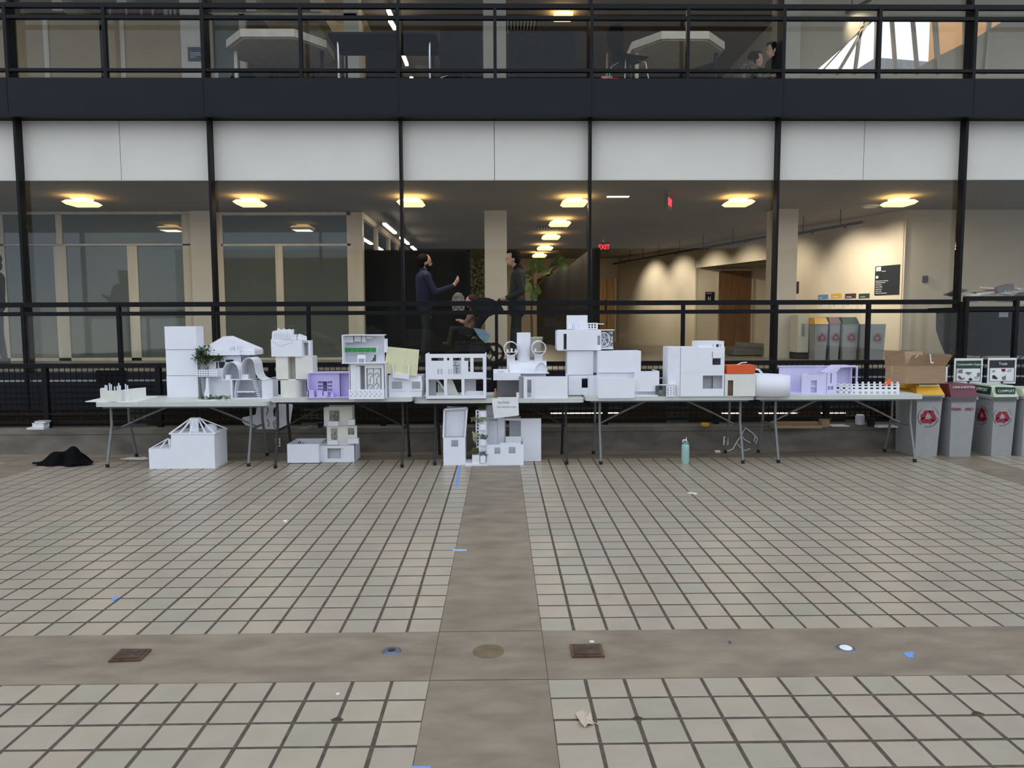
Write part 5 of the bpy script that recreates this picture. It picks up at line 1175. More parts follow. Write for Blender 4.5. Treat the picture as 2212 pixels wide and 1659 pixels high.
# ------------------------------------------------------------------ things on and along the curb
CZ = .293
def outlet(px, py, label, sc=1):
    c = P(px, py, 8.765); t = thing('wall_outlet', label, 'outlet', (c.x, 8.764, c.z-.05)); MB().box(c.x-.03, 8.755, c.z-.05, c.x+.03, 8.7645, c.z+.05).build('cover_plate', M_CREAMC, t)
    for dz in (-.022, .022): MB().lathe((0, 0, 0), [(.016, 0), (.016, .004)], 14).build('socket', M_DARKH, t) if False else MB().box(c.x-.014, 8.752, c.z+dz-.013, c.x+.014, 8.7555, c.z+dz+.013).build('socket', M_DARKH, t)
outlet(600.5, 955.5, 'double socket plate on the curb between the first two tables'); outlet(1567.5, 952, 'double socket plate on the curb behind the cable')
# white cable
t = thing('power_cable', 'white looping power cable hanging off the curb to the floor', 'cable', (P(1600, 980, 8.7).x, 8.72, 0))
zV = V(1240, 860, 4.809)
cp = [(1550, 590, 8.62), (1600, 570, 8.65), (1650, 530, 8.7), (1700, 440, 8.73), (1740, 380, 8.74), (1780, 310, 8.74), (1850, 360, 8.74), (1905, 420, 8.74), (1890, 475, 8.74), (1870, 440, 8.74), (1885, 390, 8.74)]
MB().tube([P(*zV(u, v), y) if v < 560 else Vector((P(*zV(u, v), y).x, y, .012)) for u, v, y in cp], .006, 8).build('cable', M_CREAMC, t)
cp = [(1740, 300), (1735, 380), (1770, 430), (1830, 465)]; MB().tube([P(*zV(u, v), 8.735) for u, v in cp], .006, 8).build('cable', M_CREAMC, t)
cp = [(1695, 470), (1730, 520), (1780, 545), (1830, 525)]; MB().tube([P(*zV(u, v), 8.735) for u, v in cp], .006, 8).build('cable', M_CREAMC, t)
q = P(*zV(1490, 580), 8.62); MB().cbox((q.x, 8.62, .012), .06, .03, .022).build('plug', M_CREAMC, t)
# curb clutter
c = G(1523, 921, CZ); t = thing('yellow_dish', 'squat yellow plastic dish on the curb', 'dish', c); MB().lathe(c, [(.04, 0), (.052, .02), (.046, .04), (.03, .043)], 20).build('dish', M_YLID, t)
c = G(75, 928, CZ)
for k, (dx, dz, ww, m, lab) in enumerate(((0, 0, .2, M_CREAMC, 'flat cream book at the bottom of the pile on the curb'), (.035, .022, .14, M_FOAM2, 'thick pale book in the middle of the pile on the curb'), (.06, .075, .13, M_GREYC, 'grey sketchbook on top of the pile on the curb'))):
    t = thing('book', lab, 'book', (c.x+dx, 8.83, CZ+dz), 'books piled on the curb'); hgt = (.02, .052, .024)[k]
    MB().box(c.x+dx-ww/2, 8.775, CZ+dz, c.x+dx+ww/2, 8.89, CZ+dz+.003).box(c.x+dx-ww/2, 8.775, CZ+dz+hgt-.003, c.x+dx+ww/2, 8.89, CZ+dz+hgt).box(c.x+dx-ww/2, 8.88, CZ+dz, c.x+dx+ww/2, 8.89, CZ+dz+hgt).build('cover', m, t); MB().box(c.x+dx-ww/2+.004, 8.78, CZ+dz+.003, c.x+dx+ww/2-.004, 8.88, CZ+dz+hgt-.003).build('pages', M_WHITE, t)
def pot(px, py, r, hgt, m, name, lab, cat):
    c = G(px, py, CZ); t = thing(name, lab, cat, c); MB().lathe(c, [(r*.8, 0), (r, hgt*.9), (r*1.06, hgt*.9), (r*1.06, hgt), (r*.85, hgt), (r*.8, hgt*.8)], 20).build('pot', m, t); return t, c
pot(692, 924, .035, .065, mat('navy_pot', (40, 44, 76), .5), 'navy_pot', 'navy blue plant pot on the curb behind the balcony tower', 'pot')
t, c = pot(674, 925, .03, .03, M_GREYC, 'moss_pot', 'shallow pot of moss on the curb', 'pot'); leaves(MB(), ballpts((c.x, c.y, CZ+.045), .05, .03, .02, 50, 41), .02, 42).build('moss', M_GREEN1, t, kind='stuff')
pot(1881, 921, .05, .1, M_RUB, 'black_cup', 'black cup on the curb near the end table leg', 'cup')
t, c = pot(1857, 917, .042, .12, M_FOAM2, 'ribbed_cup', 'ribbed white cup on the curb near the black cup', 'cup')
for k in range(10): a = k*.628; MB().bar((c.x+.044*math.cos(a), c.y+.044*math.sin(a), CZ+.008), (c.x+.046*math.cos(a), c.y+.046*math.sin(a), CZ+.105), .008).build('rib', M_WHITE, t)
mb = MB(); a = G(1668, 924, CZ); b = G(1768, 922, CZ); mb.box(a.x, a.y-.05, CZ, b.x, a.y+.1, CZ+.03); mb.box(a.x, a.y+.08, CZ, b.x, a.y+.1, CZ+.06); mb.build('cardboard_tray', M_CARD, label='long flat cardboard tray on the curb below the last table', cat='tray')
a = G(1775, 921, CZ); t = thing('small_carton', 'small upright brown carton on the curb beside the cardboard tray', 'box', a)
MB().box(a.x-.02, a.y-.05, CZ, a.x+.07, a.y+.04, CZ+.085).build('carton', M_CARD, t); MB().add([(a.x-.02,a.y-.05,CZ+.085),(a.x+.07,a.y-.05,CZ+.085),(a.x+.08,a.y-.09,CZ+.1),(a.x-.03,a.y-.09,CZ+.1),(a.x-.02,a.y-.047,CZ+.087),(a.x+.07,a.y-.047,CZ+.087),(a.x+.08,a.y-.087,CZ+.103),(a.x-.03,a.y-.087,CZ+.103)], [(0,1,2,3),(7,6,5,4),(0,4,5,1),(1,5,6,2),(2,6,7,3),(3,7,4,0)]).build('carton_flap', M_CARD, t)
a = G(1812, 921, CZ); MB().flat([(a.x-.09, a.y-.02), (a.x+.12, a.y-.02), (a.x+.1, a.y+.12), (a.x-.1, a.y+.1)], CZ, CZ+.008).build('foam_sheet', M_WHITE, label='white foam sheet lying on the curb by the carton', cat='sheet')
a = G(1905, 922, CZ); MB().flat([(a.x-.08, a.y-.05), (a.x+.16, a.y-.06), (a.x+.17, a.y+.08), (a.x-.1, a.y+.08)], CZ, CZ+.012).build('tilted_sheet', M_FOAM2, label='white board offcut on the curb under the table end', cat='sheet')

# ------------------------------------------------------------------ hall lamps
M_LAMP = emat('warm_lamp', (255, 232, 168), .95); M_LAMPT = emat('warm_lamp_top', (255, 214, 140), 7)
def ceiling_lamp(X, Y, Z, label, group, s=1.0, power=1.0, pw=9):
    t = thing('ceiling_lamp', label, 'lamp', (X, Y, Z-.13), group)
    a, b = .205*s, .165*s
    MB().add([(X-a,Y-a,Z-.105),(X+a,Y-a,Z-.105),(X+a,Y+a,Z-.105),(X-a,Y+a,Z-.105),(X-b,Y-b,Z-.14),(X+b,Y-b,Z-.14),(X+b,Y+b,Z-.14),(X-b,Y+b,Z-.14),(X-b,Y-b,Z-.035),(X+b,Y-b,Z-.035),(X+b,Y+b,Z-.035),(X-b,Y+b,Z-.035)],
             [(4,7,6,5),(0,1,5,4),(1,2,6,5),(2,3,7,6),(3,0,4,7)]).build('diffuser', M_LAMP, t)
    MB().add([(X-a,Y-a,Z-.105),(X+a,Y-a,Z-.105),(X+a,Y+a,Z-.105),(X-a,Y+a,Z-.105),(X-b,Y-b,Z-.07),(X+b,Y-b,Z-.07),(X+b,Y+b,Z-.07),(X-b,Y+b,Z-.07)],
             [(0,4,5,1),(1,5,6,2),(2,6,7,3),(3,7,4,0),(4,7,6,5)]).build('upper_diffuser', M_LAMPT, t)
    MB().box(X-.12*s, Y-.12*s, Z-.04, X+.12*s, Y+.12*s, Z).build('canopy', M_CREAMC, t)
    ld = bpy.data.lights.new('lamp_light', 'AREA'); ld.energy = pw*power; ld.color = (1, .87, .69); ld.size = .34; ld.shape = 'SQUARE'
    lo = bpy.data.objects.new('lamp_light', ld); COL.objects.link(lo); lo.parent = t; lo.location = (0, 0, -.02)
    return t
names = ('in front of the left windows', 'in front of the middle windows', 'in front of the black board', 'left of the exit signs', 'before the niche door', 'beside the smoke detector')
for i, px in enumerate((177, 540, 888, 1240, 1595, 1942)):
    c = G(px, 425, ZC1); ceiling_lamp(c.x, c.y, ZC1, 'glowing square ceiling lamp '+names[i], 'square ceiling lamps of the hall')
for i, (px, py) in enumerate(((1209, 472), (1190, 503), (1177, 528), (1165, 545))):
    c = G(px, py, ZC1); ceiling_lamp(c.x, c.y, ZC1, 'square ceiling lamp in the row leading down the hall, number %s from the column' % ('one', 'two', 'three', 'four')[i], 'lamps leading down the hall')
c = G(1335, 424, ZC1); t = thing('recessed_panel_light', 'narrow white recessed light panel in the hall ceiling', 'light', (c.x, c.y, ZC1-.02)); MB().box(c.x-.17, c.y-.05, ZC1-.012, c.x+.17, c.y+.05, ZC1).build('panel', emat('white_panel', (255, 244, 226), 3), t); MB().box(c.x-.18, c.y-.06, ZC1-.006, c.x+.18, c.y+.06, ZC1).build('trim', M_WHITE, t)
c = G(1880, 444, ZC1); t = thing('smoke_detector', 'flat round white detector on the hall ceiling', 'detector', (c.x, c.y, ZC1-.03)); MB().lathe((c.x, c.y, ZC1-.035), [(.1, 0), (.14, .02), (.14, .035)], 24).build('body', M_WHITE, t)
for px, py, lab in ((1193, 492, 'slatted ceiling vent between the first two hall lamps'), (1183, 540, 'slatted ceiling vent near the far hall lamps')):
    c = G(px, py, ZC1); t = thing('ceiling_vent', lab, 'vent', (c.x, c.y, ZC1-.03)); MB().box(c.x-.32, c.y-.2, ZC1-.01, c.x+.32, c.y+.2, ZC1).build('backing', M_DARKH, t)
    for k in range(11): MB().box(c.x-.3+k*.058, c.y-.2, ZC1-.03, c.x-.28+k*.058, c.y+.2, ZC1-.01).build('slat', M_CREAMC, t)
# linear pendants over the glazed return
M_LIN = emat('linear_white', (255, 240, 214), 9)
for i, (ya, yb) in enumerate(((13.7, 15.1), (15.95, 17.2), (17.9, 18.7))):
    X = -2.09; t = thing('linear_pendant', 'slim white linear pendant beside the glazed room, %s in the line' % ('first', 'second', 'third', 'fourth')[i], 'light', (X, (ya+yb)/2, 3.28), 'linear pendants along the glazed room')
    MB().box(X-.03, ya, 3.28, X+.03, yb, 3.31).build('tube', M_LIN, t); MB().box(X-.035, ya, 3.31, X+.035, yb, 3.34).build('housing', M_WHITE, t)
    for y in (ya+.1, yb-.1): MB().box(X-.004, y-.004, 3.34, X+.004, y+.004, ZC1).build('hanger', M_STEEL, t)
# wall washing light rail
def light_rail(p0, p1, Z, rods, label, zc, n, aim, pw):
    a = G(*p0, Z); b = G(*p1, Z); t = thing('light_rail', label, 'light', ((a.x+b.x)/2, (a.y+b.y)/2, Z)); MB().bar(a, b, .05, .05).build('rail', mat('bronze_rail', (44, 34, 28), .6), t)
    for f in rods: c = a+(b-a)*f; MB().box(c.x-.006, c.y-.006, Z, c.x+.006, c.y+.006, zc).build('hanger', M_STEEL, t)
    for i in range(n):
        c = a+(b-a)*((i+.5)/n); MB().lathe((c.x, c.y, Z-.045), [(.02, 0), (.028, .02)], 10).build('spot_head', M_STEEL, t)
        sd = bpy.data.lights.new('spot', 'SPOT'); sd.energy = pw; sd.color = (1, .9, .75); sd.spot_size = 1.75; sd.spot_blend = .8; sd.shadow_soft_size = .04
        so = bpy.data.objects.new('spot', sd); COL.objects.link(so); so.parent = t; so.location = c+Vector((0,0,-.06))-LOCS[t.name]
        so.rotation_euler = Vector(aim).to_track_quat('-Z', 'Y').to_euler()
    return t
aim = (nd.x, nd.y, -.8)
light_rail((1722, 505), (1865, 480), 3.2, (.1, .68), 'short bronze light rail above the directory sign', ZC1, 2, aim, 75)
light_rail((1325, 570), (1655, 512), 3.2, (.15, .26, .385, .525, .675, .84), 'long bronze light rail along the slanting wall', ZC1, 5, aim, 60)
# exit signs
M_RED = emat('exit_red', (255, 40, 48), 2.2)
def exit_sign(c, w_, hgt, rz, label, zc):
    t = thing('exit_sign', label, 'sign', c); R = Matrix.Rotation(rz, 3, 'Z')
    MB().cbox((c[0], c[1], c[2]+hgt/2), w_, .05, hgt, R).build('housing', mat('exit_housing', (92, 84, 70), .5), t); MB().cbox((c[0], c[1], (c[2]+hgt+zc)/2), .05, .03, zc-c[2]-hgt, R).build('mount', M_CREAMC, t)
    text('EXIT', hgt*.72, Vector(c)+R @ Vector((-w_*.42, -.03, hgt*.24)), M_RED, t, 'exit_letters', R, ext=.004, sx=.62*w_/hgt); return t
Ys = 18.3; a = P(1290, 544, Ys); b = P(1317, 523, Ys); exit_sign(((a.x+b.x)/2, Ys, a.z), b.x-a.x, b.z-a.z, 0, 'lit red exit sign hanging over the hall by the dark partition', ZC1)
Ys = 11.7; a = P(1435, 455, Ys); b = P(1451, 416, Ys); t = exit_sign(((a.x+b.x)/2, Ys, a.z+.02), .34, .22, math.radians(68), 'red exit sign seen edge on between the ceiling lamps', ZC1)

# ------------------------------------------------------------------ hall furnishings
# black display board
Yb = 13.95; t = thing('display_board', 'wide matte black display board behind the man in navy', 'board', (P(900, 700, Yb).x, Yb, ZF1))
MB().pb(780, 545, 1013, 790, Yb, .05, ZF1+.05).build('board', M_BLACK, t)
MB().pb(778, 540, 1015, 545, Yb-.01, .07).build('frame_top', M_STEEL, t); MB().pb(1011, 540, 1016, 790, Yb-.01, .07, ZF1).build('frame_side', M_STEEL, t); MB().pb(776, 540, 781, 790, Yb-.01, .07, ZF1).build('frame_side', M_STEEL, t)
# curved dark partition of tall panels
M_PART = mat('dark_brown_panel', (28, 24, 21), .6, var=.15, scale=2, stretch=(1, 1, .3))
t = thing('curved_partition', 'tall dark brown panel screen curving down the hall', 'partition', (1.65, 17, ZF1))
pp_ = [(1.72, 13.7), (1.70, 15.0), (1.70, 16.4), (1.70, 17.9), (1.65, 19.4), (1.55, 20.9), (1.38, 22.4), (1.2, 23.6)]
for i, (p, q) in enumerate(zip(pp_, pp_[1:])):
    d = Vector((q[0]-p[0], q[1]-p[1])); d2 = d.normalized()*.012
    MB().wall([(p[0]+d2.x, p[1]+d2.y), (q[0]-d2.x, q[1]-d2.y)], ZF1, 2.85, .06).build('panel', M_PART, t)
MB().box(1.69, 13.62, ZF1, 1.80, 13.72, 2.86).build('end_post', M_BLACK, t)
# bamboo plant
Yp = 15.2; c = P(1032, 700, Yp); t = thing('bamboo_plant', 'tall feathery bamboo plant between black board and column', 'plant', (c.x, Yp, ZF1))
MB().lathe((c.x, Yp, ZF1), [(.14, 0), (.18, .3), (.18, .33), (.15, .33)], 20).build('planter', M_DARKH, t)
mb = MB()
for k in range(9): a = k*.7; mb.tube([(c.x+.05*math.cos(a), Yp+.05*math.sin(a), ZF1+.3), (c.x+.12*math.cos(a), Yp+.12*math.sin(a), 2.0), (c.x+.2*math.cos(a), Yp+.2*math.sin(a), 2.75)], .008, 6)
mb.build('canes', M_GREEN2, t)
leaves(MB(), [(c.x+random.gauss(0, .11), Yp+random.gauss(0, .12), random.uniform(1.5, 2.85)) for _ in range(620)], .1, 51, .5).build('foliage', M_GREEN1, t, kind='stuff')
# fiddle leaf fig: every big leaf is its own part
Yp = 14.3; c = P(1150, 700, Yp); t = thing('fiddle_leaf_fig', 'fiddle leaf fig with big glossy leaves behind the man in grey', 'plant', (c.x, Yp, ZF1))
MB().lathe((c.x, Yp, ZF1), [(.15, 0), (.2, .35), (.2, .38), (.17, .38)], 22).build('pot', M_FOAM2, t)
st = [(c.x, Yp, ZF1+.35), (c.x-.02, Yp, 1.7), (c.x+.02, Yp, 2.2), (c.x, Yp, 2.55)]
mb = MB(); mb.tube(st, .02, 8); mb.tube([(c.x+.02, Yp, 2.1), P(1180, 595, Yp), P(1205, 575, Yp)], .013, 8); mb.build('stem', M_WOODD, t)
lf = MB(); n = 7
row = [(0, 0), (.25, .055), (.5, .07), (.75, .095), (.92, .07), (1, 0)]
vs = []; fs = []
for u, wv in row:
    for s in (-1, 0, 1): vs.append((s*wv*.9, 0+u*.26, .02*abs(s)*(wv/.09)+-.05*u*u))
for i in range(len(row)-1):
    for k in range(2): fs.append((i*3+k, i*3+k+1, i*3+3+k+1, i*3+3+k))
lf.add(vs, fs, True); lme = lf.mesh('leaf'); lme.materials.append(M_GREEN2)
rr = random.Random(8)
lp = [(1150, 575), (1142, 590), (1165, 570), (1148, 605), (1170, 598), (1160, 620), (1152, 632), (1140, 618), (1168, 583), (1195, 572), (1207, 563), (1212, 575), (1200, 560), (1190, 585), (1178, 592), (1136, 600), (1155, 585)]
for i, (px, py) in enumerate(lp):
    o = bpy.data.objects.new('leaf', lme); COL.objects.link(o); o.parent = t
    p = P(px, py, Yp+rr.uniform(-.12, .12)); o.location = p-LOCS[t.name]
    ctr = Vector((c.x, Yp, 2.35)) if px < 1185 else P(1200, 572, Yp); d = (p-ctr); d = d.normalized() if d.length > .02 else Vector((rr.uniform(-1, 1), -.5, .4)).normalized()
    o.location -= d*.1
    d = (d+Vector((0, -.35, 0))).normalized(); o.rotation_euler = d.to_track_quat('Y', 'Z').to_euler(); o.rotation_euler.rotate_axis('Y', rr.uniform(-.9, .9))
# directory sign and little signs on the slanting wall
ang = math.atan2(-ud.y, -ud.x); RW = Matrix.Rotation(ang, 3, 'Z')
def wsign(name, label, cat, x0, y0, x1, y1, m, lines=(), tm=M_WHITE, th=.012):
    a = onwall(x0, y1, -.001); b = onwall(x1, y0, -.001); ua, ub = su(b), su(a)
    t = thing(name, label, cat, (a+b)/2); wbox(min(ua, ub), max(ua, ub), a.z, b.z, -th, 0, 'plate', m, t)
    for (fx, fy, s, tx) in lines:
        u = ub+(ua-ub)*fx; z = b.z-(b.z-a.z)*fy; text(tx, s*(b.z-a.z), Vector(wpt(u, z, -th-.002)), tm, t, 'lettering', RW, ext=.001)
    return t, a, b
t, a, b = wsign('directory_sign', 'large black directory sign with white number one and list', 'sign', 1889.5, 571, 1945, 638, M_BLACK,
    [(.05, .53, .055, 'Environment Landscape'), (.05, .59, .055, 'Educational Spaces'), (.05, .66, .055, 'Auditorium'), (.05, .735, .055, 'Deans Office'), (.05, .81, .055, 'Study Room'), (.05, .88, .055, 'Mail Centre'), (.05, .95, .055, 'Student Presentations'), (.28, .2, .05, 'Entrance')])
ua, ub = su(b), su(a); LW_ = ub-ua
wbox(ub-LW_*.24, ub-LW_*.05, b.z-.17*(b.z-a.z), b.z-.03*(b.z-a.z), -.016, -.012, 'number_tile', M_WHITE, t); wbox(ub-LW_*.14, ub-LW_*.05, b.z-.42*(b.z-a.z), b.z-.335*(b.z-a.z), -.016, -.012, 'arrow_tile', M_WHITE, t)
text('1', .15*(b.z-a.z), Vector(wpt(ub-LW_*.11, b.z-.155*(b.z-a.z), -.018)), M_BLACK, t, 'number', RW)
t = thing('restroom_sign', 'small black restroom sign with figures beside the niche door', 'sign', P(1533, 652, yN)); MB().pb(1523.5, 630.5, 1543.5, 652, yN-.012, .012).build('plate', M_BLACK, t); text('RESTROOM', .035, P(1526, 635, yN-.014), M_WHITE, t, 'lettering', sx=.8); text('ii', .14, P(1528, 648, yN-.014), M_WHITE, t, 'figures', sx=1.6)
for x0, x1, m, lab in ((1767, 1789.5, mat('sign_blue', (82, 122, 158), .5), 'blue'), (1795, 1819, mat('sign_yellow', (206, 158, 54), .5), 'yellow'), (1825, 1850, mat('sign_maroon', (64, 24, 30), .5), 'maroon'), (1854.5, 1879, mat('sign_green', (28, 52, 42), .5), 'dark green')):
    t, a, b = wsign('bin_sign', lab+' header sign above the hall bins', 'sign', x0, 633.5 if lab != 'blue' else 636, x1, 668, M_COLW, [(.15, .62, .16, 'lli ii'), (.25, .8, .2, 'v')], M_INK, .006)
    u1, u0 = su(b), su(a); wbox(u1, u0, b.z-.32*(b.z-a.z), b.z, -.009, -.006, 'header', m, t)
    text({'blue': 'Paper', 'yellow': 'Cardboard', 'maroon': 'Recycling', 'dark green': 'Compost'}[lab], .11*(b.z-a.z), Vector(wpt(u0-(u0-u1)*.15, b.z-.24*(b.z-a.z), -.011)), M_WHITE, t, 'lettering', RW)
wsign('tall_sign', 'narrow dark red sign half hidden by the right column', 'sign', 1718, 608, 1726, 634, mat('sign_maroon', (64, 24, 30), .5))
c = P(1999, 603, 13.47); MB().box(c.x-.045, 13.46, c.z-.06, c.x+.045, 13.492, c.z+.06).build('wall_control', mat('dark_bronze', (52, 46, 40), .4), label='small dark bronze control plate on the cream wall right of the directory', cat='switch')
# hall bins
def hall_bin(px0, px1, yt, Yh, lidm, label, arrows=True):
    t = thing('hall_bin', label, 'bin', (P((px0+px1)/2, 770, Yh).x, Yh+.2, ZF1), 'bins along the slanting wall'); a = P(px0, 770, Yh); b = P(px1, yt, Yh)
    MB().add([(a.x+.02,Yh+.02,ZF1),(b.x-.02,Yh+.02,ZF1),(b.x-.02,Yh+.42,ZF1),(a.x+.02,Yh+.42,ZF1),(a.x,Yh,b.z),(b.x,Yh,b.z),(b.x,Yh+.45,b.z),(a.x,Yh+.45,b.z)], [(0,3,2,1),(0,1,5,4),(1,2,6,5),(2,3,7,6),(3,0,4,7),(4,5,6,7)]).build('bin_body', M_BINB, t)
    if lidm: wedge(t, a.x-.01, b.x+.01, b.z, b.z+.11, Yh-.01, .47, lidm, 'lid', .02)
    recyc(t, Vector(((a.x+b.x)/2+.02, 0, ZF1+(b.z-ZF1)*.62)), .085, Yh+.005)
    return t
hall_bin(1759, 1789, 700, 12.7, M_YLID, 'yellow lidded grey bin in the hall beside the column'); hall_bin(1791, 1816, 699, 12.7, M_MLID, 'maroon lidded grey bin in the hall')
hall_bin(1819, 1855, 699, 12.65, M_GRNL, 'green lidded grey bin in the hall'); hall_bin(1872, 1914, 700, 12.4, None, 'open grey bin in the hall with no lid')
# white cabinet behind them
c0 = P(1722, 770, 12.95); c1_ = P(1748, 680, 12.95); t = thing('wall_cabinet', 'pale wall cabinet with a vent slot beside the right column', 'cabinet', (c0.x, 12.95, ZF1)); MB().box(c0.x, 12.95, ZF1+.12, c1_.x, 13.3, c1_.z).build('cabinet', M_COLW, t); MB().box(c0.x, 12.96, ZF1, c1_.x, 13.3, ZF1+.12).build('plinth', M_DARKH, t); MB().box(c0.x+.06, 12.945, ZF1+.4, c0.x+.12, 12.95, ZF1+.62).build('slot', M_GREYC, t)
# grey bench in front of the niche
a = P(1585, 770, 14.2); b = P(1652, 742, 14.2); t = thing('bench', 'grey upholstered bench before the niche door', 'bench', ((a.x+b.x)/2, 14.2, ZF1)); M_UPH = mat('grey_upholstery', (120, 118, 108), .9)
MB().tube([(a.x+.04, 14.25, b.z-.04), (b.x, 14.25, b.z-.07)], .07, 12).build('bolster', M_UPH, t); MB().box(a.x, 14.2, ZF1+.02, b.x, 14.75, b.z-.07).build('seat', M_UPH, t); MB().box(a.x+.03, 14.23, ZF1, a.x+.1, 14.7, ZF1+.02).box(b.x-.1, 14.23, ZF1, b.x-.03, 14.7, ZF1+.02).build('foot', M_DARKH, t)
# dark wheeled cart with rubbish
Yc = 11.4; a = P(2087, 780, Yc); b = P(2240, 672, Yc); M_CART = mat('dark_green_plastic', (14, 17, 16), .7, spec=.1)
t = thing('wheeled_cart', 'big dark green wheeled cart bin at the right end of the hall', 'cart', ((a.x+b.x)/2, Yc+.4, ZF1))
MB().poly([(P(2108, 765, Yc).x, ZF1+.12), (b.x+.5, ZF1+.12), (b.x+.6, b.z), (P(2086, 700, Yc).x, b.z), (P(2087, 715, Yc).x, P(2087, 715, Yc).z), (P(2098, 748, Yc).x, P(2098, 748, Yc).z)], Yc, .8).build('tub', M_CART, t); MB().box(P(2072, 670, Yc).x, Yc-.04, b.z, b.x+.65, Yc+.85, b.z+.06).build('rim', M_CART, t)
for px in (2129, 2215):
    c = P(px, 772, Yc); mb = MB(); mb.tube([(c.x, Yc+.02, ZF1+.06), (c.x, Yc+.07, ZF1+.06)], .06, 16); mb.build('wheel', M_GREYC, t)
MB().pb(2158, 674, 2178, 685, Yc-.006, .006).build('label_plate', M_GREYC, t)
rr = random.Random(17); M_PAP = [M_WHITE, M_FOAM2, M_GREYC, M_CREAMC, mat('pink_paper', (214, 188, 182), .7)]
for i in range(22):
    px = 2078+rr.random()*140; z = b.z+.07+rr.random()*.3; x = P(px, 640, Yc+.3).x; y = Yc+.05+rr.random()*.6
    R = Matrix.Rotation(rr.uniform(-.35, .35), 3, 'X') @ Matrix.Rotation(rr.uniform(-.35, .35), 3, 'Y') @ Matrix.Rotation(rr.uniform(0, 3), 3, 'Z')
    MB().cbox((x, y, z), rr.uniform(.15, .4), rr.uniform(.12, .3), rr.uniform(.004, .03), R).build('waste_sheet', M_PAP[i % 5], label='discarded paper sheet heaped on the dark cart', cat='paper', group='paper waste heaped on the cart')
R = Matrix.Rotation(-.25, 3, 'Y'); c = P(2165, 624, Yc+.1); MB().cbox((c.x, Yc+.12, c.z), .26, .2, .09, R).build('crumpled_bag', mat('grey_bag', (120, 112, 116), .6, bump=.5, bscale=15), label='grey crumpled bag on top of the cart waste', cat='bag')
# ------------------------------------------------------------------ people
M_SKIN = mat('skin', (206, 160, 136), .55); M_HAIRD = mat('dark_hair', (22, 16, 14), .8, spec=.1, bump=.4, bscale=60, stretch=(1, 1, .2))
M_NAVY = mat('navy_jacket', (26, 31, 62), .8); M_GRYJ = mat('charcoal_jacket', (38, 41, 43), .8); M_TRO = mat('dark_trousers', (38, 36, 36), .85); M_SHOE = mat('black_shoe', (20, 20, 22), .5)
def capsule(mb, a, b, ra, rb, n=12):
    a = Vector(a); b = Vector(b); d = (b-a); l = d.length; d = d/l if l > 1e-6 else Vector((0,0,1))
    pts = []; rs = []
    for k in range(4): an = math.pi/2*(k/4); pts.append(a-d*ra*math.cos(an)); rs.append(max(ra*math.sin(an), ra*.05))
    pts.append(a); rs.append(ra); pts.append(b); rs.append(rb)
    for k in range(1, 5): an = math.pi/2*(k/4); pts.append(b+d*rb*math.sin(an)); rs.append(max(rb*math.cos(an), rb*.05))
    mb.tube(pts, rs, n)
def person(name, label, loc, face, bones, ells, mats, hair=None, voxel=.014, cat='person', extra=()):
    """bones: (a, b, ra, rb, material index); joints in metres, local frame: +x is where the person faces, +y to their left, z up"""
    root = thing(name, label, cat, loc); R = Matrix.Rotation(face, 3, 'Z'); L0 = Vector(loc)
    T = lambda p: L0+R @ Vector(p)
    mb = MB(); segs = []
    for a, b, ra, rb, mi in bones: capsule(mb, T(a), T(b), ra, rb); segs.append((T(a), T(b), (ra+rb)/2, mi))
    for c, rx, ry, rz, mi in ells: mb.ell(T(c), rx, ry, rz, 16, 12, R); segs.append((T(c), T(c), (rx+ry+rz)/3, mi))
    me = mb.mesh('tmp'); o = bpy.data.objects.new('tmp', me); COL.objects.link(o)
    m = o.modifiers.new('r', 'REMESH'); m.mode = 'VOXEL'; m.voxel_size = voxel; m.use_smooth_shade = True
    s = o.modifiers.new('s', 'SMOOTH'); s.factor = .5; s.iterations = 2
    dg = bpy.context.evaluated_depsgraph_get(); me2 = bpy.data.meshes.new_from_object(o.evaluated_get(dg)); bpy.data.objects.remove(o)
    me2.transform(Matrix.Translation(-L0)); me2.name = 'body'
    n = len(me2.polygons); cs = np.empty(n*3); me2.polygons.foreach_get('center', cs); cs = cs.reshape(-1, 3)+np.array(L0)
    best = np.full(n, 1e9); idx = np.zeros(n, dtype=np.int32)
    for a, b, r, mi in segs:
        a = np.array(a); d = np.array(b)-a; dd = d@d
        tt = np.clip(((cs-a)@d)/dd, 0, 1) if dd > 1e-9 else np.zeros(n)
        ds = np.linalg.norm(cs-(a+tt[:, None]*d), axis=1)-r
        k = ds < best; best[k] = ds[k]; idx[k] = mi
    me2.materials.clear()
    for mm in mats: me2.materials.append(mm)
    me2.polygons.foreach_set('material_index', idx); me2.polygons.foreach_set('use_smooth', [True]*n)
    bo = bpy.data.objects.new('body', me2); COL.objects.link(bo); bo.parent = root; LOCS[bo.name] = L0
    for nm, mm, fn in extra:
        mb = MB(); fn(mb, T, R); mb.build(nm, mm, root)
    return root
def legs(hz, spread=.1, stance=.12, tm=2, sm=3, k=1.0):
    out = []
    for s in (-1, 1):
        x = stance*s*.5
        out += [((0, s*spread*.9, hz), (x*.5+.02, s*spread, hz*.52), .085*k, .06*k, tm), ((x*.5+.02, s*spread, hz*.52), (x, s*spread, .1), .06*k, .045*k, tm), ((x-.04, s*spread, .045), (x+.15, s*spread*1.15, .04), .045, .038, sm)]
    return out
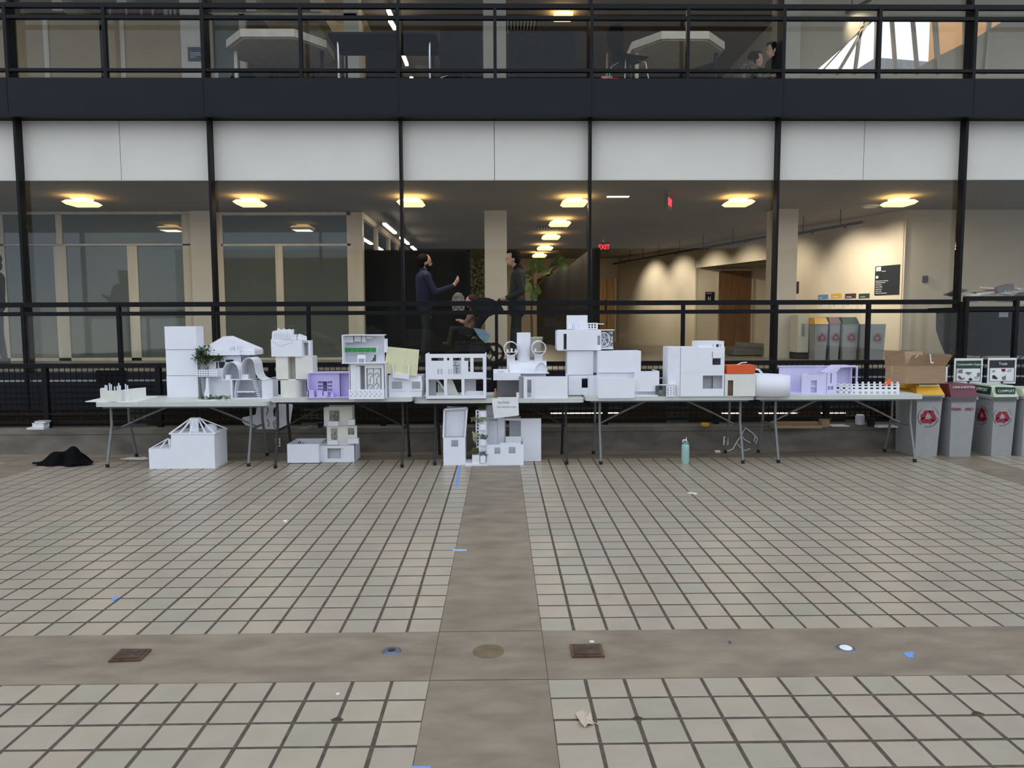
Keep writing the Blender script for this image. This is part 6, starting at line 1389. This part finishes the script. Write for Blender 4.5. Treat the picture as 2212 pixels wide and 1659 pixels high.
def hand(w, d, up, mi, curl=.6, side=1):
    """five unequal bent fingers from wrist w along d"""
    w = Vector(w); d = Vector(d).normalized(); up = Vector(up).normalized(); sd = d.cross(up).normalized()*side
    out = [(w, w+d*.07, .026, .034, mi), (w+sd*.015, w+d*.085+sd*.02, .022, .022, mi), (w-sd*.015, w+d*.085-sd*.02, .022, .022, mi)]
    for i, l in enumerate((.075, .085, .08, .062)):
        b = w+d*.09+sd*(.03-.02*i); m = b+d*l*.5*(1-curl*.3)+up*l*.25*curl; e = m+d*l*.35*(1-curl)+up*l*.45*curl
        out += [(b, m, .0105, .0095, mi), (m, e, .0095, .0085, mi)]
    b = w+d*.025+sd*.035; m = b+d*.03+sd*.03+up*.02; e = m+d*.035+up*.02; out += [(b, m, .013, .011, mi), (m, e, .011, .009, mi)]
    return out
def headparts(z, x=0.0):
    """skull, jaw, nose, ears for a head whose centre is at height z"""
    return [((x, 0, z+.02), .098, .078, .115, 0), ((x+.03, 0, z-.055), .065, .058, .065, 0), ((x+.095, 0, z-.015), .022, .014, .026, 0), ((x-.005, .078, z-.01), .02, .012, .034, 0), ((x-.005, -.078, z-.01), .02, .012, .034, 0), ((x+.075, 0, z-.062), .022, .026, .013, 0), ((x+.08, 0, z+.025), .014, .055, .014, 0)]
def eyes(z, x=0.0):
    def f(mb, T, R):
        for s in (-1, 1): mb.ell(T((x+.09, s*.032, z+.005)), .008, .012, .009, 8, 6, R)
    return f
def hairshell(z, x=0.0, back=.03, low=.0, k=1.0, fringe=True):
    def f(mb, T, R):
        mb.ell(T((x-back, 0, z+.045)), .098*k, .088*k, .098*k, 18, 12, R); mb.ell(T((x-back-.025, 0, z-.01-low)), .07, .078, .085, 14, 10, R)
        if fringe: mb.ell(T((x+.045, 0, z+.108)), .062, .072, .03, 12, 8, R)
        for s in (-1, 1): mb.ell(T((x+.012, s*.076, z+.02)), .022, .012, .04, 8, 6, R)
    return f
# man in navy: turned three quarters away, right hand raised in front of him
X = P(918, 700, 12.2).x
face = math.radians(18)
bones = [((0,0,.95), (0,0,1.14), .14, .135, 1), ((0,.05,1.12), (-.01,.09,1.38), .13, .12, 1), ((0,-.05,1.12), (-.01,-.09,1.38), .13, .12, 1), ((-.01,.16,1.42), (-.01,-.16,1.42), .075, .075, 1), ((-.01,0,1.45), (.01,0,1.55), .056, .052, 0), ((-.02,0,1.46), (-.02,0,1.49), .075, .068, 1),
         ((-.01,-.2,1.40), (.12,-.27,1.14), .062, .05, 1), ((.12,-.27,1.14), (.40,-.23,1.24), .05, .04, 1), ((.40,-.23,1.24), (.44,-.225,1.27), .036, .032, 0),
         ((-.01,.2,1.40), (.0,.26,1.12), .062, .05, 1), ((.0,.26,1.12), (.1,.24,.9), .05, .04, 1)]
bones += hand((.45,-.225,1.28), (.55,.1,.75), (-.75,.15,.55), 0, .75) + hand((.1,.24,.88), (.2,0,-1), (.8,-.3,0), 0, .5)
bones += legs(.95)
person('person', 'bearded man in a navy jacket gesturing with a raised hand', (X, 12.2, ZF1), face, bones, headparts(1.63, .02), [M_SKIN, M_NAVY, M_TRO, M_SHOE], voxel=.012,
       extra=[('hair', M_HAIRD, hairshell(1.63, .0, .015, 0, 1.03, False)), ('beard', M_HAIRD, lambda mb, T, R: (mb.ell(T((.065, 0, 1.545)), .055, .062, .06, 14, 10, R), mb.ell(T((.03, .06, 1.58)), .03, .014, .05, 10, 8, R), mb.ell(T((.03, -.06, 1.58)), .03, .014, .05, 10, 8, R))), ('eyes', M_INK, eyes(1.63, .02))])
# man in charcoal: profile to the left, looking down, hands on the stroller handle
X = P(1117, 700, 12.1).x
bones = [((0,0,.95), (0,0,1.14), .13, .13, 1), ((0,.05,1.1), (-.02,.09,1.40), .12, .115, 1), ((0,-.05,1.1), (-.02,-.09,1.40), .12, .115, 1), ((-.02,.16,1.44), (-.02,-.16,1.44), .072, .072, 1), ((-.02,0,1.47), (.03,0,1.58), .056, .052, 0), ((-.03,0,1.47), (-.015,0,1.54), .085, .075, 4),
         ((-.01,-.2,1.42), (-.06,-.24,1.15), .06, .05, 1), ((-.06,-.24,1.15), (.17,-.2,1.05), .05, .04, 1), ((.17,-.2,1.05), (.2,-.2,1.04), .036, .03, 0),
         ((-.01,.2,1.42), (-.06,.25,1.15), .06, .05, 1), ((-.06,.25,1.15), (.17,.2,1.05), .05, .04, 1), ((.17,.2,1.05), (.2,.2,1.04), .036, .03, 0),
         ((.0,.04,.85), (-.0,.06,1.0), .135, .14, 1), ((.0,-.04,.85), (-.0,-.06,1.0), .135, .14, 1)]
bones += hand((.2,-.2,1.04), (1,0,-.2), (.1,0,-1), 0, .9) + hand((.2,.2,1.04), (1,0,-.2), (.1,0,-1), 0, .9, -1) + legs(.95, .09, .16)
person('person', 'dark haired man in a charcoal jacket standing in profile behind the stroller', (X, 12.1, ZF1), math.radians(184), bones, headparts(1.675, .075), [M_SKIN, M_GRYJ, M_TRO, M_SHOE, M_BLACK], voxel=.012,
       extra=[('hair', M_HAIRD, hairshell(1.675, .06, .025, 0, 1.0)), ('eyes', M_INK, eyes(1.675, .075))])
# stroller with child
Xs = P(1030, 740, 11.9).x; Ys = 11.9; M_STR = mat('stroller_fabric', (26, 26, 28), .85)
t = thing('stroller', 'black baby stroller with canopy and spoked wheels between the two men', 'stroller', (Xs, Ys, ZF1))
for dx, dy, rw in ((.27, -.22, .17), (.27, .22, .17), (-.4, -.16, .11), (-.4, .16, .11)):
    mb = MB(); c = Vector((Xs+dx, Ys+dy, ZF1+rw)); mb.tube([(c.x+(rw-.02)*math.cos(k*.2618), c.y, c.z+(rw-.02)*math.sin(k*.2618)) for k in range(24)], .02, 8, closed=True)
    for k in range(6): a = k*math.pi/3; mb.bar(c, c+Vector(((rw-.02)*math.cos(a), 0, (rw-.02)*math.sin(a))), .014)
    mb.tube([c+Vector((0,-.025,0)), c+Vector((0,.025,0))], .03, 10); mb.build('wheel', M_RUB, t)
mb = MB()
for dy in (-.22, .22): mb.tube([(Xs+.27,Ys+dy,ZF1+.17), (Xs-.05,Ys+dy,ZF1+.5), (Xs-.4,Ys+dy*.75,ZF1+.12)], .013, 8); mb.tube([(Xs-.1,Ys+dy,ZF1+.42), (Xs+.25,Ys+dy,ZF1+.85), (Xs+.36,Ys+dy,ZF1+1.02)], .013, 8)
mb.tube([(Xs+.36,Ys-.22,ZF1+1.02), (Xs+.36,Ys+.22,ZF1+1.02)], .016, 8); mb.build('frame', M_STEEL, t)
MB().poly([(Xs-.28, ZF1+.5), (Xs+.0, ZF1+.44), (Xs+.18, ZF1+.85), (Xs+.12, ZF1+.9), (Xs-.06, ZF1+.56), (Xs-.28, ZF1+.58)], Ys-.2, .4).build('seat', M_STR, t)
mb = MB(); n = 12; vs = []
for i in range(n+1):
    a = math.radians(25+115*i/n)
    for s in (-.23, .23): vs.append((Xs+.12+.34*math.cos(a)*1.0, Ys+s, ZF1+.72+.33*math.sin(a)))
mb.add(vs, [(2*i, 2*i+1, 2*i+3, 2*i+2) for i in range(n)], True)
vs2 = [(x, y, z) for x, y, z in vs if y < Ys]+[(Xs+.12, Ys-.23, ZF1+.72)]; mb.add(vs2, [tuple(range(len(vs2)))]); vs3 = [(x, y+.46, z) for x, y, z in vs2]; mb.add(vs3, [tuple(range(len(vs3)))[::-1]]); mb.build('canopy', M_STR, t)
MB().poly([(Xs-.1, ZF1+.16), (Xs+.2, ZF1+.18), (Xs+.22, ZF1+.34), (Xs-.1, ZF1+.34)], Ys-.18, .36).build('basket', M_STR, t)
mb = MB(); a = P(1025, 708, Ys-.26); b_ = P(1060, 742, Ys-.26); mb.ppoly([(1022, 708), (1045, 712), (1060, 724), (1050, 742), (1036, 730)], Ys-.26, .03); mb.build('blue_blanket', mat('blue_pattern', (150, 184, 206), .8, var=.3, scale=60), label='pale blue patterned cloth hanging from the stroller', cat='cloth')
c = P(1010, 668, Ys); 
M_FLO = mat('floral_cloth', (168, 128, 112), .85, var=.4, scale=70); M_AUB = mat('auburn_hair', (70, 42, 34), .8)
cx = Xs-.12; cz0 = .5
bones = [((.0,0,.54), (-.06,0,.8), .1, .085, 1), ((-.06,.09,.8), (-.06,-.09,.8), .05, .05, 1), ((-.06,0,.84), (-.05,0,.9), .04, .038, 0), ((0,.06,.54), (.26,.07,.56), .06, .048, 2), ((0,-.06,.54), (.26,-.07,.56), .06, .048, 2), ((.26,.07,.56), (.32,.07,.36), .045, .036, 2), ((.26,-.07,.56), (.32,-.07,.36), .045, .036, 2), ((.32,.07,.33), (.4,.08,.33), .035, .03, 3), ((.32,-.07,.33), (.4,-.08,.33), .035, .03, 3),
         ((-.06,.12,.79), (.06,.14,.66), .04, .032, 1), ((.06,.14,.66), (.16,.1,.7), .032, .026, 0), ((-.06,-.12,.79), (.06,-.14,.66), .04, .032, 1), ((.06,-.14,.66), (.16,-.1,.7), .032, .026, 0)]
bones += [((.17+.0, s*.1+.012*k-.02, .7), (.2+.008*(k % 2), s*.1+.014*k-.022, .715-.006*k), .008, .007, 0) for s in (-1, 1) for k in range(5)]
hd = [((-.03, 0, 1.0), .085, .075, .092, 0), ((-.0, 0, .945), .05, .048, .045, 0), ((.045, 0, .985), .014, .012, .016, 0), ((-.035, .075, .985), .014, .01, .024, 0), ((-.035, -.075, .985), .014, .01, .024, 0)]
person('child', 'small child with auburn hair and floral top sitting in the stroller', (cx, Ys, ZF1), math.radians(180), bones, hd, [M_SKIN, M_FLO, M_TRO, M_SHOE], voxel=.011,
       extra=[('hair', M_AUB, lambda mb, T, R: (mb.ell(T((-.055, 0, 1.03)), .085, .085, .08, 14, 10, R), mb.ell(T((-.08, 0, .95)), .05, .08, .08, 12, 8, R)))])
# furry toy hung on the railing side of the stroller
c = P(990, 650, 11.6); t = thing('plush_toy', 'grey long eared plush toy held up above the stroller', 'toy', P(990, 678, 11.6)); M_PLUSH = mat('grey_plush', (150, 138, 130), .95, var=.25, scale=60, bump=.6, bscale=90)
mb = MB(); mb.ell((c.x, 11.6, c.z-.02), .07, .06, .13, 14, 10); mb.ell((c.x, 11.6, c.z+.07), .075, .06, .06, 14, 10); mb.build('body', M_PLUSH, t)
for s in (-1, 1): MB().ell((c.x+s*.075, 11.6, c.z-.04), .026, .02, .12, 10, 8).build('ear', M_PLUSH, t); MB().ell((c.x+s*.04, 11.57, c.z-.16), .03, .03, .045, 10, 8).build('paw', M_PLUSH, t)
MB().tube([(c.x, 11.62, c.z+.0), (P(960, 655, 12.2).x, 12.1, c.z+.02)], .006, 6).build('strap', M_RUB, t)
# person at the left edge
X = P(-8, 700, 11.6).x
bones = [((0,0,.95), (0,0,1.14), .14, .135, 1), ((0,.05,1.12), (-.01,.09,1.36), .13, .12, 1), ((0,-.05,1.12), (-.01,-.09,1.36), .13, .12, 1), ((-.01,.15,1.40), (-.01,-.15,1.40), .075, .075, 1), ((-.01,0,1.43), (.01,0,1.53), .056, .052, 0),
         ((-.01,-.2,1.38), (.08,-.24,1.12), .062, .05, 1), ((.08,-.24,1.12), (.26,-.18,1.2), .05, .04, 1), ((-.01,.2,1.38), (.02,.25,1.12), .062, .05, 1), ((.02,.25,1.12), (.08,.24,.9), .05, .04, 1)]
bones += hand((.27,-.18,1.2), (1,.2,.2), (0,.4,1), 0, .7) + hand((.08,.24,.88), (.2,0,-1), (.8,-.3,0), 0, .5) + legs(.95)
M_DENIM = mat('dark_denim', (52, 58, 78), .85)
person('person', 'person in a black top and dark jeans half cut off beside the left windows', (X, 11.6, ZF1), math.radians(200), bones, headparts(1.61, .0), [M_SKIN, M_BLACK, M_DENIM, M_SHOE], voxel=.014,
       extra=[('hair', M_HAIRD, hairshell(1.61, 0, .03, .05)), ('bag', M_BLACK, lambda mb, T, R: mb.ell(T((.02, .3, .75)), .12, .05, .14, 14, 10, R))])

# ------------------------------------------------------------------ upper floor furnishing
zU = V(440, 0, 3.3515); zV2 = V(1050, 0, 3.403)
M_TBE = mat('pale_table_edge', (206, 196, 176), .5)
def octa(name, label, pts_near, Yn, Yf, z_top_y, legs_px, z):
    """octagonal table: near edge between two photo columns, widening behind"""
    t = thing(name, label, 'table', ((pts_near[0]+pts_near[1])/2, (Yn+Yf)/2, ZF2)); x0, x1 = pts_near; s = .36
    pl = [(x0, Yn), (x1, Yn), (x1+s, Yn+s*1.2), (x1+s, Yf-s*1.2), (x1, Yf), (x0, Yf), (x0-s, Yf-s*1.2), (x0-s, Yn+s*1.2)]
    MB().flat(pl, z-.11, z).build('rim_top', M_TBE, t); c = ((x0+x1)/2, (Yn+Yf)/2); MB().flat([(c[0]+(x-c[0])*.94, c[1]+(y-c[1])*.94) for x, y in pl], z-.125, z-.109).build('underside', M_TBE, t)
    for (dx, dy), m in zip(((x0-s+.1, Yn+.55), (x1+s-.1, Yn+.55), (x0+.05, Yf-.1), (x1-.05, Yf-.1)), (M_TBE, M_STEEL, M_STEEL, M_STEEL)): MB().box(dx-.025, dy-.025, ZF2, dx+.025, dy+.025, z-.12).build('leg', m, t)
    return t
zt = P(580, 62, 11.1).z
octa('octagonal_table', 'octagonal pale rimmed table on the upper floor near the sign column', (P(*zU(265, 195), 11.1).x, P(*zU(655, 240), 11.1).x), 11.1, 12.5, 0, 0, zt)
zt2 = P(1480, 67, 11.3).z
octa('octagonal_table', 'octagonal pale rimmed table on the upper floor beside the shell chair', (P(*zV2(1290, 230), 11.3).x, P(*zV2(1640, 225), 11.3).x), 11.3, 12.7, 0, 0, zt2)
# dark table
a = P(*zU(890, 230), 11.3); b = P(*zU(1685, 230), 11.3); t = thing('dark_table', 'long black table with rounded corners on the upper floor', 'table', ((a.x+b.x)/2, 11.7, ZF2))
MB().flat(rrect(a.x, 11.3, b.x, 12.2, .08), a.z-.03, a.z).build('tabletop', M_BLACK, t)
for x, y in ((a.x+.12, 11.5), (b.x-.12, 11.5), (a.x+.12, 12.1), (b.x-.12, 12.1)): MB().tube([(x, y, ZF2), (x, y, a.z-.03)], .02, 10).build('leg', M_CHROME if y < 11.8 else M_STEEL, t)
c0 = P(*zU(1170, 390), 11.9); c1_ = P(*zU(1400, 560), 11.9); MB().box(c0.x, 11.9, c1_.z-.3, c1_.x, 11.93, a.z-.03).build('modesty_panel', M_BLACK, t)
# black boards
for nm, rect, Yb_, lab in (('upper_board', (1098, 64, 1247, 178), 12.0, 'black standing board on the upper floor below the square lamp'), ('upper_board', (950, 64, 1043, 178), 12.35, 'black standing board on the upper floor left of the column')):
    a = P(rect[0], rect[1], Yb_); b = P(rect[2], rect[3], Yb_); t = thing(nm, lab, 'board', ((a.x+b.x)/2, Yb_, ZF2)); MB().box(a.x+.02, Yb_, ZF2+.12, b.x-.02, Yb_+.04, a.z-.02).build('board', M_BLACK, t)
    MB().panel(a.x, ZF2+.1, b.x, a.z, Yb_-.005, .05, [(a.x+.02, ZF2+.12, b.x-.02, a.z-.02)]).build('frame', M_STEEL, t)
    for x in (a.x+.05, b.x-.05): MB().box(x-.02, Yb_-.25, ZF2, x+.02, Yb_+.3, ZF2+.04).box(x-.02, Yb_, ZF2+.04, x+.02, Yb_+.04, ZF2+.12).build('foot', M_STEEL, t)
# shell chairs
def shell_chair(X, Y, rz, label):
    t = thing('shell_chair', label, 'chair', (X, Y, ZF2), 'shell chairs of the upper floor'); R = Matrix.Rotation(rz, 3, 'Z'); T = lambda p: Vector((X, Y, ZF2))+R @ Vector(p)
    prof = [(.22, .45, .19), (.1, .44, .21), (-.08, .43, .21), (-.17, .46, .15), (-.21, .55, .12), (-.23, .66, .19), (-.26, .78, .2), (-.28, .86, .15), (-.285, .88, .08)]
    mb = MB(); vs = []
    for x, z, wd in prof:
        for k in (-1, -.5, 0, .5, 1): vs.append(T((x+.03*abs(k)*(z > .5), k*wd, z+.015*abs(k)*(z < .5))))
    n5 = len(prof); vs += [Vector(v)+R @ Vector((-.012, 0, -.012)) for v in vs]
    o = n5*5
    for i in range(n5-1):
        for k in range(4): mb_f = (i*5+k, i*5+k+1, i*5+6+k, i*5+5+k); mb.f.append(mb_f); mb.sm.append(True); mb.f.append(tuple(o+q for q in mb_f[::-1])); mb.sm.append(True)
    mb.v = [tuple(v) for v in vs]; mb.build('shell_seat', M_BLACK, t)
    for x, y in ((.2, .2), (.2, -.2), (-.2, .2), (-.2, -.2)): MB().tube([T((x*.5, y*.5, .43)), T((x*.85, y*.9, .38)), T((x*1.1, y*1.15, 0))], .01, 8).build('leg', M_CHROME, t)
c = P(1358, 120, 10.9); shell_chair(c.x, 10.92, math.radians(25), 'dark shell chair with chrome legs turned sideways on the upper floor')
c = P(985, 140, 11.5); shell_chair(c.x, 11.6, math.radians(70), 'dark shell chair before the left black board on the upper floor')
c = P(640, 150, 13.0); shell_chair(c.x, 13.05, math.radians(-60), 'dark shell chair under the octagonal table near the sign column')
c = P(530, 160, 13.0); shell_chair(c.x, 13.0, math.radians(100), 'dark shell chair tucked under the octagonal table by the grey door')
# upper lamps
c = G(1216, 24, ZC2); ceiling_lamp(c.x, c.y, ZC2, 'square lamp glowing on the upper ceiling', 'upper floor lamps', .9, 2)
for i, (ya, yb, pa, pb_) in enumerate(((0, 0, (838, 20), (846, 38)), (0, 0, (842, 44), (853, 62)), (0, 0, (868, 112), (879, 140)), (0, 0, (888, 168), (893, 178)))):
    a = G(*pa, 7.2); b = G(*pb_, 7.2); t = thing('linear_pendant', 'slim glowing linear pendant on the upper floor, %s of the line' % ('first', 'second', 'third', 'fourth')[i], 'light', ((a.x+b.x)/2, (a.y+b.y)/2, 7.19), 'upper linear pendants')
    MB().bar(a, b, .06, .05).build('tube', M_LIN, t); MB().bar(a+Vector((0,0,.045)), b+Vector((0,0,.045)), .07, .04).build('housing', M_WHITE, t); c = (a+b)/2; MB().box(c.x-.006, c.y-.006, 7.26, c.x+.006, c.y+.006, ZC2).build('hanger', M_STEEL, t)
light_rail((1735, 78), (1880, 0), 7.0, (.2, .75), 'bronze light rail slanting up beside the skylight', ZC2, 3, (.5, .8, -.6), 7)
c = G(1105, 55, ZC2); t = thing('ceiling_vent', 'slatted vent in the upper ceiling above the black board', 'vent', (c.x+.2, c.y, ZC2-.04)); MB().box(c.x-.1, c.y-.3, ZC2-.01, c.x+.5, c.y+.3, ZC2).build('backing', M_DARKH, t)
for k in range(9): MB().box(c.x-.09+k*.066, c.y-.3, ZC2-.04, c.x-.065+k*.066, c.y+.3, ZC2-.01).build('slat', M_CREAMC, t)
# warm lit studio with beamed ceiling on the left
M_STU = mat('studio_beam', (232, 216, 184), .7)
sb = thing('ceiling_studio', 'warm lit beamed ceiling of the upper studio', None, (-6, 17, ZC2-.3), kind='structure')
for k in range(9): x = -12.5+k*1.15; MB().box(x-.09, 14.0, ZC2-.32, x+.09, 22, ZC2).build('beam', M_STU, sb)
for y in (15.4, 17.2, 19.0): MB().box(-13, y-.08, ZC2-.3, -2.7, y+.08, ZC2-.01).build('cross_beam', M_STU, sb)
MB().box(-13.5, 13.9, ZC2-.012, -2.6, 22, ZC2-.002).build('studio_ceiling', M_STU, sb)
shell(MB().box(-13.5, 21.9, ZF2, -2.6, 22.1, ZC2).build('wall_studio', M_WALL))
d3 = thing('door_3', 'grey green door on the upper floor behind the octagonal table', None, (P(488, 120, 13.8).x, 13.8, ZF2), kind='structure'); MB().pb(458, 38, 520, 178, 13.8, .06, ZF2).build('door_leaf', mat('grey_green_paint', (112, 112, 98), .6), d3); MB().pb(447, 30, 458, 178, 13.78, .1, ZF2).build('door_frame', M_WOODF, d3); MB().pb(520, 30, 528, 178, 13.78, .1, ZF2).build('door_frame', M_WOODF, d3); MB().pb(447, 28, 770, 34, 13.78, .1).build('door_head', M_WOODF, d3)
shell(MB().pb(745, -60, 772, 178, 13.78, .3, ZF2).build('column_studio', M_COLW))
# name plate on the column
a = P(407, 132, 13.49); b = P(437, 102, 13.49); t = thing('name_plate', 'dark grey name plate with three white lines on the upper column', 'sign', ((a.x+b.x)/2, 13.49, a.z)); MB().box(a.x, 13.48, a.z, b.x, 13.499, b.z).build('plate', mat('dark_plate_grey', (58, 58, 60), .4), t)
for k, tx in enumerate(('Computer', 'Consultant', 'Suites')): text(tx, .042, (a.x+.04, 13.477, a.z+.125-.035*k), M_FOAM2, t, 'lettering')
MB().pb(462, 150, 471, 178, 13.785, .02).build('card_reader', M_CREAMC, d3)
# books on the partition shelf
sz = P(300, 33.6, 13.6).z; x = P(236, 30, 13.6).x; xe = P(393, 30, 13.6).x; rr = random.Random(3); k = 0
bm_ = [mat('book_red', (96, 34, 36), .6), mat('book_grey', (150, 146, 140), .6), mat('book_brown', (70, 52, 46), .6)]; bl = ['dark red book in the row on the partition shelf', 'pale grey book in the row on the partition shelf', 'brown book in the row on the partition shelf']
while x < xe:
    wd = rr.uniform(.022, .045); hgt = rr.uniform(.1, .135); i = rr.choice((0, 0, 1, 2)); mb = MB(); mb.box(x, 13.6, sz, x+wd-.002, 13.75, sz+hgt); mb.box(x+.002, 13.598, sz+.01, x+wd-.004, 13.6, sz+.02); mb.build('book', bm_[i], label=bl[i], cat='book', group='books on the partition shelf'); x += wd; k += 1
# upper exit sign, boy and plaid figure
Ys = 17.0; a = P(1299, 178, Ys); b = P(1323, 166, Ys); t = thing('exit_sign', 'red lit exit letters low behind the upper railing', 'sign', ((a.x+b.x)/2, Ys, a.z)); MB().box(a.x, Ys, a.z-.04, b.x, Ys+.04, b.z+.02).build('housing', M_CREAMC, t); text('EXIT', (b.z-a.z)*1.1, (a.x+.02, Ys-.005, a.z+.0), M_RED, t, 'exit_letters', sx=1.3); MB().box((a.x+b.x)/2-.02, Ys, b.z+.02, (a.x+b.x)/2+.02, Ys+.04, ZC2).build('mount', M_CREAMC, t)
X = P(1668, 140, 13.1).x
bones = [((0,0,.8), (0,0,.95), .11, .105, 1), ((0,.04,.93), (0,.07,1.12), .1, .095, 1), ((0,-.04,.93), (0,-.07,1.12), .1, .095, 1), ((0,.13,1.16), (0,-.13,1.16), .06, .06, 1), ((0,0,1.18), (.02,0,1.27), .045, .043, 0), ((0,-.16,1.14), (.08,-.2,.94), .05, .042, 1), ((.08,-.2,.94), (.3,-.14,.98), .042, .034, 1), ((0,.16,1.14), (.08,.2,.94), .05, .042, 1), ((.08,.2,.94), (.3,.14,.98), .042, .034, 1)]
bones += hand((.31,-.14,.98), (1,.2,0), (0,0,1), 0, .4) + hand((.31,.14,.98), (1,-.2,0), (0,0,1), 0, .4, -1) + legs(.8, .085, .1)
person('person', 'boy in a dark top in profile leaning on the upper railing side', (X, 13.1, ZF2), math.radians(180), bones, headparts(1.34, .0), [M_SKIN, M_BLACK, M_TRO, M_SHOE], voxel=.014, extra=[('hair', M_HAIRD, hairshell(1.34, 0, .02)), ('eyes', M_INK, eyes(1.34))])
X = P(1590, 150, 12.6).x; M_PLAID = mat('plaid_shirt', (120, 104, 92), .85, var=.55, scale=24, stretch=(1, 3, 1))
bones = [((0,0,.48), (.05,0,.66), .14, .13, 1), ((.04,.06,.62), (.16,.08,.86), .13, .11, 1), ((.04,-.06,.62), (.16,-.08,.86), .13, .11, 1), ((.17,.15,.9), (.17,-.15,.9), .07, .07, 1), ((.2,0,.92), (.28,0,.98), .05, .05, 0), ((.17,-.19,.88), (.3,-.24,.68), .058, .048, 1), ((.3,-.24,.68), (.5,-.15,.74), .046, .036, 1), ((.17,.19,.88), (.3,.24,.68), .058, .048, 1), ((.3,.24,.68), (.5,.15,.74), .046, .036, 1),
         ((0,.1,.5), (.42,.12,.5), .085, .062, 2), ((0,-.1,.5), (.42,-.12,.5), .085, .062, 2), ((.42,.12,.5), (.44,.12,.1), .06, .045, 2), ((.42,-.12,.5), (.44,-.12,.1), .06, .045, 2), ((.42,.12,.045), (.58,.13,.04), .045, .038, 3), ((.42,-.12,.045), (.58,-.13,.04), .045, .038, 3)]
bones += hand((.51,-.15,.74), (1,.2,0), (0,0,1), 0, .5) + hand((.51,.15,.74), (1,-.2,0), (0,0,1), 0, .5, -1)
hp_ = [((c[0]+.36, c[1], c[2]), rx, ry, rz, mi) for c, rx, ry, rz, mi in headparts(1.03, 0)]
person('person', 'person in a plaid shirt sitting bent forward on the upper floor', (X, 12.6, ZF2), math.radians(8), bones, hp_, [M_SKIN, M_PLAID, M_TRO, M_SHOE], voxel=.014, extra=[('hair', M_HAIRD, hairshell(1.03, .33, .03, .02))])
c = Vector((X-.02, 12.6, ZF2)); t = thing('stool', 'dark round stool under the seated plaid figure', 'stool', c); MB().lathe((c.x, 12.6, ZF2+.32), [(.18, 0), (.19, .02), (.17, .04)], 20).build('seat', M_BLACK, t)
for a in range(4): MB().tube([(c.x+.12*math.cos(a*1.57+.78), 12.6+.12*math.sin(a*1.57+.78), ZF2+.33), (c.x+.17*math.cos(a*1.57+.78), 12.6+.17*math.sin(a*1.57+.78), ZF2)], .012, 8).build('leg', M_CHROME, t)
